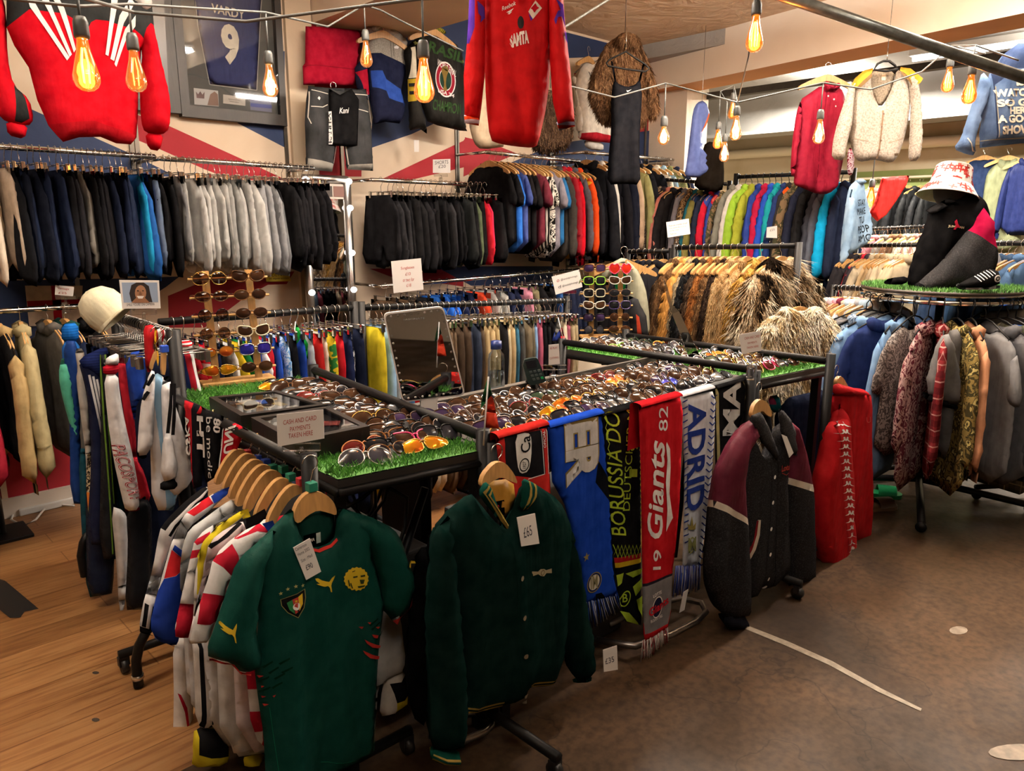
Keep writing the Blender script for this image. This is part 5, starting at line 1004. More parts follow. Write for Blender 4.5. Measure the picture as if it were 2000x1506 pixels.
# --- maroon and grey wool jacket
MG, MR, MC = M('262628', 'heather', c2='3a3a3c'), M('521a2a', 'satin', rough=.45), M('c7c0b0', 'satin')
H = Hero('varsity_jacket', 'charcoal wool jacket with maroon shoulders and cream sleeve bands', 'jacket', (2.9, 1.36, .955), 0, CDD)
H.part('lining', [(1300, 160), (1400, 110), (1420, 240), (1370, 330)], M('101012'), y0=.01, T=.005, w=.02, nf=2)
H.part('body', [(1262, 150), (1230, 300), (1212, 480), (1230, 722), (1245, 1100), (1300, 1132), (1322, 1062), (1336, 1078), (1380, 1074), (1462, 1000), (1484, 940), (1468, 600), (1456, 480), (1482, 300), (1462, 160), (1405, 240), (1352, 382), (1310, 290)], MG, T=.04, w=.08, amp=.016, nf=7, seed=11)
H.decal('placket', H.bars([((1352, 385), (1338, 700)), ((1338, 700), (1310, 1060)), ((1310, 1060), (1320, 1075)), ((1385, 350), (1372, 1070))], .003), M('0c0c0d'), 'body')
H.decal('pocket_welt', H.poly([(1276, 690), (1290, 690), (1284, 770), (1266, 850), (1246, 910), (1238, 905), (1258, 830)]), MC, 'body', lift=.003); H.decal('pocket_lip', H.poly([(1270, 695), (1278, 692), (1270, 770), (1245, 880), (1238, 870), (1258, 790)]), M('7b1f28'), 'body', lift=.004)
for p in ((1360, 460), (1350, 596), (1341, 737), (1337, 873), (1332, 1006), (1333, 1057)): H.decal('button', [H.dot(p, .0085)], WH, 'body', lift=.005, cut=0)
H.text('Lotus', (1402, 435), (1452, 418), (1400, 402), M('a14038'), on='body', bold=.04, shear=.2); H.decal('badge', [H.ring((1442, 470), .005, .011)], M('8f8e88'), 'body'); H.decal('swash', H.bars([((1405, 440), (1425, 450)), ((1425, 450), (1452, 430))], .003), M('a14038'), 'body')
H.part('sleeve', [(1262, 165), (1238, 190), (1170, 290), (1110, 430), (1076, 598), (1058, 700), (1030, 950), (1046, 1080), (1100, 1182), (1135, 1230), (1245, 1215), (1246, 1000), (1238, 860), (1232, 725), (1222, 640), (1212, 480), (1235, 330), (1300, 235)], MG, patches=[([(1262, 165), (1238, 190), (1170, 290), (1110, 430), (1076, 598), (1228, 695), (1222, 640), (1212, 480), (1235, 330), (1300, 235)], MR), ([(1077, 596), (1226, 694), (1232, 728), (1070, 632)], MC)], T=.05, w=.07, amp=.016, nf=5, y0=-.012, seed=13, smooth=0)
H.part('cuff', [(1108, 1190), (1242, 1195), (1236, 1296), (1142, 1290)], M('1b1c24'), T=.04, w=.03, nf=0, y0=-.012)
H.part('sleeve', [(1466, 158), (1512, 182), (1550, 300), (1582, 430), (1596, 545), (1608, 800), (1606, 1042), (1492, 1052), (1482, 900), (1466, 700), (1450, 480), (1484, 330)], MG, patches=[([(1466, 158), (1512, 182), (1550, 300), (1582, 430), (1592, 512), (1454, 470), (1484, 330)], MR), ([(1454, 468), (1592, 508), (1597, 548), (1450, 502)], MC)], T=.05, w=.06, amp=.014, nf=4, seed=14, smooth=0); H.part('cuff', [(1490, 1040), (1608, 1032), (1604, 1066), (1494, 1072)], M('1b1c24'), T=.04, w=.02, nf=0)
for px in ([(1236, 132), (1282, 114), (1300, 132), (1335, 200), (1385, 330), (1374, 374), (1312, 300), (1258, 205)], [(1385, 96), (1412, 108), (1448, 150), (1474, 205), (1488, 350), (1432, 332), (1394, 205)]): H.part('collar', px, M('333335', 'heather', c2='464648'), T=.012, w=.02, nf=0, y0=-.04, smooth=0, res=.018)
H.hanger([(1283, 135), (1296, 85), (1318, 60), (1335, 54), (1362, 66), (1386, 105), (1390, 150), (1366, 140), (1340, 112), (1312, 135), (1292, 160)], [(1332, 58), (1330, -8)], 'wooden hanger of the charcoal and maroon jacket')
paper('price_tag', 'grey hang tag on the collar of the charcoal and maroon jacket', 'price tag', H.pl, [(1366, 225), (1396, 238), (1433, 325), (1410, 350)], [], CDD, off=.066)
# --- red track top with sleeve tape
KR = M('a3131a', 'satin', rough=.6)
H = Hero('track_jacket', 'bright red track top with white seated-figure sleeve tape hanging at the rail end', 'track top', (3.5, 1.38, .98), 0, CDD)
H.part('body', [(1735, 20), (1800, -10), (1895, 0), (1912, 22), (1914, 300), (1912, 790), (1905, 842), (1872, 852), (1790, 812), (1765, 500), (1745, 180)], KR, T=.045, w=.07, amp=.02, nf=7, seed=21)
H.text('U', (1856, 172), (1876, 168), (1854, 142), M('c07a74'), bold=-.02)
H.part('collar', [(1728, 10), (1740, -40), (1775, -25), (1840, -5), (1915, 15), (1910, 40), (1850, 45), (1780, 40), (1732, 30)], KR, T=.05, w=.03, nf=2, y0=-.005)
H.part('sleeve', [(1738, 60), (1735, 160), (1690, 172), (1660, 350), (1625, 480), (1612, 750), (1640, 900), (1688, 1015), (1795, 1005), (1806, 820), (1790, 500), (1772, 300), (1765, 120)], KR, T=.05, w=.06, amp=.012, nf=4, y0=-.02, seed=22); sf = H.last
H.part('cuff', [(1672, 968), (1798, 955), (1794, 1004), (1690, 1016)], KR, T=.052, w=.04, nf=0, y0=-.02)
H.last = sf; KP = [(-1, -.6), (-.55, -.35), (-.35, 0), (-.42, .35), (-.3, .55), (-.12, .5), (-.08, .2), (0, -.02), (.08, .2), (.12, .5), (.3, .55), (.42, .35), (.35, 0), (.55, -.35), (1, -.6), (.45, -.5), (.2, -.2), (0, -.42), (-.2, -.2), (-.45, -.5)]
H.decal('sleeve_tape', H.poly([(1690, 170), (1740, 150), (1762, 300), (1782, 500), (1806, 930), (1745, 940), (1705, 500)]), M('b52226', 'satin', rough=.6), lift=.001)
for i in range(20):
    y = 175 + 39.2 * i; x = 1715 + (55 * max(0, (i - 4) / 15) if i > 4 else 0)
    H.decal('tape_logo', H.poly([(x + 33 * a, y - 24 * b) for a, b in KP]), WH, lift=.0025, cut=.03)
H.hanger([(1738, -2), (1742, -50), (1760, -72), (1778, -60), (1800, -20), (1815, 12), (1795, 5), (1770, -28), (1752, -10)], [(1752, -68), (1748, -105)], 'wooden hanger of the bright red track top')
# dark clothes and boxes hanging under the far stall table
H = Hero('trousers', 'dark navy trousers hanging beneath the grass-edged stall table', 'trousers', (3.2, 1.62, .9), 0, CDD)
H.part('leg', [(1420, 60), (1730, -10), (1720, 300), (1700, 800), (1600, 1000), (1480, 1000), (1440, 400)], M('0e1322'), T=.03, amp=.03, nf=8)
H = Hero('t_shirt', 'teal and pink T-shirt glimpsed in the dark under the stall table', 'T-shirt', (3.2, 1.6, .9), 0, CDD)
H.part('body', [(1375, 40), (1440, 30), (1450, 120), (1400, 130)], M('155860'), patches=[([(1375, 40), (1400, 36), (1405, 80), (1380, 85)], M('7c2a4a'))], T=.02)
t = thing('storage_crate', 'dark storage crate under the middle stall tray', 'crate', (1.95, 1.86, 0)); MB().box((-.28, -.2, 0), (.28, .2, .52), bev=.02).build('body', M('1f1e1e', 'plastic', rough=.6), t); MB().box((-.3, -.22, .52), (.3, .22, .56), bev=.01).build('lid', M('2a2929', 'plastic', rough=.6), t)
r = random.Random(3)
for k in range(7):
    p = [V3(1.16 + r.uniform(-.12, .14), 1.75 + r.uniform(0, .3), z) for z in (.9, .78, .6, .45, .3, .1)]
    q = []
    for a, b in zip(p, p[1:]): q += [a + (b - a) * j / 4 + V3(.01 * sin(j), .01 * cos(j), 0) for j in range(4)]
    t = tag(MB().tube(q, .006, n=6).build('cable', BLACK), f'black cable, {ORD[k]} of the tangle hanging under the glasses table', 'cable', 'black cables under the glasses table')

H = Hero('coat', 'sage coat with bright green lining hanging at the end of the short rail', 'coat', at(1235, 600, d=4.75), FACE0 := YAW - pi / 2, (1000, 280, 3.571))
H.part('lining', [(690, 850), (790, 785), (805, 900), (790, 1060), (740, 1060), (700, 930)], M('17703c'), T=.02, y0=.02, nf=2); H.part('body', [(620, 890), (700, 830), (780, 790), (870, 860), (930, 1000), (955, 1150), (965, 1345), (880, 1345), (860, 1180), (800, 1090), (810, 900), (785, 830), (700, 900), (640, 1000)], M('8b8c7a'), T=.05, w=.06); H.part('sleeve', [(810, 1060), (880, 1080), (930, 1200), (945, 1345), (840, 1345), (800, 1200)], M('26272a'), patches=[([(850, 1180), (872, 1200), (895, 1345), (862, 1345)], M('b8442c'))], T=.04, y0=-.04, smooth=0); put_hanger('wood', at(1219, 488, d=4.75), FACE0, 'wooden hanger of the sage coat with bright green lining', 'hangers at the fur rail')
t = thing('storage_crate', 'black storage crate under the table of display cases', 'crate', (1.22, 2.3, 0)); MB().box((-.2, -.4, 0), (.2, .4, .5), bev=.02).build('body', M('121212', 'plastic', rough=.6), t); MB().box((-.21, -.42, .5), (.21, .42, .54), bev=.01).build('lid', M('1c1c1c', 'plastic', rough=.6), t)
# ------------------------------------------------------------ track-pants rack, its clothes and the scarves on the near rail
TA, TB = V3(.985, 2.79, 1.2), V3(1.04, 3.62, 1.19)
t = rail_rack('black rail thick with wire hooks carrying the track pants', TA, TB, feet=False, cap=.02, r=.02)
o = V3(TA.x, TA.y, 0)
def bent(px, lab):
    q = [at(a, b, v=2.6) for a, b in px]; MB().tube([p - o for p in q], .017, n=10).build('bent_foot', BLACK, t); e = q[-1] - o
    MB().tube([e + V3(0, 0, .03), e + V3(0, 0, .045)], .021, n=10).build('foot_collar', CHROME, t)
bent([(300, 1215), (285, 1235), (272, 1260), (266, 1290), (268, 1320), (271, 1340)], '')
q = [at(a, b, v=3.4) for a, b in [(172, 1040), (162, 1060), (158, 1085), (162, 1108), (166, 1125)]]; MB().tube([p - o for p in q], .017, n=8).build('bent_foot', BLACK, t)
def tp(name, label, v, parts, crop=CC, cat='trousers', z=1.19, grp='track pants on the hook-crowded rail'):
    H = Hero(name, label, cat, (1.0, v, z), 0, crop, grp)
    for i, p in enumerate(parts):
        nm, px, m = p[:3]; k = dict(T=.02, w=.04, amp=.014, nf=5, seed=i + len(px), res=.018); k.update(p[3] if len(p) > 3 else {}); H.part(nm, px, m, **k)
    return H
NV, TRED, TWH = M('1c2446', 'satin'), M('a31c2b', 'satin'), M('d7d5d4', 'satin')
hang_at = []
tp('shorts', 'bright blue shorts with ribbed waist at the far end of the track-pants rail', 3.55, [('body', [(428, 380), (552, 375), (570, 560), (440, 600)], M('1c5fae', 'satin')), ('waistband', [(428, 262), (545, 248), (552, 385), (430, 390)], M('1c5fae', 'stripe', c2='164e92', scale=28), dict(nf=0))], cat='shorts')
tp('track_pants', 'teal and blue track pants, outermost on the far end of the track rail', 3.48, [('leg', [(432, 470), (500, 600), (520, 760), (548, 1000), (547, 1140), (522, 1080), (440, 800), (406, 620)], M('4fa890', 'satin')), ('leg', [(440, 375), (545, 380), (560, 760), (560, 1100), (600, 1520), (490, 1510), (486, 900), (460, 700)], M('16336e', 'satin'))])
tp('track_pants', 'silver-grey track pants beside the teal pair', 3.36, [('leg', [(520, 432), (582, 430), (602, 560), (622, 800), (642, 1100), (662, 1510), (600, 1510), (602, 1200), (562, 900), (530, 640), (542, 580)], M('a3a09a', 'satin')), ('hem', [(600, 1420), (660, 1420), (665, 1590), (604, 1600)], M('c8702a'), dict(nf=0))])
H = tp('track_pants', 'navy track pants with three white stripes down the leg', 3.24, [('leg', [(545, 520), (742, 470), (752, 640), (722, 900), (742, 1200), (772, 1800), (600, 1800), (640, 1200), (615, 800), (580, 640)], M('161c36', 'satin')), ('waistband', [(538, 500), (735, 408), (755, 470), (740, 600), (720, 660), (610, 600), (575, 570)], M('1c2550', 'stripe', c2='161e42', scale=30), dict(nf=0, y0=-.01))])
H.last = H.f['leg']; H.decal('side_stripe', H.bars([((612, 610), (730, 1150)), ((638, 620), (740, 1100)), ((664, 640), (742, 1010))], .008), TWH)
H = tp('track_pants', 'black track pants with a green side stripe', 3.16, [('leg', [(690, 480), (760, 470), (765, 900), (800, 1300), (840, 1900), (690, 1900), (705, 1100)], M('15171c', 'satin'))]); H.decal('side_stripe', H.bars([((692, 470), (715, 900)), ((715, 900), (745, 1400)), ((745, 1400), (770, 1850)), ((728, 470), (740, 900)), ((740, 900), (780, 1500))], .005), M('55752a'))
H = tp('track_pants', 'white track pants with red outlined lettering and ribbed red waist', 2.93, [('leg', [(722, 612), (822, 608), (835, 740), (872, 950), (932, 1200), (968, 1420), (972, 1556), (876, 1566), (850, 1470), (790, 1200), (748, 900)], TWH, dict(T=.035)), ('waistband', [(718, 545), (832, 538), (822, 612), (720, 615)], M('a31c2b', 'stripe', c2='86141f', scale=34), dict(nf=0)), ('fold', [(715, 545), (745, 492), (826, 458), (832, 535), (800, 548)], TWH, dict(nf=0)), ('hem', [(866, 1545), (974, 1535), (974, 1562), (878, 1572)], TRED, dict(nf=0, T=.037, w=.02))])
H.last = H.f['leg']; H.text('PACOSPORT', (762, 1098), (890, 1480), (848, 1090), TRED, bold=.02); H.text('PACOSPORT', (766, 1100), (894, 1478), (842, 1092), TWH, bold=-.025, lift=.003)
tp('track_pants', 'plain red track pants behind the lettered white pair', 3.0, [('leg', [(822, 500), (866, 492), (905, 700), (948, 1000), (952, 1200), (1010, 1300), (1060, 1500), (960, 1500), (900, 1150), (860, 850), (828, 650)], TRED)])
tp('shorts', 'royal blue gathered shorts between the red pants and the white shirt', 2.96, [('leg', [(868, 480), (1004, 455), (1020, 640), (1010, 760), (955, 800), (940, 960), (905, 800)], M('1a3a92', 'satin'), dict(amp=.02)), ('waistband', [(866, 470), (1002, 440), (1008, 480), (870, 505)], M('1a3a92', 'satin'), dict(nf=0))], cat='shorts')
tp('track_pants', 'maroon track pants hanging low behind the blue shorts', 3.08, [('leg', [(940, 950), (1065, 900), (1068, 1490), (950, 1500)], M('4a1422', 'satin'))])
B2 = CB_
H = tp('track_pants', 'navy track pants with an orange and yellow hem panel', 3.3, [('leg', [(420, -40), (560, -40), (560, 300), (550, 640), (522, 650), (425, 662), (415, 300)], M('141c30', 'satin'))], B2); H.decal('hem_panel', H.poly([(418, 150), (458, 150), (470, 215), (422, 222)]), M('c8702a')); H.decal('hem_panel', H.poly([(422, 222), (470, 214), (472, 258), (424, 272)]), M('c2ad2e')); H.decal('leopard_panel', H.poly([(416, -40), (442, -40), (456, 150), (418, 152)]), M('b9a888', 'leopard', c2='2a2018', scale=60))
tp('track_pants', 'dark teal track pants with a hem showing below the others', 3.4, [('leg', [(380, -60), (430, -60), (470, 560), (482, 655), (425, 664), (395, 350)], M('123f4d', 'satin'))], B2)
tp('track_pants', 'grey-white track pants inside the rack behind the lettered pair', 3.05, [('leg', [(538, 220), (600, 240), (626, 300), (615, 600), (602, 725), (578, 728), (565, 500)], M('b3b0ae', 'satin'))], B2)
tp('track_pants', 'black track pants hanging lowest below the lettered pair', 2.98, [('leg', [(612, 235), (735, 150), (740, 500), (732, 715), (660, 725), (605, 725), (622, 420)], M('111318', 'satin'))], B2)
H = tp('football_shirt', 'white and black football shirt on a hanger hooked to the track rail end', 2.72, [('body', [(1060, 620), (1110, 600), (1200, 700), (1240, 1000), (1250, 1560), (1060, 1560), (1045, 1000)], M('c9c9cc', 'vstripe', c2='7fa6c4', scale=4.2)), ('sleeve', [(1035, 575), (1070, 590), (1062, 800), (1060, 1000), (1050, 1100), (990, 1190), (943, 1172), (950, 1000), (972, 780)], TWH, dict(y0=-.02)), ('sleeve', [(1100, 640), (1162, 618), (1182, 760), (1250, 960), (1332, 1270), (1300, 1360), (1205, 1452), (1150, 1400), (1110, 1000)], TWH, dict(y0=-.03, T=.04)), ('sleeve_front', [(1098, 1000), (1170, 1000), (1212, 1310), (1076, 1340)], TWH, dict(y0=-.055)), ('cuff', [(1078, 1332), (1210, 1308), (1202, 1382), (1078, 1398)], BK, dict(nf=0, y0=-.055, w=.02)), ('cuff', [(943, 1140), (1000, 1155), (1012, 1178), (985, 1195), (945, 1178)], BK, dict(nf=0, y0=-.022, w=.02)), ('collar', [(1112, 640), (1120, 615), (1160, 614), (1166, 660)], BK, dict(nf=0, y0=-.035, w=.02))], cat='football shirt', grp=None)
H.last = H.f['sleeve']; H.decal('shoulder_stripe', H.bars([((1000, 640), (975, 700)), ((1050, 600), (1005, 680)), ((1010, 720), (975, 780))], .01), BK, lift=.004)
H.decal('front_stripe', [(p, f) for p, f in H.bars([((1132, 650), (1108, 990)), ((1152, 650), (1140, 1000))], .011)], BK, None, lift=.045)
h = H.hanger([(1122, 610), (1126, 450), (1140, 445), (1158, 452), (1150, 615)], [(1142, 450), (1160, 330)], 'wooden hanger of the white and black football shirt'); H.cube((1145, 433), .012, M('1f4fc0', 'plastic'), h)
h = H.hanger([(1080, 590), (1085, 545), (1110, 470), (1125, 460), (1128, 500), (1105, 545), (1095, 590)], [(1122, 470), (1130, 330)], 'wooden hanger beside the blue-cubed one on the track rail end', y0=.05)
tp('football_shirt', 'red shirt with yellow piping bunched at the track rail end', 2.8, [('body', [(1000, 275), (1062, 262), (1085, 300), (1078, 480), (1062, 590), (1020, 600), (1005, 420)], M('a81a22', 'satin')), ('piping', [(1058, 268), (1072, 270), (1068, 400), (1090, 480), (1082, 560), (1070, 500), (1052, 420)], M('d49a26'), dict(nf=0, y0=-.03, T=.006, w=.01))], cat='football shirt', grp=None)
tp('football_shirt', 'white and red shirt folded over the corner of the track rail', 2.78, [('body', [(1085, 300), (1130, 290), (1160, 320), (1120, 420), (1080, 420)], M('cfcac8', 'vstripe', c2='a81a22', scale=14))], cat='football shirt', grp=None)
tp('track_pants', 'navy, red and white striped track pants beyond the rack post', 2.95, [('leg', [(1248, 450), (1345, 440), (1375, 600), (1412, 745), (1360, 760), (1290, 760), (1262, 640)], M('1c2a5c', 'satin'), dict(patches=[([(1272, 452), (1312, 448), (1362, 756), (1322, 762)], TRED), ([(1312, 448), (1348, 444), (1410, 742), (1366, 754)], TWH)], smooth=0)), ('waistband', [(1245, 378), (1338, 370), (1345, 445), (1248, 455)], M('a81a22', 'stripe', c2='d8d4d2', scale=22), dict(nf=0))])
# wire clip hangers crowding that rail
r = random.Random(8)
for k in range(26):
    p = TA + (TB - TA) * (.03 + .94 * k / 25)
    put_hanger('clip', p, radians(r.uniform(-14, 14)), f'wire clip hanger, {ORD[k]} from the post on the crowded track-pants rail', 'wire hangers on the track-pants rail', METAL('8f8d88', .3))
# the football scarves over the near rail
SA = dict(o=(.915, 2.2, .985), ang=-pi / 2)
H = scarf('red and black football scarf, furthest along the near rail', [(1288, 790), (1400, 830), (1442, 862), (1405, 900), (1410, 1390), (1355, 1410), (1320, 1100)], M('15151a'), CC, seed=11, patches=[([(1288, 790), (1350, 812), (1362, 1400), (1330, 1250)], M('a01c24')), ([(1400, 830), (1442, 862), (1405, 900), (1388, 880)], M('a01c24'))], **SA); H.text('CSKA', (1318, 1180), (1300, 900), (1352, 1170), WH, bold=.02)
H = scarf('black football scarf with white letters, second along the near rail', [(1392, 850), (1480, 870), (1562, 905), (1545, 1000), (1530, 1310), (1440, 1370), (1405, 1100)], M('121214'), CC, seed=12, **SA); H.text('TH', (1395, 1180), (1390, 895), (1440, 1190), WH, bold=.04); H.text('be modie', (1462, 905), (1470, 1330), (1502, 905), WH, bold=.0); H.text('80', (1512, 910), (1510, 1010), (1556, 920), WH, bold=.03)
H = scarf('red football scarf with white letters beside the wooden hangers', [(1562, 985), (1640, 950), (1735, 1000), (1690, 1040), (1640, 1180), (1575, 1260), (1530, 1310), (1545, 1140)], M('ab1a26'), CC, seed=13, **SA); H.text('UNI', (1570, 1170), (1590, 985), (1640, 1150), WH, bold=.03); H.decal('edge_line', H.bars([((1570, 985), (1548, 1280))], .006), WH)

row(TA + (TB - TA) * .3, TB, 'navy 161c30 2;black 121318 2;dark_teal 12323c 1;navy 1a2340 2;black 14161c 2', 'trousers', 'the crowded track-pants rail', 'post end', 'track pants on the hook-crowded rail', seed=51, sc=(1.1, 1, 1.05), hangers_too=False, noun='inner track pants', cat='trousers')
# ------------------------------------------------------------ sunglasses
def lens_pts(style, n=22):
    P = []
    for i in range(n):
        a = 2 * pi * i / n; c, s = cos(a), sin(a); e = {'round': 1, 'oval': 1, 'cat': .85, 'square': .62, 'aviator': .9, 'wrap': .8, 'heart': 1}[style]
        x = math.copysign(abs(c) ** e, c); z = math.copysign(abs(s) ** e, s)
        rx, rz = {'round': (.024, .024), 'oval': (.029, .021), 'cat': (.030, .021), 'square': (.029, .023), 'aviator': (.030, .026), 'wrap': (.034, .019), 'heart': (.03, .026)}[style]
        X, Z = x * rx, z * rz
        if style == 'cat': Z += .010 * max(0, x) * (1 if z > 0 else .35)
        if style == 'aviator': X *= 1 + .16 * (-z) * (1 if x > 0 else -.2); Z -= .003
        if style == 'wrap': Z *= 1 - .35 * x
        if style == 'heart': Z += .009 * exp(-((abs(x) - .5) / .35) ** 2) * (z > 0) - .012 * (1 - abs(x)) * (z > 0) * .9 - .008 * (1 - abs(x)) * (z < 0)
        P.append((X, Z))
    return P
def sg_mesh(style, thick, folded):
    P = lens_pts(style); cx = {'wrap': .037, 'round': .034}.get(style, .035); out = {}
    F = MB(); hin = .066
    for s in (1, -1): F.tube([(s * (cx + x), .012 * ((cx + x) / .07) ** 2, z) for x, z in P], thick, n=6, closed=True)
    F.tube([(-(cx - .024), .002, .006), (0, -.002, .010), (cx - .024, .002, .006)], thick * 1.1, n=6)
    out['frame'] = F.mesh('sunglasses')
    for k, s in (('a', 1), ('b', -1)):
        vs = [(s * cx, -.004 + .004, 0)]; R = 3
        for j in range(1, R + 1):
            q = j / R
            for x, z in P: X = cx + x * q; vs.append((s * X, .012 * (X / .07) ** 2 - .004 * (1 - q * q), z * q))
        n = len(P); fs = [(0, 1 + i, 1 + (i + 1) % n) for i in range(n)]
        for j in range(R - 1):
            for i in range(n): a, b = 1 + j * n + i, 1 + j * n + (i + 1) % n; fs.append((a, a + n, b + n, b))
        vs[0] = (s * cx, .012 * (cx / .07) ** 2 - .004, 0)
        out['lens' + k] = MB().add(vs, fs).mesh('lens')
    for k, s in (('a', 1), ('b', -1)):
        x = s * (cx + P[0][0] + .002)
        pts = [(x, .012, .006), (x * 1.0, .02, .007), (x * .5, .026 + .006 * (s > 0), .006), (-x * .55, .03 + .006 * (s > 0), -.002), (-x * .85, .032 + .006 * (s > 0), -.012)] if folded else [(x, .012, .006), (x * 1.02, .05, .007), (x * 1.0, .1, .006), (x * .98, .125, -.003), (x * .97, .145, -.016)]
        out['temple' + k] = MB().tube(pts, [thick, thick * .9, thick * .8, thick * .9, thick * 1.1], n=6).mesh('temple')
    return out
LENS = {'brown': M('2a1a12', 'lens', c2='3d281a', metal=.0), 'dark': M('121214', 'lens', c2='1b1c20'), 'smoke': M('34333a', 'lens', c2='1b1a1e'), 'amber': M('c8862a', 'lens', c2='b0461c', metal=.5), 'fire': M('d8a21e', 'lens', c2='c2501a', metal=.55), 'blue': M('2338b8', 'lens', c2='3d2a90', metal=.5), 'purple': M('3a2b4c', 'lens', c2='241a30'), 'red': M('5a1d1a', 'lens', c2='37100f'), 'silver': M('6f7276', 'lens', c2='45484c', metal=.5), 'green': M('2b3a2c', 'lens', c2='1a241b'), 'redheart': M('d0301f', 'lens', c2='b0241a'), 'clear': M('7a5a44', 'glass', rough=.05, bump=.1)}
FR = {'tortoise': M('3b2413', 'lens', c2='6b4423', rough=.2), 'black': M('0d0d0e', 'lens'), 'gold': M('b08d4a', 'metal', rough=.25, metal=1), 'silver': M('a8a8a8', 'metal', rough=.22, metal=1), 'pink': M('d03a6a', 'plastic', rough=.25), 'white': M('ddd8cc', 'plastic', rough=.3), 'cream': M('d3c6a4', 'plastic', rough=.3), 'orange': M('c0713a', 'plastic', rough=.3), 'lime': M('8fc93a', 'plastic', rough=.3), 'brown': M('4a2f1e', 'plastic', rough=.25), 'red': M('8d1f22', 'plastic', rough=.25), 'purple': M('3b2c5c', 'plastic', rough=.25), 'yellow': M('c79a2a', 'plastic', rough=.25)}
def rot(rx, rz, ry=0.0): return (Matrix.Rotation(rz, 3, 'Z') @ Matrix.Rotation(rx, 3, 'X') @ Matrix.Rotation(ry, 3, 'Y')).to_euler()
def glasses(loc, eul, style, fr, ln, label, group=None, folded=True, thick=.0022, temples=True, sc=1.0, cat='sunglasses'):
    L = libmesh(f'sg{style}{thick}{folded}', lambda: sg_mesh(style, thick, folded))
    o = obj('sunglasses', L['frame'], [FR[fr]], share=True); o.location = loc; o.rotation_euler = eul; o.scale = (sc,) * 3; tag(o, label, cat, group)
    for k in 'ab': obj('lens', L['lens' + k], [LENS[ln]], o, share=True)
    if temples:
        for k in 'ab': obj('temple', L['temple' + k], [FR[fr]], o, share=True)
    return o
MIX = [('round', 'tortoise', 'brown'), ('cat', 'black', 'dark'), ('oval', 'tortoise', 'brown'), ('square', 'black', 'smoke'), ('aviator', 'gold', 'brown'), ('square', 'tortoise', 'brown'), ('cat', 'brown', 'brown'), ('oval', 'black', 'brown'), ('aviator', 'silver', 'dark'), ('oval', 'tortoise', 'brown'), ('oval', 'black', 'dark'), ('cat', 'black', 'brown'), ('round', 'brown', 'dark'), ('square', 'brown', 'purple'), ('cat', 'tortoise', 'dark')]
ODD = [('wrap', 'black', 'silver'), ('oval', 'red', 'red'), ('wrap', 'silver', 'smoke'), ('aviator', 'gold', 'amber'), ('square', 'black', 'green'), ('round', 'silver', 'smoke')]
FN = {'tortoise': 'tortoiseshell', 'gold': 'gold-rimmed', 'silver': 'silver-rimmed'}; LN = {'smoke': 'smoky', 'dark': 'black', 'fire': 'fiery mirrored', 'silver': 'mirrored', 'redheart': 'red'}
def sgl(st, fr, ln): return f'{FN.get(fr, fr)} {st} sunglasses, {LN.get(ln, ln)} lenses'
r = random.Random(77)
def grid(A, B, C_, D, z, rows, cols, where, group, frm, seed, tilt=(38, 60), yaw=0.0, odd=.14, skip=(), special={}):
    'rows from the edge AB towards DC, glasses leaning on one another'
    r = random.Random(seed); A, B, C_, D = [Vector((p[0], p[1], 0)) for p in (A, B, C_, D)]
    for j in range(rows):
        for i in range(cols):
            u = (i + .5 + r.uniform(-.1, .1)) / cols; v = (j + .5 + r.uniform(-.12, .12)) / rows
            if (j, i) in skip: continue
            p = (A * (1 - u) + B * u) * (1 - v) + (D * (1 - u) + C_ * u) * v
            st, fr, ln = special.get((j, i)) or (r.choice(ODD) if r.random() < odd else r.choice(MIX))
            t = radians(r.uniform(*tilt)); p.z = z + .006 + .024 * cos(t)
            glasses(p, rot(-t, yaw + radians(r.uniform(-13, 13)), radians(r.uniform(-5, 5))), st, fr, ln, f'{sgl(st, fr, ln)}, {ORD[i]} from {frm}, {ORD[j]} row of {where}', group, thick=.0026 if st in ('square', 'cat') else .0019, temples=False, sc=1.14)
# middle tray: eight rows deep
grid((1.475, 1.60), (2.90, 1.60), (2.90, 2.0), (1.50, 2.03), MZ, 7, 10, 'long tray', 'sunglasses on the long tray', 'the flagpole', 5, yaw=0, special={(0, 0): ('round', 'yellow', 'brown'), (1, 2): ('wrap', 'yellow', 'fire'), (2, 3): ('wrap', 'gold', 'fire'), (0, 1): ('oval', 'orange', 'brown'), (1, 7): ('wrap', 'black', 'blue'), (0, 7): ('wrap', 'black', 'dark'), (4, 6): ('wrap', 'orange', 'amber'), (3, 2): ('oval', 'red', 'brown')})
# near table, around the display cases
grid((1.0, 1.675), (1.40, 1.61), (1.405, 1.86), (1.19, 1.92), LZ + .012, 4, 4, 'near table', 'sunglasses on the near table', 'the CASH sign', 15, yaw=-.15, special={(0, 0): ('aviator', 'silver', 'smoke'), (0, 1): ('oval', 'tortoise', 'dark'), (0, 2): ('wrap', 'gold', 'fire'), (1, 0): ('oval', 'orange', 'red'), (1, 2): ('cat', 'pink', 'brown')}, skip=((0, 3),))
grid((1.27, 1.9), (1.43, 1.88), (1.45, 2.72), (1.32, 2.74), LZ + .012, 12, 2, 'the case strip', 'sunglasses behind the display cases', 'the cases', 16, yaw=-.1)
glasses((1.33, 2.70, LZ + .035), rot(-.8, -.2), 'wrap', 'gold', 'fire', 'fiery mirrored wrap sunglasses at the far end of the glasses strip', 'sunglasses behind the display cases')
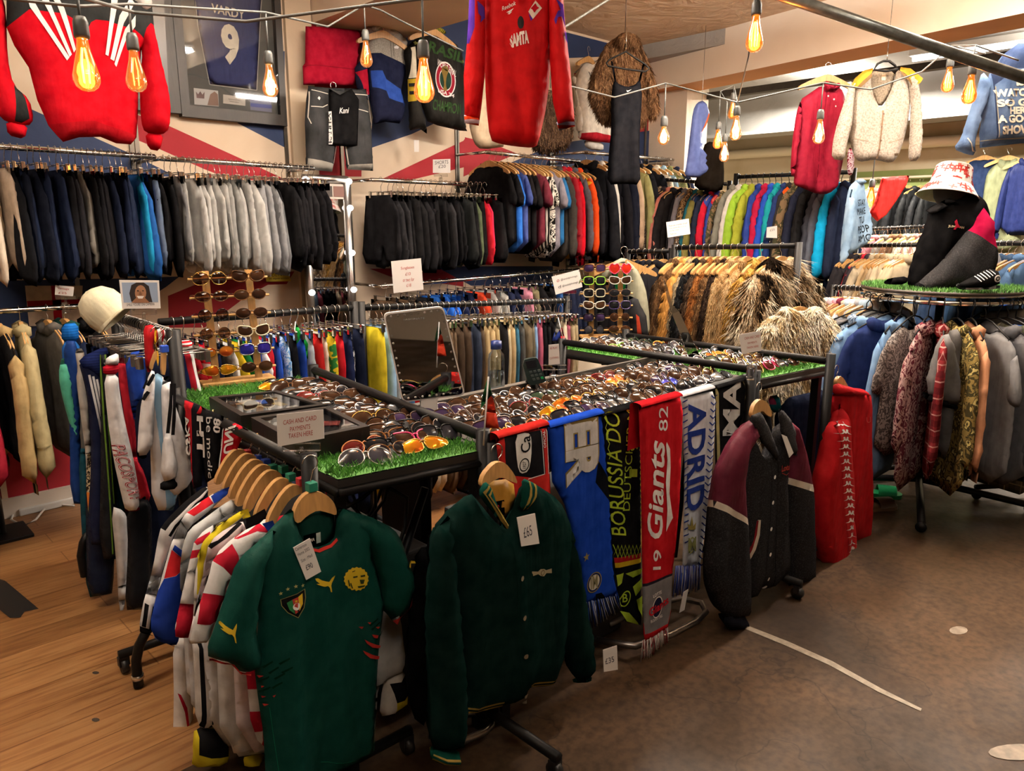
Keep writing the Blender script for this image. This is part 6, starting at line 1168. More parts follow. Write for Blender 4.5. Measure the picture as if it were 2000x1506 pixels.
# far table
grid((3.05, 1.56), (3.44, 1.5), (3.40, 2.0), (3.08, 2.02), RZ + .012, 6, 4, 'far stall table', 'sunglasses on the far stall table', 'the tray side', 17, special={(0, 1): ('cat', 'pink', 'red'), (1, 2): ('aviator', 'silver', 'silver'), (5, 0): ('oval', 'cream', 'brown'), (5, 1): ('oval', 'white', 'clear')})
grid((3.04, 2.05), (3.4, 2.04), (3.36, 2.62), (3.06, 2.64), RZ + .012, 6, 4, 'far table end', 'sunglasses at the far end of that table', 'the inner rail', 18, special={(3, 0): ('oval', 'lime', 'clear'), (2, 0): ('oval', 'white', 'clear'), (4, 1): ('cat', 'white', 'brown')}, odd=.25)
# ------------------------------------------------------------ wooden sunglasses stands
PINE = M('c79a5c', 'wood', rough=.5)
def gstand(label, o, rz, ht, rows, gap, lean, spec, grp, wid=.15):
    t = thing('sunglasses_stand', label, 'display stand', o, rz); hh = wid / 2
    MB().box((-hh - .06, -.03, 0), (hh + .06, .07, .016), bev=.004).build('base', PINE, t)
    for s in (-1, 1):
        mb = MB(); mb.add([(s * hh - .014, 0, .01), (s * hh + .014, 0, .01), (s * hh + .014, .012, .01), (s * hh - .014, .012, .01), (s * hh - .014, lean, ht), (s * hh + .014, lean, ht), (s * hh + .014, lean + .012, ht), (s * hh - .014, lean + .012, ht)], [(0, 3, 2, 1), (4, 5, 6, 7), (0, 1, 5, 4), (1, 2, 6, 5), (2, 3, 7, 6), (3, 0, 4, 7)], 0, False); mb.build('upright', PINE, t)
    k = 0; m = Matrix.Rotation(rz, 3, 'Z'); names = ['top', 'second', 'third', 'fourth', 'fifth', 'sixth', 'seventh']
    for j in range(rows):
        z = ht - .03 - j * gap; y = lean * z / ht
        MB().tube([(-hh - .07, y - .012, z), (hh + .07, y - .012, z)], .005, n=8).build('peg_rail', PINE, t)
        for i, x in enumerate((-.075, .075)):
            if k >= len(spec): break
            st, fr, ln = spec[k]; k += 1
            glasses(Vector(o) + m @ Vector((x, y - .035, z + .006)), rot(radians(-4), rz), st, fr, ln, f'{sgl(st, fr, ln)}, {("nearer" if i == 0 else "farther")} on the {names[j]} rung of {grp}', 'sunglasses on ' + grp, folded=False, thick=.0028 if st in ('cat', 'square', 'heart') else .0017, sc=.98)
    return t
S1 = [('aviator', 'gold', 'clear'), ('cat', 'tortoise', 'brown'), ('oval', 'tortoise', 'clear'), ('oval', 'tortoise', 'brown'), ('round', 'black', 'clear'), ('oval', 'brown', 'brown'), ('round', 'tortoise', 'clear'), ('cat', 'cream', 'brown'), ('oval', 'tortoise', 'amber'), ('square', 'silver', 'blue'), ('wrap', 'gold', 'fire'), ('oval', 'tortoise', 'brown')]
sa = at(466, 748, z=LZ + .004)
gstand('wooden ladder stand of sunglasses on the near table beside the display cases', (sa.x, sa.y, LZ + .004), radians(-12), .46, 6, .074, .05, S1, 'the near wooden stand', wid=.17)
sb = at(1195, 655, z=RZ + .004)
S2 = [('square', 'tortoise', 'purple'), ('heart', 'pink', 'redheart'), ('square', 'lime', 'dark'), ('cat', 'white', 'brown'), ('square', 'cream', 'dark'), ('oval', 'brown', 'dark'), ('cat', 'white', 'brown'), ('square', 'purple', 'dark'), ('square', 'black', 'purple'), ('round', 'tortoise', 'brown'), ('round', 'black', 'smoke'), ('oval', 'tortoise', 'brown')]
gstand('wooden ladder stand with pink heart sunglasses on the far stall table', (sb.x - .12, sb.y - .05, RZ + .004), radians(-38), .43, 6, .07, .03, S2, 'the far wooden stand', wid=.17)
# ------------------------------------------------------------ glazed display cases
CASEB = M('15110f', 'wood', rough=.4)
def case(label, corners, z, h, papers, seed):
    q = [at(*p, z=z + h) for p in corners]; o = sum(q, Vector()) / 4; o.z = z; t = thing('display_case', label, 'display case', o); Q = [p - o for p in q]
    inn = [p * .84 for p in Q]; mb = MB(); low = [Vector((p.x, p.y, 0)) for p in Q]; inl = [Vector((p.x, p.y, h - .02)) for p in inn]; top = [Vector((p.x, p.y, h)) for p in Q]; it = [Vector((p.x, p.y, h)) for p in inn]
    vs = low + top + it + inl; fs = []
    for i in range(4): j = (i + 1) % 4; fs += [(i, j, 4 + j, 4 + i), (4 + i, 4 + j, 8 + j, 8 + i), (8 + i, 8 + j, 12 + j, 12 + i)]
    fs += [(12, 13, 14, 15)]
    mb.add(vs, fs, 0, False); mb.build('box', CASEB, t)
    MB().add([p + Vector((0, 0, -.003)) for p in it], [(0, 1, 2, 3)], 0, False).build('glass_lid', M('e8eaea', 'glass', bump=.08), t)
    for i in range(2):
        p = low[3] * (.7 - .45 * i) + low[0] * (.3 + .45 * i); MB().tube([(p.x - .012, p.y, h * .5), (p.x - .016, p.y, h * .5 - .012), (p.x - .012, p.y, h * .5 - .022)], .004, n=6).build('clasp', METAL('b59a6a', .3), t)
    r = random.Random(seed)
    for k, c in enumerate(papers):
        u, v = r.uniform(.2, .8), r.uniform(.15, .85); p = (inl[0] * (1 - u) + inl[1] * u) * (1 - v) + (inl[3] * (1 - u) + inl[2] * u) * v; a = r.uniform(0, 3)
        w, d = r.uniform(.02, .045), r.uniform(.014, .03); mb = MB(); mb.box((-w, -d, 0), (w, d, .003)); x = mb.build('pin_card' if k % 2 else 'badge', M(c, 'print', rough=.5), None)
        x.location = o + Vector((p.x, p.y, h - .0195 + .0006 * k)); x.rotation_euler = (0, 0, a); tag(x, f'small {("white", "silver", "blue", "cream", "red", "gold")[k % 6]} trinket, {ORD[k]} laid inside the {("farther", "nearer")[seed % 2]} display case', 'trinket', 'trinkets in the display cases')
    return t
case('black glazed display case of trinkets nearer the wooden stand', [(408, 775), (540, 762), (640, 790), (470, 812)], LZ + .012, .055, ['d8d6d0', '8a8c90', '2a5fc0', 'c8c2b0', '3a3a3e', 'b09a5a', 'd8d6d0', '6a6c70'], 2)
case('black glazed display case behind the CASH AND CARD sign', [(490, 815), (640, 793), (722, 832), (575, 862)], LZ + .012, .06, ['e0dcd4', 'c8c4bc', '9a3a32', 'ded8cc', 'd04a3a', 'b9b4aa'], 3)
# ------------------------------------------------------------ mirror, bottle, card reader, clips, signs, flags
mp = Plane(at(825, 800, z=.97), radians(-32))
t = mp.thing('makeup_mirror', 'tall white framed table mirror ringed with small bulbs behind the glasses', 'mirror')
MX, MY = (860, 560), 3.571
mq = [(748, 612), (866, 598), (909, 772), (786, 786)]
v = mp.pts(mq); mb = MB(); mb.prism(rounded(v, .02), 0, .018, 0); mb.build('frame', WHITE, t)
c = (sum(p[0] for p in v) / 4, sum(p[1] for p in v) / 4); vi = [(c[0] + (p[0] - c[0]) * .955, c[1] + (p[1] - c[1]) * .965) for p in v]
o = MB().prism(rounded(vi, .018), -.002, .002).build('glass', M('c9ccd0', 'mirror', rough=.02, metal=1), t)
mb = MB(); bl = []
for a, b, n in ((vi[0], vi[1], 8), (vi[1], vi[2], 11), (vi[2], vi[3], 8), (vi[3], vi[0], 11)):
    for i in range(n):
        q = (i + .5) / n; x, z = a[0] + (b[0] - a[0]) * q, a[1] + (b[1] - a[1]) * q; bl.append((c[0] + (x - c[0]) * .93, c[1] + (z - c[1]) * .95))
for i, (x, z) in enumerate(bl): MB().lathe([(0, -.004), (.0032, -.003), (.0042, 0), (0, 0)], n=8).build('bulb', M('e9e4da', 'frosted', rough=.4), t).matrix_local = Matrix.Translation((x, -.002, z)) @ Matrix.Rotation(pi / 2, 4, 'X')
bt = mp.loc(838, 784); MB().box((bt[0] - .03, .0, bt[1] - .09), (bt[0] + .03, .03, bt[1] + .02), bev=.006).build('neck', WHITE, t); MB().box((bt[0] - .09, -.06, bt[1] - .105), (bt[0] + .09, .09, bt[1] - .085), bev=.008).build('foot', WHITE, t)
decal('lettering', [textquad('FASCINATE', ((vi[0][0] + vi[1][0]) / 2 - .035, (vi[0][1] + vi[1][1]) / 2 - .03), (.07, .004), (0, .006))], t, -.0025, M('a8a8a4', 'ink'), .0005, None, 0)
def clip(px_top, px_bot, label, pl=None, **kk):
    'clear plastic sign clip gripping a rail'
    b = at(*px_bot, **kk); P = Plane(b, pl if pl is not None else YAW - pi / 2); t = P.thing('sign_clip', label, 'sign clip', 'clear sign clips')
    u = P.loc(*px_top); mb = MB(); mb.box((-.014, -.012, -.025), (.014, .012, .03), bev=.004); mb.build('jaw', CLEAR, t)
    MB().tube([(0, 0, .02), (u[0] * .5, 0, u[1] * .6), (u[0], 0, u[1] - .008)], .006, n=8).build('stem', CLEAR, t); MB().box((u[0] - .05, -.006, u[1] - .018), (u[0] + .05, .006, u[1] + .004), bev=.002).build('holder', CLEAR, t)
    return P
RED_INK = M('b0382c', 'ink', rough=.8); DK_INK = M('2b2b30', 'ink', rough=.8)
P = clip((588, 868), (590, 900), 'clear clip on the near rail corner holding the CASH AND CARD sign', z=.985)
paper('sign', 'white CASH AND CARD PAYMENTS sign clipped by the near rail corner', 'sign', P, [(545, 806), (635, 796), (637, 852), (547, 868)], [('CASH AND CARD', (558, 826), (622, 816), (558, 817), RED_INK), ('PAYMENTS', (571, 839), (610, 833), (571, 830), RED_INK), ('TAKEN HERE', (568, 852), (615, 845), (568, 843), RED_INK)])
P = clip((805, 572), (806, 597), 'clear clip above the table mirror holding the Sunglasses price sign', v=3.24)
paper('sign', 'white laminated Sunglasses price sign above the table mirror', 'sign', P, [(765, 510), (823, 504), (828, 565), (770, 572)], [('Sunglasses', (784, 528), (810, 525), (784, 521), RED_INK), ('£10', (793, 538), (803, 537), (793, 532), RED_INK), ('or two for', (788, 550), (810, 548), (788, 543), RED_INK), ('£18', (795, 560), (804, 559), (795, 554), RED_INK)])
P = clip((1082, 714), (1080, 745), 'clear clip on the tray rim beside the card reader', z=.985)
paper('sign', 'small clothing label card standing by the card reader', 'sign', P, [(1071, 672), (1091, 670), (1093, 709), (1071, 711)], [('RE PLAY', (1074, 681), (1088, 679), (1074, 677), RED_INK), ('CLOTHING', (1073, 700), (1090, 698), (1073, 696), RED_INK)])
P = clip((1465, 692), (1466, 730), 'clear clip on the inner rail post holding the smaller CASH sign', z=1.02)
paper('sign', 'smaller CASH AND CARD PAYMENTS sign in front of the fur coats', 'sign', P, [(1440, 652), (1482, 645), (1484, 683), (1446, 690)], [('CASH AND CARD', (1451, 662), (1480, 657), (1451, 657), RED_INK), ('PAYMENTS', (1457, 671), (1475, 668), (1457, 667), RED_INK), ('TAKEN HERE', (1455, 680), (1478, 676), (1455, 676), RED_INK)])
P = clip((1110, 568), (1112, 596), 'clear clip on the black trouser rail holding the social media card', z=1.105)
paper('sign', 'tilted white social media card clipped to the trouser rail', 'sign', P, [(1077, 540), (1131, 526), (1137, 560), (1085, 575)], [('@randolphvintage', (1095, 549), (1127, 541), (1095, 544), DK_INK), ('@randolphvintage', (1098, 561), (1128, 553), (1098, 556), DK_INK), ('o', (1087, 551), (1092, 550), (1087, 546), RED_INK), ('d', (1090, 563), (1095, 562), (1090, 557), DK_INK)])
P = clip((1322, 462), (1322, 480), 'clear clip on the fur rail holding the staff notice', z=1.43)
paper('sign', 'white notice asking customers to find staff, above the fur rail', 'sign', P, [(1300, 434), (1344, 427), (1347, 457), (1303, 464)], [('Please ask a member of staff', (1305, 443), (1341, 437), (1305, 440), DK_INK), ('if you would like to try on', (1306, 448), (1339, 443), (1306, 445), DK_INK), ('any fur coats', (1306, 453), (1325, 450), (1306, 450), DK_INK), ('Thank you', (1307, 460), (1320, 458), (1307, 456), DK_INK)])
P = clip((1504, 464), (1504, 480), 'clear clip on the far end of the fur rail', z=1.42)
paper('sign', 'small square white price card before the orange jacket', 'sign', P, [(1496, 444), (1516, 441), (1516, 465), (1495, 464)], [('£25', (1502, 452), (1511, 450), (1502, 448), DK_INK)])
t = clip((861, 340), (861, 355), 'clear clip on the chrome rail holding the SHORTS card', v=4.4)
paper('sign', 'handwritten SHORTS price card above the black shorts', 'sign', t, [(846, 312), (880, 311), (880, 338), (846, 338)], [('SHORTS', (850, 322), (876, 320), (850, 315), DK_INK), ('£20', (857, 329), (871, 328), (857, 323), DK_INK)])
P = clip((128, 578), (129, 602), 'clear clip on the sweatshirt rail holding a price card', z=1.18)
paper('sign', 'small curled price card above the sweatshirts by the cross flag', 'sign', P, [(113, 556), (149, 560), (147, 578), (112, 575)], [('Vintage', (117, 565), (140, 567), (117, 560), RED_INK), ('£25', (119, 573), (135, 574), (119, 569), RED_INK)])
# portrait card at the track-pants rail
P = clip((280, 606), (283, 640), 'clear clip holding the smiling portrait card by the cap', z=1.2)
t = paper('sign', 'white card with a portrait of a smiling person with long dark hair', 'sign', P, [(238, 546), (315, 547), (318, 601), (244, 602)], [('SMILE YOURE ON CAMERA', (253, 597), (307, 595), (253, 592), DK_INK)])
for i, (nm, px, c) in enumerate((('photo_ground', [(243, 551), (312, 551), (314, 589), (247, 590)], '8fa3bd'), ('hair', [(262, 588), (258, 572), (262, 556), (272, 551), (286, 551), (296, 558), (299, 574), (303, 589)], '241c1a'), ('face', circ((280, 571), 11, 15, 16), '9a6f52'), ('neck', [(272, 580), (288, 580), (298, 590), (262, 590)], '8d6347'), ('smile', [(273, 577), (287, 577), (284, 582), (276, 582)], 'eae4dc'), ('eye', circ((275, 567), 2, 1.2, 8), '1c1512'), ('eye', circ((285, 567), 2, 1.2, 8), '1c1512'), ('nose', [(279, 568), (281, 568), (283, 574), (277, 574)], '825a40'))):
    decal(nm, [tri2d(P.pts(px))], t, -.0009, M(c, 'print', rough=.6), .0004 * (i + 1), None, 0)
# bottle
bp = at(976, 770, z=.9); t = thing('water_bottle', 'clear water bottle with a blue cap behind the middle tray', 'bottle', (bp.x + .12, bp.y + .15, .86)); k = 1.1
t['label'] = 'clear water bottle with a blue cap standing behind the middle tray'
bz = at(976, 668, d=(at(976, 700, z=1.0)).xy.length * .95).z
MB().lathe([(0, 0), (.036, 0), (.038, .01), (.038, .15), (.034, .175), (.022, .19), (.021, .2)], n=20).build('body', M('dfe8ee', 'glass', bump=.14), t); MB().lathe([(.0, .235), (.023, .235), (.025, .2), (.0, .198)], n=18).build('cap', M('1c3270', 'plastic', rough=.35), t); MB().lathe([(.0, .01), (.034, .01), (.034, .1), (0, .1)], n=18).build('water', M('cfdbe0', 'glass', bump=.1), t)
# staff bench the bottle and reader stand on
t = thing('staff_bench', 'low dark bench inside the stall behind the middle tray', 'bench', (2.15, 2.32, 0)); MB().box((-.55, -.16, .82), (.55, .16, .86), bev=.006).build('bench_top', M('5a5550', 'paint', rough=.5), t)
for sx in (-.5, .5): MB().box((sx - .02, -.14, 0), (sx + .02, .14, .82)).build('leg', BLACK, t)
# card reader
P = Plane(at(1042, 752, z=.985), radians(-40)); t = P.thing('card_reader', 'dark green card payment terminal leaning on the tray rim', 'card reader')
L = P.pts([(1018, 703), (1046, 697), (1051, 702), (1066, 740), (1063, 746), (1036, 752), (1031, 748)]); MB().prism(chaikin(L, 1), -.012, .012).build('body', M('1d2f2c', 'plastic', rough=.35), t)
for nm, px, c in [('screen', [(1025, 705), (1045, 701), (1048, 716), (1029, 719)], '0c1413')] + [('key', [(1033 + 8 * i + 3 * j, 724 - 1.5 * i + 7 * j), (1038 + 8 * i + 3 * j, 723 - 1.5 * i + 7 * j), (1039.5 + 8 * i + 3 * j, 727 - 1.5 * i + 7 * j), (1034.5 + 8 * i + 3 * j, 728 - 1.5 * i + 7 * j)], ('4a5553', '4a5553', '4a5553', '1f9a5a')[3 if (i, j) == (2, 2) else 0]) for i in range(3) for j in range(3)]:
    MB().prism(P.pts(px), -.016, -.011).build(nm, M(c, 'plastic', rough=.3), t)
MB().tube([(.0, .015, -.02), (.0, .05, .02), (-.02, .09, -.02)], .012, n=8).build('stand', BLACK, t)
# little flags
def flag(label, pole, cloth, d, rz=None, fold=.01):
    b = at(*pole[0], z=d); P = Plane(b, YAW - pi / 2 if rz is None else rz); t = P.thing('hand_flag', label, 'flag', 'small hand flags')
    u = P.loc(*pole[1]); MB().tube([(0, 0, 0), (u[0], 0, u[1])], .0025, n=6).build('stick', WHITE, t)
    for i, (px, m) in enumerate(cloth):
        mb, _ = panel(P.pts(px), (), .003, .006, .02, folder(i + 2, fold, 4, -.1, .1, -.1, .2), .004 * (i % 2), 0, seed=i); mb.build('cloth', M(m, 'satin'), t)
    return t
flag('folded green, yellow and blue flag on a stick beside the near wooden stand', [(570, 715), (577, 628)], [([(578, 631), (602, 672), (600, 690), (570, 708), (571, 690)], '128a36'), ([(577, 655), (589, 658), (572, 683)], 'd8c52a'), ([(575, 690), (601, 684), (602, 700), (580, 712), (570, 722)], '0f7a2e')], LZ)
flag('green and red flag on a stick at the front corner post', [(944, 870), (954, 736)], [([(953, 737), (961, 770), (938, 800), (943, 770)], '2f6b3c'), ([(957, 772), (963, 778), (975, 838), (945, 836), (948, 790)], 'c23a22')], 1.005)
flag('red, white and blue flag on a stick beside the far wooden stand', [(1101, 668), (1090, 620)], [([(1089, 622), (1096, 640), (1082, 660)], 'd4d0ca'), ([(1083, 650), (1095, 640), (1100, 668), (1078, 666)], '2a3f94'), ([(1093, 640), (1098, 640), (1108, 680), (1098, 690)], 'b8252c')], .99)
# slim mirror strip leaning before the furs
P = Plane(at(1342, 655, d=3.55), radians(-40)); t = P.thing('hand_mirror', 'slim tilted mirror reflecting the furs, hung above the far stall table', 'mirror'); MB().prism(P.pts([(1312, 612), (1326, 608), (1366, 694), (1348, 704)]), -.003, .006).build('glass', M('bdb9b0', 'mirror', rough=.03, metal=1), t)
MB().prism(P.pts([(1296, 545), (1302, 556), (1313, 596), (1326, 608), (1312, 613), (1305, 590)]), -.004, .004).build('hanging_tab', M('d5d2cb', 'glass', bump=.3), t)
# cream cap on the track-pants rail and a bag of clothes
cp = at(202, 602, v=3.3); t = thing('baseball_cap', 'cream corduroy baseball cap resting on top of the track-pants rail', 'cap', cp, radians(20)); CM = M('cfc8ab', 'fabric')
E_ = (radians(-35), radians(-25), 0); mb = MB(); mb.lathe([(.082, -.06), (.088, -.02), (.082, .03), (.06, .066), (.028, .082), (0, .084)], n=20); mb.build('crown', CM, t).rotation_euler = E_
vs = []; n = 12
for s in (0, 1):
    for i in range(n + 1): a = pi + pi * i / n; vs += [(.083 * cos(a), .083 * sin(a), -.058 - .005 * s), (.084 * cos(a), .083 * sin(a) - .06 * abs(sin(a)), -.072 - .005 * s)]
k = 2 * (n + 1); fs = [(2 * i, 2 * i + 1, 2 * i + 3, 2 * i + 2) for i in range(n)] + [(k + 2 * i + 2, k + 2 * i + 3, k + 2 * i + 1, k + 2 * i) for i in range(n)] + [(2 * i + 1, k + 2 * i + 1, k + 2 * i + 3, 2 * i + 3) for i in range(n)]
MB().add(vs, fs).build('peak', CM, t).rotation_euler = E_
MB().lathe([(0, .09), (.008, .087), (.009, .082), (0, .08)], n=10).build('button', CM, t).rotation_euler = E_
# ------------------------------------------------------------ clothes hung high
K1, K2, K3, K4, K8 = (0, 0, 3.571), (500, 0, 3.571), (1000, 0, 3.571), (1440, 0, 3.571), (1440, 280, 3.571)
FACE = YAW - pi / 2
def hang_line(p, up, label, cat='cord', r=.002, m=None):
    return tag(MB().tube([p, p + Vector((0, 0, up))], r, n=6).build('hanging_wire', m or M('3a3a3a', 'paint')), label, cat)
SWR = M('a80c1a', 'fabric', bump=.5); SWB = M('232526')
H = Hero('sweatshirt', 'big red sweatshirt with black yoke and white shoulder stripes hung high', 'sweatshirt', at(150, 120, v=3.85), 0, K1)
H.part('sleeve', [(-160, 0), (20, -40), (50, 60), (60, 400), (100, 590), (215, 690), (245, 830), (205, 880), (50, 850), (-20, 780), (-120, 500)], SWR, patches=[([(98, 590), (160, 640), (200, 830), (150, 858), (104, 846)], SWB)], T=.07, w=.12, amp=.03, y0=.02, seed=4)
H.part('cuff', [(48, 835), (205, 868), (180, 970), (60, 940)], SWR, T=.04, w=.05, nf=2, y0=.02)
H.part('body', [(45, -60), (45, 190), (100, 320), (200, 470), (260, 700), (340, 880), (440, 990), (550, 958), (700, 955), (810, 1000), (912, 1008), (952, 960), (962, 800), (965, 600), (985, 350), (1085, 290), (1050, -60)], SWR, patches=[([(45, -60), (1050, -60), (1085, 290), (985, 290), (900, 222), (720, 165), (640, 155), (608, 172), (552, 285), (515, 205), (480, 150), (420, 115), (250, 95), (180, 85), (45, 190)], SWB), ([(340, 870), (440, 865), (545, 855), (640, 850), (900, 935), (955, 950), (912, 1008), (810, 1000), (700, 955), (550, 958), (440, 990)], M('98101a'))], T=.07, w=.14, amp=.035, nf=9, seed=6, smooth=0, wide=(.03, .07))
H.f['body'] = H.last
H.decal('shoulder_stripe', H.poly([(170, 0), (182, 70), (435, 440), (452, 418), (262, 130), (200, 0)], [(262, 0), (290, 60), (452, 415), (468, 398), (350, 120), (312, 0)], [(340, 0), (372, 60), (482, 385), (496, 362), (420, 80), (385, 0)], [(752, 0), (728, 180), (706, 395), (726, 405), (758, 190), (798, 0)], [(880, 0), (800, 130), (740, 425), (766, 440), (830, 180), (905, 40)], [(905, 130), (840, 220), (768, 460), (782, 480), (850, 290), (905, 205)]), M('d8d4cf'), 'body', lift=.004, cut=.03)
H.part('sleeve', [(930, 215), (1050, 140), (1092, 330), (1130, 500), (1182, 720), (1172, 900), (1120, 945), (1000, 930), (972, 850), (962, 600), (985, 350)], SWR, T=.075, w=.1, amp=.03, y0=-.02, seed=7); H.part('cuff', [(1000, 925), (1132, 935), (1105, 1058), (1022, 1042)], SWR, T=.04, w=.04, nf=2, y0=-.02)
H.part('collar', [(890, -30), (1020, -60), (1040, 60), (975, 95), (920, 50)], M('cfcac4'), T=.03, w=.04, nf=0, y0=-.05)
# framed shirts on the wall
FRM = M('262423', 'wood', rough=.45)
P = Plane((2.2, WV - .005, 2.6)); t = P.thing('framed_shirt', 'black box frame holding a blue number 9 football shirt under glass', 'framed picture')
v = [(1.83, 2.213), (2.502, 2.213), (2.508, 3.17), (1.825, 3.17)]; v = [(x - 2.2, z - 2.6) for x, z in v]
vi = [(x * .86 + (.0), (z - .09) * .86 + .09) for x, z in v]; mb = MB(); n = 4
vs = [(x, 0, z) for x, z in v] + [(x, -.05, z) for x, z in v] + [(x, -.05, z) for x, z in vi] + [(x, -.01, z) for x, z in vi]
fs = []
for i in range(4): j = (i + 1) % 4; fs += [(i, j, 4 + j, 4 + i), (4 + i, 4 + j, 8 + j, 8 + i), (8 + i, 8 + j, 12 + j, 12 + i)]
mb.add(vs, fs, 0, False); mb.build('frame', FRM, t); MB().add([(x, -.012, z) for x, z in vi], [(0, 1, 2, 3)], 0, False).build('mount', M('4a4a48', 'paper', rough=.7), t)
dp = lambda nm, L, m, l=.013, sm=0, lab=None: decal(nm, [ppoly(P, q, K1, sm) for q in L], t, -l, m, 0, lab, 0)
mb, jf = panel(P.pts([(1300, -330), (1850, -330), (1812, 60), (1782, 630), (1455, 590), (1372, 180)], K1), (), .008, .03, .03, folder(3, .006, 5, -.3, .3, -.3, .6), -.014, 0); mb.build('shirt', M('26315f', 'satin', rough=.5), t)
L = P.pts([(1325, -300), (1372, 180), (1455, 592), (1783, 632), (1812, 60), (1845, -300)], K1); decal('mount_edge', [bar2(a, b, .005) for a, b in zip(L, L[1:])], t, -.016, M('9a9690', 'paint'), 0, None, 0)
decal('lettering', [ptext(P, 'VARDY', (1462, 92), (1694, 142), (1462, 28), K1, .02)], t, jf, M('d8cfc0'), .003); decal('number', [ptext(P, '9', (1545, 452), (1668, 462), (1522, 165), K1, .05)], t, jf, M('dcd2c0'), .003, 'large cream number 9')
dp('photo', [[(1345, 615), (1515, 635), (1520, 745), (1350, 730)]], M('b5b0ad', 'print')); dp('photo_figure', [[(1460, 660), (1490, 640), (1512, 660), (1518, 740), (1440, 735)]], M('7a5a4a', 'print'), .0145); dp('photo_crown', [[(1360, 640), (1375, 660), (1390, 638), (1405, 662), (1420, 642), (1418, 690), (1365, 685)]], M('5a3a3a', 'print'), .0145)
dp('plaque', [[(1550, 660), (1705, 680), (1705, 740), (1550, 722)]], M('b9aea2', 'print')); decal('lettering', [ptext(P, 'signed football shirt', (1585, 697), (1670, 707), (1585, 688), K1), ptext(P, 'limited edition', (1595, 712), (1660, 720), (1595, 704), K1)], t, -.0145, DK_INK, 0, None, 0)
dp('photo', [[(1735, 665), (1885, 685), (1890, 785), (1740, 768)]], M('6b6a86', 'print')); dp('photo_stand', [[(1740, 720), (1888, 735), (1889, 760), (1740, 745)]], M('35408a', 'print'), .0145)
MB().add([(x, -.044, z) for x, z in vi], [(0, 1, 2, 3)], 0, False).build('glass', M('f0f2f2', 'glass', bump=.05), t)
P2 = Plane((1.5, WV - .005, 2.6)); t = P2.thing('picture_frame', 'second black frame half hidden behind the red sweatshirt', 'framed picture'); v = P2.pts([(780, -330), (1190, -330), (1247, 797), (800, 760)], K1); MB().prism(v, -.045, 0).build('frame', FRM, t); MB().prism([(p[0] * .86 - .02, p[1] * .86 + .01) for p in v], -.048, -.04).build('picture', M('3c3a39', 'print', rough=.3), t)
# red cloth, denim shorts and jackets by the alcove
H = Hero('red_cloth', 'red cloth pinned to the wall above the black denim shorts', 'cloth', at(650, 120, v=4.62), 0, K2); H.part('cloth', [(345, 183), (500, 188), (736, 214), (722, 350), (692, 600), (330, 592), (325, 462), (342, 440)], M('94142a', 'fabric', bump=.3), T=.02, w=.03, nf=4, amp=.01, smooth=0); H.decal('fold_line', H.bars([((328, 460), (420, 458)), ((420, 458), (705, 490))], .006), M('7a0f20'))
DS = M('2a2b2d', 'denim', c2='3d3f42'); ST = M('c9c4b8', 'print')
H = Hero('denim_shorts', 'baggy black denim shorts with white stitching hung on the wall', 'shorts', at(660, 250, v=4.5), 0, K2)
H.part('leg', [(365, 600), (490, 612), (640, 620), (768, 625), (802, 880), (818, 1192), (636, 1182), (612, 1020), (580, 960), (556, 1020), (530, 1198), (352, 1180), (340, 850), (350, 690)], DS, T=.04, w=.06, amp=.014, nf=5, smooth=0, patches=[([(354, 1105), (532, 1145), (530, 1198), (352, 1180)], M('8f8d86', 'denim', c2='a09e96')), ([(638, 1150), (816, 1142), (818, 1192), (636, 1182)], M('8f8d86', 'denim', c2='a09e96'))]); lf = H.last
H.decal('stitching', H.bars([((372, 630), (480, 660)), ((366, 745), (440, 752)), ((440, 752), (476, 735)), ((640, 660), (760, 668)), ((644, 690), (670, 760)), ((670, 760), (760, 785)), ((762, 640), (790, 880)), ((362, 640), (350, 820)), ((350, 820), (366, 866)), ((548, 1010), (530, 1140)), ((616, 1020), (636, 1150))], .005), ST, lift=.003); H.decal('pocket_logo', H.poly([(405, 690), (415, 676), (425, 688), (418, 704)]), WH, lift=.003)
H.part('front_shorts', [(482, 622), (560, 668), (640, 625), (692, 700), (682, 1022), (600, 1025), (478, 1015), (484, 800)], M('111113'), T=.02, w=.04, amp=.01, nf=3, y0=-.045, smooth=0, label='plain black shorts clipped over the denim pair'); H.text('Kani', (542, 800), (612, 796), (540, 760), WH, shear=.3, lift=.003)
H.decal('side_band', H.poly([(470, 785), (492, 782), (500, 1012), (476, 1012)]), WH, lift=.003); H.text('KANI KA', (492, 1000), (488, 795), (474, 1000), BK, bold=.03, lift=.005)
H.part('waistband', [(362, 598), (500, 612), (640, 615), (770, 622), (768, 650), (640, 650), (500, 645), (364, 630)], DS, T=.045, w=.02, nf=0, smooth=0)
put_hanger('clip', H.pl.o + V3(-.02, 0, .26), 0, 'metal clip hanger of the baggy black denim shorts', 'hangers on the wall')
H = Hero('hoodie', 'grey, navy and blue hooded top hung in the alcove', 'hoodie', at(745, 150, v=4.55), 0, K2); GH = M('8f8a80', 'heather', c2='a6a198')
H.part('body', [(776, 185), (860, 160), (930, 165), (985, 212), (1052, 285), (1050, 480), (1005, 640), (1040, 765), (1000, 862), (900, 850), (822, 868), (800, 700), (790, 520), (768, 380)], M('191d33'), T=.05, w=.08, amp=.016, smooth=0, patches=[([(776, 185), (860, 160), (930, 165), (985, 212), (1052, 285), (1048, 480), (960, 430), (840, 378), (768, 375)], GH), ([(790, 495), (850, 500), (880, 560), (1004, 640), (1000, 725), (900, 690), (880, 640), (800, 610)], M('26438f')), ([(1005, 700), (1042, 740), (1040, 765), (1004, 750)], M('26438f'))])
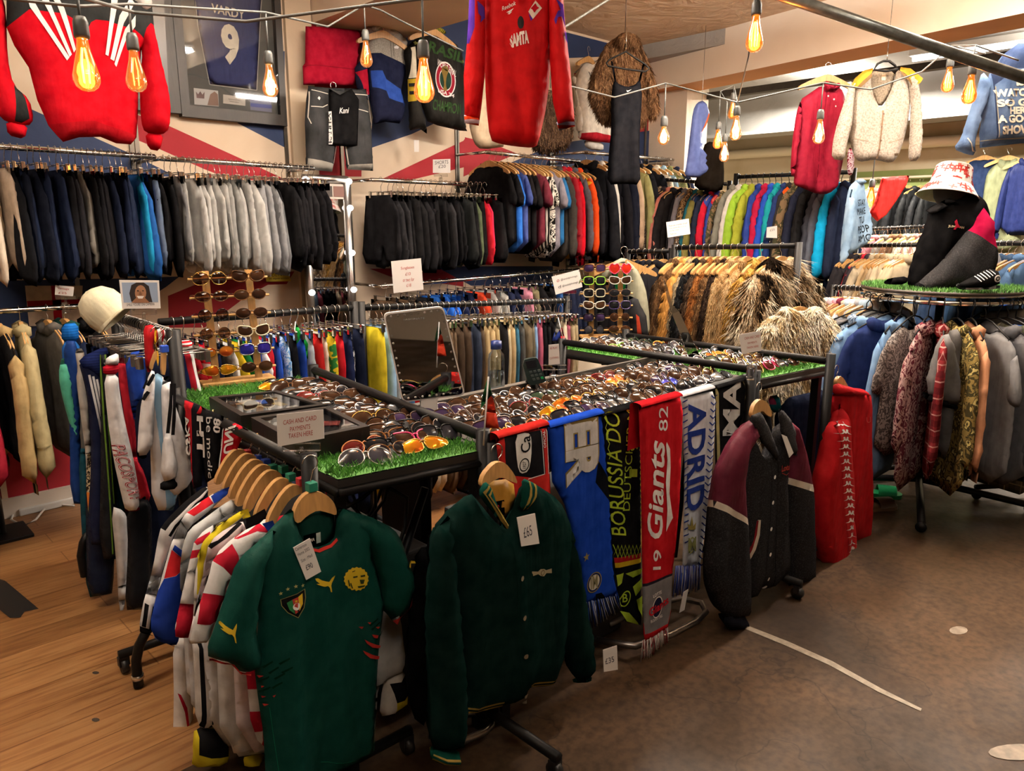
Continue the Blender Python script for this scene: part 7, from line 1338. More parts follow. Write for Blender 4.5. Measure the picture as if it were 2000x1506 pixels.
H.decal('logo', H.poly([(932, 335), (950, 325), (968, 335), (962, 348), (936, 346)]), WH); H.decal('drawstring', H.bars([((905, 250), (915, 410)), ((925, 250), (932, 400))], .004), M('5a564e')); H.part('hood', [(780, 190), (840, 150), (900, 150), (950, 180), (980, 215), (920, 240), (905, 200), (850, 200), (800, 240)], GH, T=.04, w=.04, nf=0, y0=-.04)
H.part('sleeve', [(705, 470), (775, 370), (792, 520), (800, 690), (770, 720), (720, 600)], M('191d33'), T=.05, w=.06, patches=[([(708, 500), (775, 480), (792, 660), (760, 660)], M('94142a'))], y0=.03, smooth=0)
put_hanger('wood', at(748, 42, v=4.5), 0, 'wooden hanger of the grey and navy hooded top', 'hangers on the wall')
BJ = M('12110f', 'satin', rough=.55); GRN = M('2f4a2a')
H = Hero('jacket', 'black souvenir jacket embroidered BRASIL in green letters', 'jacket', at(860, 150, v=4.5), 0, K2)
H.part('body', [(1085, 272), (1200, 212), (1300, 240), (1425, 330), (1452, 480), (1455, 880), (1480, 925), (1200, 860), (1178, 800), (1130, 640), (1088, 450)], BJ, T=.05, w=.08, amp=.014)
H.text('BRASIL', (1105, 345), (1410, 450), (1122, 270), GRN, bold=.03, cut=.03); H.text('CHAMPION', (1200, 770), (1392, 805), (1205, 695), GRN, bold=.02, cut=.03)
c = H.pl.pts([(1290, 562)], K2)[0]; k = 1.28
for nm, r0, r1, m, l in (('emblem_disc', 0, .088, M('22382f'), .002), ('emblem_ring', .058, .088, M('8d2030'), .003), ('emblem_edge', .086, .094, WH, .004), ('emblem_edge', .054, .059, WH, .004)): H.decal(nm, [ring(c, r0, r1, 28, k)], m, lift=l)
H.decal('trophy', H.poly([(1268, 470), (1300, 465), (1312, 500), (1296, 540), (1290, 600), (1302, 640), (1270, 638), (1280, 590), (1272, 540), (1258, 500)], smooth=1), M('7a6636'), lift=.005); H.text('WORLD FINAL', (1228, 460), (1360, 545), (1236, 418), WH, lift=.005, shear=0); H.text("USA '94", (1235, 650), (1350, 690), (1238, 622), WH, bold=.02, lift=.005)
H.decal('star', [H.star(p, .018) for p in ((1100, 305), (1412, 348), (1418, 435))], M('6a6a3a'))
H.part('sleeve', [(1018, 360), (1085, 285), (1112, 500), (1122, 700), (1180, 900), (1180, 935), (1130, 900), (1062, 912), (1050, 720), (1045, 540)], BJ, T=.045, w=.05, y0=-.02, smooth=0, patches=[([(1050, 340), (1085, 330), (1080, 550), (1046, 550)], M('cfc6ae')), ([(1044, 556), (1080, 556), (1082, 710), (1046, 712)], M('b59a2a'))]); H.decal('band', H.poly([(1046, 585), (1080, 590), (1080, 612), (1046, 608)], [(1046, 640), (1081, 645), (1081, 668), (1047, 662)]), BJ, lift=.003)
H.part('collar', [(1190, 190), (1230, 175), (1300, 215), (1310, 245), (1250, 235), (1195, 215)], M('1f5a34', 'vstripe', c2='b59a2a', scale=20), T=.03, w=.03, nf=0, y0=-.03)
put_hanger('wood', at(845, 38, v=4.45), 0, 'wooden hanger of the black embroidered souvenir jacket', 'hangers on the wall')
paper('note', 'small white note clipped below the souvenir jacket sleeve', 'note', Plane(at(811, 290, v=4.6)), [(805, 274), (815, 274), (815, 297), (806, 297)], [])
# red football shirt near the camera
FR_ = M('b00b12', 'satin', rough=.6); PU = M('4a2c8c')
H = Hero('football_shirt', 'long-sleeved red football shirt with purple sleeve emblems hung from the ceiling', 'football shirt', at(1005, 60, d=3.0), FACE + .12, None)
H.part('body', [(944, -60), (946, 110), (949, 200), (957, 274), (975, 281), (1005, 286), (1040, 289), (1051, 283), (1070, 196), (1076, 100), (1076, -60)], FR_, T=.05, w=.1, amp=.03, nf=7, seed=8); H.f['body'] = H.last
H.text('Reebok', (978, 28), (1004, 18), (977, 20), WH, shear=.2, on='body', bold=.01); H.decal('brand_mark', H.poly([(986, 31), (1000, 24), (993, 32)], [(988, 34), (997, 30), (992, 35)]), WH, 'body'); H.text('SAMTA', (994, 100), (1029, 92), (992, 74), WH, on='body', bold=.05)
H.decal('crest', H.poly([(1042, 8), (1055, 22), (1037, 44), (1028, 30)]), M('d8d2c6'), 'body', 'white diamond crest with a red lily'); H.decal('crest_lily', H.poly([(1038, 18), (1042, 13), (1045, 20), (1050, 22), (1044, 26), (1040, 33), (1036, 26), (1032, 24)], smooth=1), M('9a1020'), 'body', lift=.003); H.decal('crest_base', H.poly([(1028, 33), (1037, 44), (1048, 32), (1033, 48)]), PU, 'body', lift=.003)
H.decal('badge', [H.ring((1013, 52), 0, .012, 1.8)], M('2c2a2c'), 'body')
H.part('sleeve', [(918, -60), (946, -60), (947, 60), (946, 150), (939, 215), (936, 236), (907, 230), (905, 150), (911, 90), (914, 40)], FR_, patches=[([(916, -58), (926, -58), (925, 60), (915, 90), (911, 88), (914, 40)], PU)], T=.04, w=.05, y0=-.02, smooth=0); H.decal('emblem', H.poly([(930, 10), (944, 20), (946, 40), (936, 52), (938, 40), (932, 34)]), PU); H.part('cuff', [(906, 226), (937, 230), (934, 247), (907, 242)], M('c43a1c', 'stripe', c2='b9b0c4', scale=12), T=.035, w=.03, nf=0, y0=-.02, smooth=0)
H.part('sleeve', [(1066, -60), (1092, -30), (1098, 0), (1103, 60), (1112, 140), (1120, 235), (1088, 243), (1078, 200), (1072, 120)], FR_, T=.045, w=.05, y0=-.02, smooth=0); H.decal('emblem', H.poly([(1080, 8), (1096, 16), (1100, 60), (1092, 40), (1084, 42), (1080, 56), (1077, 46), (1084, 30), (1090, 28)], [(1098, 66), (1104, 70), (1106, 90), (1100, 82)]), PU)
H.part('cuff', [(1085, 240), (1119, 230), (1121, 248), (1090, 256)], M('c43a1c', 'stripe', c2='b9b0c4', scale=12), T=.035, w=.03, nf=0, y0=-.02, smooth=0)
paper('price_tag', 'small white tag at the neck of the red football shirt', 'price tag', H.pl, [(1014, -6), (1030, -2), (1030, 10), (1017, 10)], [], off=.07)
hang_line(at(1006, -30, d=3.0), .35, 'cord holding the red football shirt')
H = Hero('shirt', 'plain beige shirt hanging behind the red football shirt', 'shirt', at(950, 250, d=5.2), FACE); H.part('body', [(916, 150), (990, 150), (995, 285), (940, 293), (925, 280), (915, 240)], M('b5a288'), T=.05); hang_line(at(952, 152, d=5.2), .7, 'cord holding the plain beige shirt')
H = Hero('fur_jacket', 'dark brown fur hanging behind the red football shirt', 'fur coat', at(1075, 250, d=5.4), FACE); o = H.part('body', [(1040, 170), (1100, 180), (1122, 200), (1118, 290), (1060, 300), (1036, 290)], fur('3f3026', '241b15', '5d4937'), T=.06); m_ = o.data.materials[0]; o.data = furry(o.data, 2500, .03, 3); o.data.materials.append(m_); hang_line(at(1075, 172, d=5.4), .7, 'cord holding the dark brown fur')
# fur jacket and slip dress
FJ = fur('77583f', '4a3626', 'a07f5e')
H = Hero('fur_jacket', 'short brown fur jacket hung from the ceiling behind the slip dress', 'fur jacket', at(1220, 150, d=6.0), FACE + .1, K3)
for nm, px, y, n in (('body', [(640, 320), (720, 262), (780, 245), (850, 262), (900, 330), (945, 480), (950, 870), (850, 862), (700, 868), (640, 860), (650, 500)], 0, 5000), ('sleeve', [(660, 310), (600, 400), (555, 510), (525, 610), (530, 700), (580, 800), (600, 850), (670, 862), (690, 700), (680, 480)], -.06, 3200), ('sleeve', [(890, 320), (950, 460), (1000, 600), (1016, 780), (985, 830), (935, 820), (915, 640), (890, 480)], -.04, 2200), ('collar', [(700, 290), (740, 250), (790, 240), (850, 262), (890, 330), (840, 380), (790, 330), (730, 370)], -.08, 1800)):
    o = H.part(nm, px, FJ, T=.09, w=.12, amp=.03, y0=y); o.data = furry(o.data, n, .045, len(px), .006); o.data.materials.append(FJ)
hang_line(at(1221, 68, d=6.0), .45, 'brown cords holding the short fur jacket', r=.004, m=M('4a3426', 'paint'))
H = Hero('slip_dress', 'long black slip dress with a small white tick hanging in front of the furs', 'dress', at(1222, 200, d=5.7), FACE, K3); SD = M('14151a')
H.part('body', [(706, 572), (722, 560), (742, 585), (800, 606), (858, 592), (884, 560), (900, 575), (908, 680), (892, 900), (890, 1100), (897, 1290), (780, 1282), (664, 1290), (672, 1100), (692, 900), (690, 680)], SD, T=.05, w=.08, amp=.022, nf=6, wide=(.03, .07)); H.decal('brand_tick', H.poly([(793, 634), (800, 640), (828, 630), (802, 650), (795, 648)]), WH)
for a in ([(688, 425), (702, 430), (728, 565), (716, 572)], [(912, 445), (924, 450), (895, 572), (882, 562)]): H.part('strap', a, SD, T=.006, w=.01, nf=0, smooth=0)
h = H.pl.thing('plastic_hanger', 'black plastic hanger of the long black slip dress', 'hanger'); L = H.pl.pts([(795, 360), (680, 415), (658, 440), (670, 460), (780, 480), (930, 500), (958, 480), (930, 450), (860, 405)], K3); MB().tube([(x, 0, z) for x, z in L], .007, n=6, closed=True).build('hanger_frame', BLACK, h); MB().tube([(L[0][0], 0, L[0][1]), (L[0][0], 0, L[0][1] + .16)], .003, n=6).build('hook', CHROME, h)
# white and red sweatshirt on the wall
H = Hero('sweatshirt', 'white and red sweatshirt hung on the wall behind the fur jacket', 'sweatshirt', at(1140, 200, v=4.55), 0, K3)
H.part('body', [(500, 432), (600, 420), (700, 440), (710, 1000), (560, 985), (472, 972), (460, 760), (440, 600)], M('d6cfc2'), T=.05, smooth=0, patches=[([(472, 930), (560, 925), (705, 960), (710, 1000), (560, 985), (472, 972)], M('a3202c'))]); H.text('V2', (505, 545), (545, 550), (500, 505), BK, lift=.003)
H.part('sleeve', [(500, 440), (420, 510), (430, 600), (460, 760), (475, 900), (450, 940), (440, 700), (412, 540)], M('d6cfc2'), patches=[([(415, 515), (440, 510), (462, 700), (455, 735), (430, 600)], M('a3202c'))], T=.05, y0=-.02, smooth=0); put_hanger('wood', at(1150, 96, v=4.5), .2, 'wooden hanger of the white and red sweatshirt', 'hangers on the wall')
H = Hero('shirt', 'white shirt with blue hem below the white and red sweatshirt', 'shirt', at(1160, 280, v=4.6), 0, K3); H.part('body', [(500, 970), (630, 990), (640, 1055), (515, 1040)], M('d2cdc4'), T=.03)
# blue shirt, dark dress
H = Hero('shirt', 'crumpled blue shirt with orange lining hung in the far opening', 'shirt', at(1362, 270, d=6.3), FACE + .5, K3)
H.part('body', [(1290, 715), (1340, 698), (1378, 775), (1362, 850), (1320, 935), (1342, 1180), (1318, 1232), (1275, 1242), (1200, 1228), (1216, 1150), (1240, 950), (1262, 770)], M('4d5d94', 'satin'), T=.03, w=.05, amp=.05, nf=14, patches=[([(1355, 790), (1368, 800), (1335, 910), (1310, 925)], M('c0623c'))]); q = H.pl.loc(1371, 203); hang_line(H.pl.o + H.pl.e * q[0] + V3(0, 0, q[1] - .3), .88, 'clear strap holding the crumpled blue shirt', m=STEEL)
H = Hero('dress', 'plain black dress hung behind the crumpled blue shirt', 'dress', at(1385, 310, d=6.6), FACE, K3); H.part('body', [(1350, 985), (1470, 1000), (1482, 1250), (1462, 1345), (1262, 1320), (1300, 1200), (1320, 1080)], M('17130f'), T=.05, amp=.02)
# burgundy shirt, cardigan, denim jackets
BU = M('7a1028', 'satin', rough=.65)
H = Hero('shirt', 'long burgundy button-up shirt hanging from the steel track', 'shirt', at(1600, 200, d=5.6), FACE + .1, K4)
H.part('body', [(585, 595), (640, 620), (690, 590), (745, 640), (765, 800), (742, 1100), (722, 1200), (702, 1300), (640, 1352), (560, 1356), (450, 1310), (390, 1287), (402, 1200), (422, 900), (432, 700), (520, 640)], BU, T=.03, w=.05, amp=.04, nf=12); H.f['body'] = H.last
H.decal('placket', H.bars([((610, 640), (560, 1000)), ((560, 1000), (545, 1300))], .004), M('570a1c'), 'body'); H.decal('button', [H.dot(p, .006) for p in ((617, 675), (657, 698), (672, 745))], WH, 'body')
H.part('sleeve', [(436, 690), (402, 790), (372, 1000), (360, 1222), (392, 1236), (420, 1000), (445, 860)], BU, T=.045, w=.05, y0=-.02); H.part('sleeve', [(770, 1050), (790, 1020), (818, 1100), (802, 1232), (764, 1212)], M('7a1028', 'floral', c2='d8c8cc', scale=40), T=.04, w=.04, label='dotted cuff'); H.part('collar', [(575, 600), (600, 565), (640, 610), (685, 580), (702, 610), (650, 650), (630, 630), (600, 650)], BU, T=.03, w=.02, nf=0, y0=-.05)
put_hanger('wood', at(1618, 128, d=5.6), FACE + .1, 'wooden hanger of the long burgundy shirt', 'hangers under the steel track')
KN = M('b3a89b', 'knit', c2='8f8578', bump=.3); YK = M('b5852c')
H = Hero('cardigan', 'oatmeal knitted cardigan with mustard shoulder patches', 'cardigan', at(1712, 200, d=5.2), FACE - .05, K4)
H.part('lining', [(925, 480), (1115, 480), (1090, 640), (1000, 760), (940, 640)], M('8d8272', 'knit', c2='6f6456'), y0=.02, T=.006, w=.02, nf=0)
H.part('body', [(930, 488), (860, 520), (800, 590), (790, 760), (785, 960), (800, 1060), (842, 1132), (950, 1115), (975, 1116), (1075, 1140), (1122, 1090), (1162, 980), (1202, 800), (1210, 600), (1170, 520), (1112, 480), (1085, 600), (1002, 775), (940, 640)], KN, T=.035, w=.06, amp=.016); H.f['body'] = H.last
H.decal('placket', H.bars([((1002, 775), (985, 960)), ((985, 960), (965, 1110))], .01), M('6d5a48'), 'body'); H.decal('button', [H.dot(p, .006) for p in ((1003, 800), (990, 890), (985, 985), (975, 1050))], M('4a2f20', 'plastic'), 'body', lift=.005); H.decal('pocket_edge', H.bars([((800, 970), (900, 990)), ((1040, 1000), (1150, 965))], .006), M('8a7d6c'), 'body'); H.decal('pocket_logo', H.poly([(1075, 1075), (1115, 1070), (1112, 1088), (1078, 1090)]), M('4f4030'), 'body')
for s, px, pt in ((-.02, [(835, 525), (772, 590), (742, 700), (692, 850), (656, 1000), (650, 1112), (740, 1122), (752, 1020), (792, 880), (812, 640)], [(835, 525), (772, 590), (800, 635), (860, 560)]), (-.02, [(1165, 488), (1250, 545), (1272, 700), (1282, 900), (1272, 1050), (1252, 1122), (1180, 1128), (1190, 980), (1200, 700)], [(1165, 488), (1250, 545), (1262, 575), (1215, 600)])):
    H.part('sleeve', px, KN, T=.055, w=.06, amp=.016, y0=s)
H.decal('shoulder_patch', H.poly([(925, 485), (860, 502), (795, 560), (775, 600), (800, 632), (850, 575), (925, 510)], [(1115, 478), (1180, 490), (1262, 560), (1245, 590), (1215, 605), (1175, 545), (1115, 500)]), YK, 'body', lift=.03)
H.decal('shoulder_band', H.poly([(800, 630), (850, 575), (915, 520), (918, 545), (830, 625)], [(1215, 603), (1175, 545), (1118, 505), (1120, 525), (1195, 605)]), M('5d4a30'), 'body', lift=.028); H.decal('neck_label', H.poly([(1012, 512), (1042, 512), (1040, 558), (1012, 558)]), M('cfc0a8'), 'lining')
h = H.pl.thing('plastic_hanger', 'black plastic hanger of the oatmeal cardigan', 'hanger'); L = H.pl.pts([(935, 495), (960, 455), (1000, 435), (1040, 435), (1080, 465), (1100, 490), (1020, 505)], K4); MB().tube([(x, -.04, z) for x, z in L], .008, n=6, closed=True).build('hanger_frame', BLACK, h); q = H.pl.pts([(1025, 432), (1030, 370)], K4); MB().tube([(q[0][0], -.04, q[0][1]), (q[1][0], -.04, q[1][1])], .003, n=6).build('hook', CHROME, h); hang_line(H.pl.o + H.pl.e * q[1][0] - H.pl.n * .04 + V3(0, 0, q[1][1] - .03), .35, 'wire holding the hanger of the oatmeal cardigan')
DN = M('3c4f6e', 'denim', c2='5d7391'); LT = M('d6cdb8', 'print')
H = Hero('denim_jacket', 'blue denim jacket painted with GOD IS WATCHING in cream letters', 'denim jacket', at(1990, 200, d=4.1), FACE, K4)
H.part('body', [(1690, 905), (1738, 640), (1760, 520), (1850, 385), (1960, 300), (2300, 290), (2320, 1010), (1980, 1000), (1690, 1032)], DN, T=.05, w=.09, amp=.016, nf=5, smooth=0, patches=[([(1762, 520), (1850, 385), (1960, 300), (2300, 290), (2310, 480), (1900, 490), (1770, 600), (1778, 960), (1770, 980)], M('232c42', 'denim', c2='2e3a54'))])
for s, a, b, u in (('GOD', (1842, 560), (2060, 548), (1838, 500)), ('IS', (1900, 612), (1958, 608), (1896, 562)), ('WATCHING', (1762, 690), (2130, 676), (1758, 635)), ('SO GIVE', (1776, 758), (2100, 744), (1772, 704)), ('HER', (1852, 808), (1970, 802), (1848, 758)), ('A GOOD', (1774, 870), (2060, 858), (1770, 815)), ('SHOW', (1800, 948), (2010, 934), (1796, 888))): H.text(s, a, b, u, LT, bold=.05, cut=.04)
H.decal('seam', H.bars([((1772, 610), (1782, 965)), ((1690, 985), (2000, 965))], .004), M('8a8672'))
H.part('sleeve', [(1690, 500), (1745, 560), (1750, 640), (1702, 780), (1645, 960), (1642, 1086), (1592, 1082), (1488, 1042), (1550, 958), (1602, 780), (1660, 620)], DN, T=.05, w=.06, y0=-.02); H.decal('cuff_edge', H.bars([((1560, 970), (1600, 1060)), ((1600, 1060), (1640, 1062))], .005), M('b9b5a6'))
H = Hero('denim_jacket', 'pale denim jacket with black handwriting down its back', 'denim jacket', at(1670, 400, d=5.2), FACE + .3, K8); LD = M('6f8dab', 'denim', c2='93aec6')
H.part('body', [(785, 295), (828, 258), (872, 262), (895, 340), (925, 480), (942, 600), (905, 700), (800, 765), (740, 775), (722, 800), (720, 700), (745, 500), (768, 350)], LD, T=.03, w=.04, amp=.03, nf=9); H.part('collar', [(822, 262), (835, 245), (870, 250), (876, 285), (830, 290)], LD, T=.05, w=.02, nf=0, y0=-.02); H.part('sleeve', [(785, 300), (762, 400), (742, 560), (715, 740), (702, 832), (722, 845), (760, 760), (790, 560), (800, 400)], LD, T=.045, w=.05, y0=-.02)
H.last = H.f['body']
for s, a, b, u in (('STAY', (818, 440), (872, 432), (812, 395)), ('MAKE', (812, 500), (872, 490), (808, 455)), ('TU', (828, 560), (864, 552), (824, 515)), ('PEOP', (820, 630), (885, 615), (815, 580)), ('AMO', (825, 695), (890, 678), (820, 645))): H.text(s, a, b, u, BK, bold=.0, lift=.004)
H = Hero('red_cloth', 'sheer red cloth strung up before the green far wall', 'cloth', at(1730, 400, d=7.3), FACE, K8); H.part('cloth', [(1008, 238), (1200, 224), (1180, 290), (1110, 400), (1040, 500), (975, 545), (920, 490), (960, 400), (990, 300)], M('b3201c', 'satin', rough=.4), T=.015, w=.03, amp=.02, nf=8, smooth=0)
# bulb mirror
t = thing('bulb_mirror', 'tall silver-framed mirror with round glowing bulbs between the shorts rails', 'mirror', (2.675, 4.55, .3)); t.scale = (1.07, 1, .97); TM = METAL('b9b6b2', .3)
for x in (-.152, .15): MB().tube([(x, 0, 0), (x, 0, 1.63)], .028, n=14).build('post', TM, t)
MB().tube([(-.152, 0, 1.63), (.15, 0, 1.63)], .028, n=12).build('top_bar', TM, t); MB().tube([(-.152, 0, .02), (.15, 0, .02)], .017, n=10).build('bottom_bar', TM, t)
MB().box((-.15, .0, .02), (.15, .012, 1.5)).build('glass', M('9a9a9c', 'mirror', rough=.02, metal=1), t); MB().box((-.14, -.004, 1.5), (.14, .01, 1.6)).build('header', M('c9c0b4', 'print'), t)
for k in range(3): MB().box((-.12 + .085 * k, -.008, 1.515), (-.045 + .085 * k, -.003, 1.585)).build('photo', M(('5a4a44', '2f2b2b', '6a4a44')[k], 'print'), t)
for x in (-.152, .15):
    for z in (1.62, 1.44, 1.13, .87, .6, .35):
        MB().lathe([(0, -.021), (.012, -.018), (.02, -.007), (.021, .004), (.014, .016), (0, .021)], n=14, o=(x, -.03, z)).build('bulb', M('ffffff', 'lamp', emit=5, ecol='fff4ea'), t)
paper('sign', 'yellow CCTV in operation sign on the flag wall', 'sign', Plane((2.2, WV - .02, 1.3)), [(515, 527), (560, 523), (567, 549), (519, 550)], [('CCTV', (529, 540), (550, 539), (529, 535), BK), ('in operation', (524, 547), (562, 546), (524, 542), BK)], mat=M('d8c22c', 'print'), off=.01)
P = Plane((2.2, WV - .035, 1.3)); tag(decal('warning_triangle', [tri2d(P.pts([(536, 525), (552, 533), (524, 534)]))], None, 0, BK, 0, None, 0), 'black camera triangle on the yellow sign', 'symbol').location = P.o
# small cross flag on the wall
P = Plane((.95, WV - .012, 1.1)); t = P.thing('wall_flag_cloth', 'small white flag with a red cross pinned above the sweatshirts', 'flag'); MB().prism(P.pts([(49, 558), (161, 558), (158, 634), (57, 637)]), -.004, .004).build('cloth', M('c9b9a4'), t); decal('cross', [tri2d(P.pts(q)) for q in ([(99, 558), (117, 558), (122, 635), (106, 636)], [(52, 588), (160, 584), (159, 598), (54, 603)])], t, -.0045, M('a01c28'), .0006, None, 0)
# varsity jacket bust with a bucket hat and trainers
VB = M('0b0b0d', 'fabric', bump=.4); bo = at(1845, 570, d=4.12); bo.z = RZ_ + .06
H = Hero('varsity_jacket', 'black wool varsity jacket with crimson sleeve panel draped on the round rack bust', 'jacket', bo, FACE, K8)
H.part('body', [(1350, 445), (1420, 430), (1500, 385), (1600, 345), (1690, 352), (1742, 455), (1757, 600), (1722, 800), (1682, 920), (1600, 992), (1300, 1030), (1190, 1015), (1200, 930), (1215, 850), (1262, 700), (1322, 560)], VB, T=.11, w=.16, amp=.06, nf=12, seed=3, slant=.5); H.f['body'] = H.last
H.text('JUMPMAN', (1402, 588), (1502, 600), (1404, 568), M('b9ae8c'), bold=.04, on='body'); H.decal('figure_logo', H.poly([(1430, 600), (1445, 575), (1440, 545), (1455, 530), (1460, 560), (1480, 590), (1455, 585), (1445, 600)]), M('a01c34'), 'body', lift=.003)
H.part('sleeve', [(1640, 452), (1700, 540), (1712, 760), (1690, 880), (1600, 985), (1300, 1030), (1232, 1032), (1168, 1005), (1200, 955), (1340, 830), (1440, 710), (1530, 600)], M('2b2b2d', 'heather', c2='3a3a3c'), patches=[([(1640, 452), (1700, 540), (1712, 762), (1530, 612), (1525, 600)], M('8a0f35'))], T=.07, w=.08, amp=.05, nf=9, slant=.8, y0=-.1, smooth=0); H.part('cuff', [(1165, 990), (1200, 950), (1260, 1000), (1250, 1036), (1190, 1030)], VB, T=.06, w=.03, nf=0, y0=-.1)
H.part('collar', [(1322, 480), (1350, 440), (1420, 400), (1480, 380), (1500, 400), (1420, 450), (1350, 500)], M('202022'), T=.1, w=.04, nf=0, y0=-.02)
H.part('sleeve', [(1020, 965), (1060, 940), (1190, 925), (1180, 985), (1030, 985)], VB, T=.05, w=.04, amp=.01)
hc = at(1858, 352, d=4.16)
t = thing('mannequin_head', 'black mannequin head under the red and white bucket hat', 'mannequin', hc + V3(0, 0, -.09)); MB().lathe([(0, -.12), (.045, -.1), (.05, -.04), (.075, .0), (.085, .06), (.06, .13), (0, .15)], n=20).build('head', BLACKMATTE, t); MB().tube([(0, 0, -.1), (.0, 0, -.42)], .03, n=10).build('stand', BLACKMATTE, t)
t = thing('bucket_hat', 'white bucket hat printed with red crosses on the mannequin head', 'hat', hc); t.rotation_euler = rot(radians(-8), FACE, radians(12)); HP = [(0, .085), (.075, .082), (.088, .07), (.1, -.02), (.112, -.032), (.15, -.085), (.153, -.09), (.148, -.09), (.108, -.036), (.096, -.03)]
MB().lathe(HP[:4], n=32).build('crown', M('d8d2ca'), t); MB().lathe(HP[3:], n=32).build('brim', M('d8d2ca'), t)
r = random.Random(9); tr = []
def hatp(a, s):
    if s < .6: q = s / .6; R, z = .088 + .012 * q, .07 - .09 * q
    else: q = (s - .6) / .4; R, z = .112 + .038 * q, -.032 - .053 * q
    return ((R + .0015) * cos(a), (R + .0015) * sin(a), z)
mb = MB()
for i in range(95):
    a, s, w = r.uniform(0, 2 * pi), r.choice((.1, .22, .36, .5, .72, .86)), r.uniform(-.5, .5)
    for k in (0, 1):
        da, ds = (.17 * cos(w), .07 * sin(w)) if k else (-.09 * sin(w), .11 * cos(w)); na, ns = (-.03 * sin(w), .022 * cos(w)) if k else (.035 * cos(w), .016 * sin(w)); b = [hatp(a + da * q + na * e, min(.99, max(.01, s + ds * q + ns * e))) for q, e in ((-1, -1), (1, -1), (1, 1), (-1, 1))]
        if len({int(min(.99, max(0.01, s + ds * q)) > .6) for q in (-1, 1)}) == 1: mb.add(b, [(0, 1, 2, 3)], 0, False)
mb.build('cross_print', M('b02a24', 'print'), t)
H = Hero('high_top_shoe', 'black high-top canvas shoe with white toe on the grass of the round rack', 'shoe', at(1905, 562, d=3.82), FACE - .2, K8); H.part('upper', [(1535, 985), (1600, 950), (1690, 905), (1730, 880), (1790, 880), (1832, 900), (1830, 1000), (1560, 1010)], M('151516'), T=.045, w=.05, nf=0); H.decal('lace', H.bars([((1650 + 20 * i, 925 - 10 * i), (1680 + 20 * i, 960 - 10 * i)) for i in range(6)], .004), WH); H.decal('ankle_patch', [H.ring((1795, 940), .012, .018), H.star((1795, 940), .009)], WH); H.part('sole', [(1525, 985), (1545, 975), (1570, 1000), (1832, 985), (1834, 1018), (1570, 1024), (1530, 1010)], WH, T=.05, w=.03, nf=0, y0=0)
H = Hero('hooded_top', 'pale grey top draped behind the varsity bust beside the shoes', 'top', at(1945, 520, d=4.5), FACE, K8); H.part('body', [(1735, 700), (1800, 720), (1860, 840), (1880, 960), (1870, 1010), (1720, 1000), (1715, 850)], M('a5a6aa'), T=.05, amp=.02)
# things on the floor
def slipper(px, rz, label, c, c2=None):
    p = at(*px, z=0); t = thing('slipper', label, 'slipper', p, rz); S = [(-.13, -.03), (-.1, -.045), (0, -.04), (.08, -.052), (.125, -.04), (.14, 0), (.125, .04), (.08, .052), (0, .04), (-.1, .045), (-.13, .03)]
    mb = MB(); P_ = chaikin(S, 1); n = len(P_); mb.add([(x, y, .002) for x, y in P_] + [(x, y, .025) for x, y in P_], [tuple(range(n))[::-1], tuple(range(n, 2 * n))] + [(i, (i + 1) % n, n + (i + 1) % n, n + i) for i in range(n)], 0, False); mb.build('sole', M(c2 or c, 'rubber', rough=.4), t)
    vs = []; fs = []
    for i, x in enumerate((.0, .035, .07, .1)):
        for j in range(9): a = pi * j / 8; vs.append((x, -.05 * cos(a), .02 + (.05 - .1 * abs(x - .03) * .5) * sin(a)))
    for i in range(3):
        for j in range(8): fs.append((i * 9 + j, i * 9 + j + 1, (i + 1) * 9 + j + 1, (i + 1) * 9 + j))
    MB().add(vs, fs).build('strap', M(c, 'rubber', rough=.35), t)
slipper((1712, 968), radians(-60), 'bright green slider on the concrete under the round rack', '128a52'); slipper((1708, 995), radians(-30), 'brown sandal on the concrete in front of the green slider', '4a3526', '5d4632')
def trainer(px, rz, label):
    p = at(*px, z=0); P_ = Plane(p, rz); t = P_.thing('trainer', label, 'shoe'); mb, _ = panel([(-.14, .03), (.14, .03), (.145, .05), (.08, .075), (.02, .11), (-.03, .125), (-.13, .115), (-.145, .06)], (), .045, .05, .03, None, 0); mb.build('upper', M('c9c5bd', 'satin'), t); mb, _ = panel([(-.15, .002), (.15, .002), (.155, .035), (-.15, .035)], (), .05, .03, .03, None, 0); mb.build('sole', WH, t)
trainer((1945, 938), radians(-20), 'white trainer on the concrete beneath the charcoal trousers'); trainer((1975, 922), radians(-25), 'second white trainer farther back beneath the charcoal trousers')
H = Hero('trousers', 'charcoal trousers hanging at the aisle end of the round rack', 'trousers', at(1960, 750, d=3.9), FACE, None); H.part('leg', [(1905, 610), (2030, 600), (2030, 930), (1985, 905), (1950, 925), (1930, 935), (1925, 800)], M('3f3c38'), T=.05, amp=.02)
H = Hero('shirt', 'grey short-sleeved shirt with black hem turned out from the round rack', 'shirt', at(1840, 720, d=3.72), FACE + .2, None); H.part('body', [(1845, 648), (1880, 640), (1895, 760), (1898, 895), (1835, 900), (1828, 800)], M('5d5c5c'), T=.04, amp=.015); H.part('sleeve', [(1822, 655), (1846, 648), (1868, 760), (1860, 792), (1835, 785), (1792, 760)], M('6b6b6c'), T=.04, y0=-.04); H.part('cuff', [(1790, 758), (1862, 786), (1858, 800), (1792, 776)], BK, T=.04, w=.02, nf=0, y0=-.04)
p = at(100, 992, z=0); t = thing('power_strip', 'white extension socket on the floor under the sweatshirts', 'power strip', p, 0); MB().box((-.16, -.03, 0), (.16, .03, .04), bev=.006).build('body', M('c9c6c0', 'plastic'), t)
tag(MB().tube([at(a, b, z=.012) for a, b in ((90, 990), (70, 1015), (45, 1028), (22, 1015), (30, 990), (60, 980), (110, 985), (145, 988))], .006, n=6).build('power_cable', M('c9c6c0', 'plastic')), 'white cable looped beside the extension socket', 'cable')
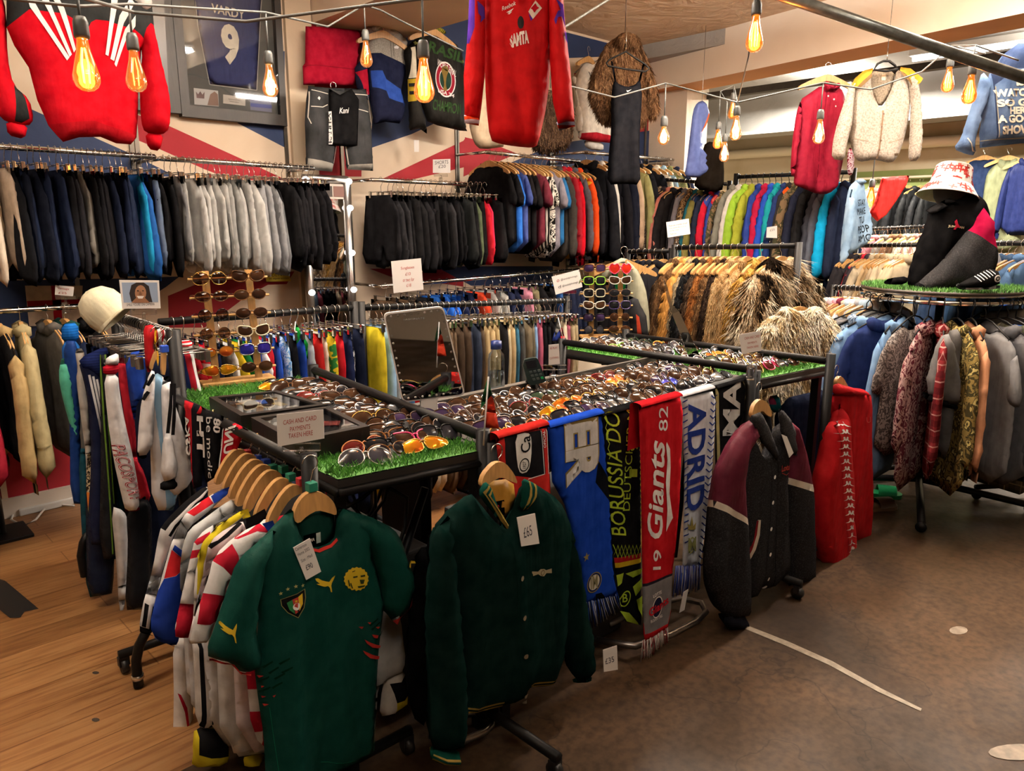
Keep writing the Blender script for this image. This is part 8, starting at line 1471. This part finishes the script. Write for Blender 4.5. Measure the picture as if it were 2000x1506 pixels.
p = at(5, 1048, z=0); t = thing('pole_stand', 'grey pole of a stand at the edge of the oak floor', 'stand', p); MB().tube([(0, 0, .02), (0, 0, 1.0)], .02, n=10).build('pole', STEEL, t); MB().box((-.12, -.12, 0), (.12, .12, .02), bev=.004).build('base', BLACK, t)
# ------------------------------------------------------------ festoon bulbs and their cables
AMB = M('f0a050', 'glass', rough=.04, bump=.1, emit=.45, ecol='ff8a20'); AMB2 = M('f2c890', 'glass', rough=.04, bump=.1, emit=.25, ecol='ff9a40')
FIL = M('fff0c0', 'lamp', emit=45, ecol='ffc060'); FIL2 = M('ffe8d0', 'lamp', emit=30, ecol='ffd0a0')
SOCK = M('3c3f3e', 'plastic', rough=.5); CBL = M('4a4d4b', 'rubber', rough=.5)
PEAR = [(.013, 0), (.0135, -.012), (.017, -.035), (.025, -.065), (.0315, -.092), (.0315, -.106), (.026, -.12), (.015, -.129), (0, -.132)]
GLOBE = [(.012, 0), (.014, -.015), (.024, -.035), (.03, -.055), (.028, -.075), (.015, -.09), (0, -.094)]
def bulb(px, d, label, warm=True, power=2.2, prof=PEAR, up=.05, sc=1.0, dim=False):
    p = at(*px, d=d); t = thing('festoon_bulb', label, 'light bulb', p); t.scale = (sc,) * 3; h = prof[-1][1]
    MB().lathe(prof, n=20).build('glass', AMB if warm else AMB2, t)
    mb = MB(); mb.lathe([(0, .05), (.013, .048), (.018, .035), (.019, .004), (.0175, -.004), (.0, -.004)], n=16); mb.build('socket', SOCK, t)
    for k in range(4):
        a = pi / 2 * k + .4; MB().tube([(.004 * cos(a), .004 * sin(a), h * .2), (.011 * cos(a), .011 * sin(a), h * .5), (.009 * cos(a), .009 * sin(a), h * .84)], .0012 if dim else .0022, n=5).build('filament', M('ffd9a0', 'lamp', emit=8, ecol='ffb060') if dim else (FIL if warm else FIL2), t)
    MB().tube([(0, 0, .045), (0, 0, .045 + up)], .0035, n=6).build('lead', CBL, t)
    if not dim:
        l = bpy.data.lights.new('bulb_light', 'POINT'); l.energy = power; l.color = (1, .58, .26) if warm else (1, .72, .48); l.shadow_soft_size = .03; o = bpy.data.objects.new('bulb_light', l); COL.objects.link(o); o.parent = t; o.location = (0, 0, h * .6)
    return p + V3(0, 0, (.045 + up) * sc)
B = {}
B['a'] = bulb((160, 72), 2.05, 'brightest amber bulb glowing before the red sweatshirt', power=2.0)
B['b'] = bulb((260, 96), 2.6, 'dim clear bulb with visible filaments beside the brightest amber bulb', warm=False, dim=True, up=.09)
B['c'] = bulb((525, 124), 3.3, 'pear bulb glowing before the framed blue shirt', warm=False, power=2.5, up=.15)
B['d'] = bulb((827, 112), 2.45, 'amber pear bulb glowing before the black souvenir jacket', power=2.2, up=.12)
B['e'] = bulb((714, 78), 4.1, 'small unlit-looking bulb before the grey hooded top', warm=False, dim=True, up=.12)
B['f'] = bulb((1297, 246), 5.0, 'round bulb glowing beside the cream pillar', prof=GLOBE, warm=False, power=3, up=.16, sc=1.25)
B['g'] = bulb((1477, 28), 3.0, 'large amber bulb hanging in front of the cream beam', power=2.2, up=.1)
B['h'] = bulb((1439, 225), 4.3, 'pear bulb glowing on the cable crossing before the far opening', warm=False, power=2.5, up=.02)
B['i'] = bulb((1403, 252), 5.4, 'amber bulb glowing in front of the plain black dress', power=2.5, up=.2)
B['j'] = bulb((1416, 276), 5.2, 'pear bulb hanging lowest by the plain black dress', warm=False, power=2.5, up=.2)
B['k'] = bulb((1602, 232), 4.3, 'pear bulb glowing in front of the burgundy shirt', warm=False, power=2.5, up=.14)
B['l'] = bulb((1855, 130), 4.3, 'amber bulb glowing beside the cardigan under the conduit', power=2.5, up=.06)
B['m'] = bulb((1898, 145), 3.7, 'amber bulb glowing next to the painted denim jacket', power=2.5, up=.08)
B['n'] = bulb((1432, 195), 5.6, 'faint unlit bulb above the lowest pear bulb', warm=False, dim=True, up=.05)
B['o'] = bulb((1703, 365), 7.4, 'bright bulb glowing behind the sheer red cloth', power=6, sc=1.5, up=.3)
def cable(label, pts, r=.0045, sag=.0):
    q = []
    P_ = [p if isinstance(p, Vector) else at(p[0], p[1], d=p[2]) for p in pts]
    for a, b in zip(P_, P_[1:]):
        for i in range(8): t = i / 8; q.append(a + (b - a) * t - V3(0, 0, sag * 4 * t * (1 - t)))
    q.append(P_[-1]); return tag(MB().tube(q, r, n=6).build('festoon_cable', CBL), label, 'cable')
cable('grey festoon cable from the brightest amber bulb to the red football shirt', [(-60, -25, 1.9), B['a'], (262, 24, 2.55), (480, 42, 2.5), B['d'], (940, -6, 2.3)], .005)
cable('grey festoon cable from the dim bulb past the framed shirt to the grey hooded top', [(-40, -8, 2.2), (150, 12, 2.3), B['b'], B['c'], (640, 52, 3.8), B['e'], (744, 20, 4.2), (790, 44, 4.3), (905, 100, 4.4)], .0045)
cable('grey festoon cable passing before the slip dress to the far opening', [(1100, 165, 4.2), (1200, 190, 4.7), B['f'], B['h'], B['k'], (1700, 175, 4.3), (1800, 140, 4.3), B['l'], (1925, 105, 4.2)], .0045)
cable('cable dropping from the large amber bulb to the lower bulbs', [(1476, -60, 3.0), B['g'], (1462, 110, 3.3), B['h']], .003)
cable('thin cable joining the lower bulbs in the far opening', [B['h'], B['n'], B['i'], B['j']], .003)
cable('cable running along the ceiling to the painted denim jacket', [B['l'], B['m'], (1990, 118, 3.6)], .004)
cable('black cable stretched along the ceiling behind the red football shirt', [(1040, 100, 4.6), (1104, 52, 4.8), (1195, -5, 5.0)], .008)
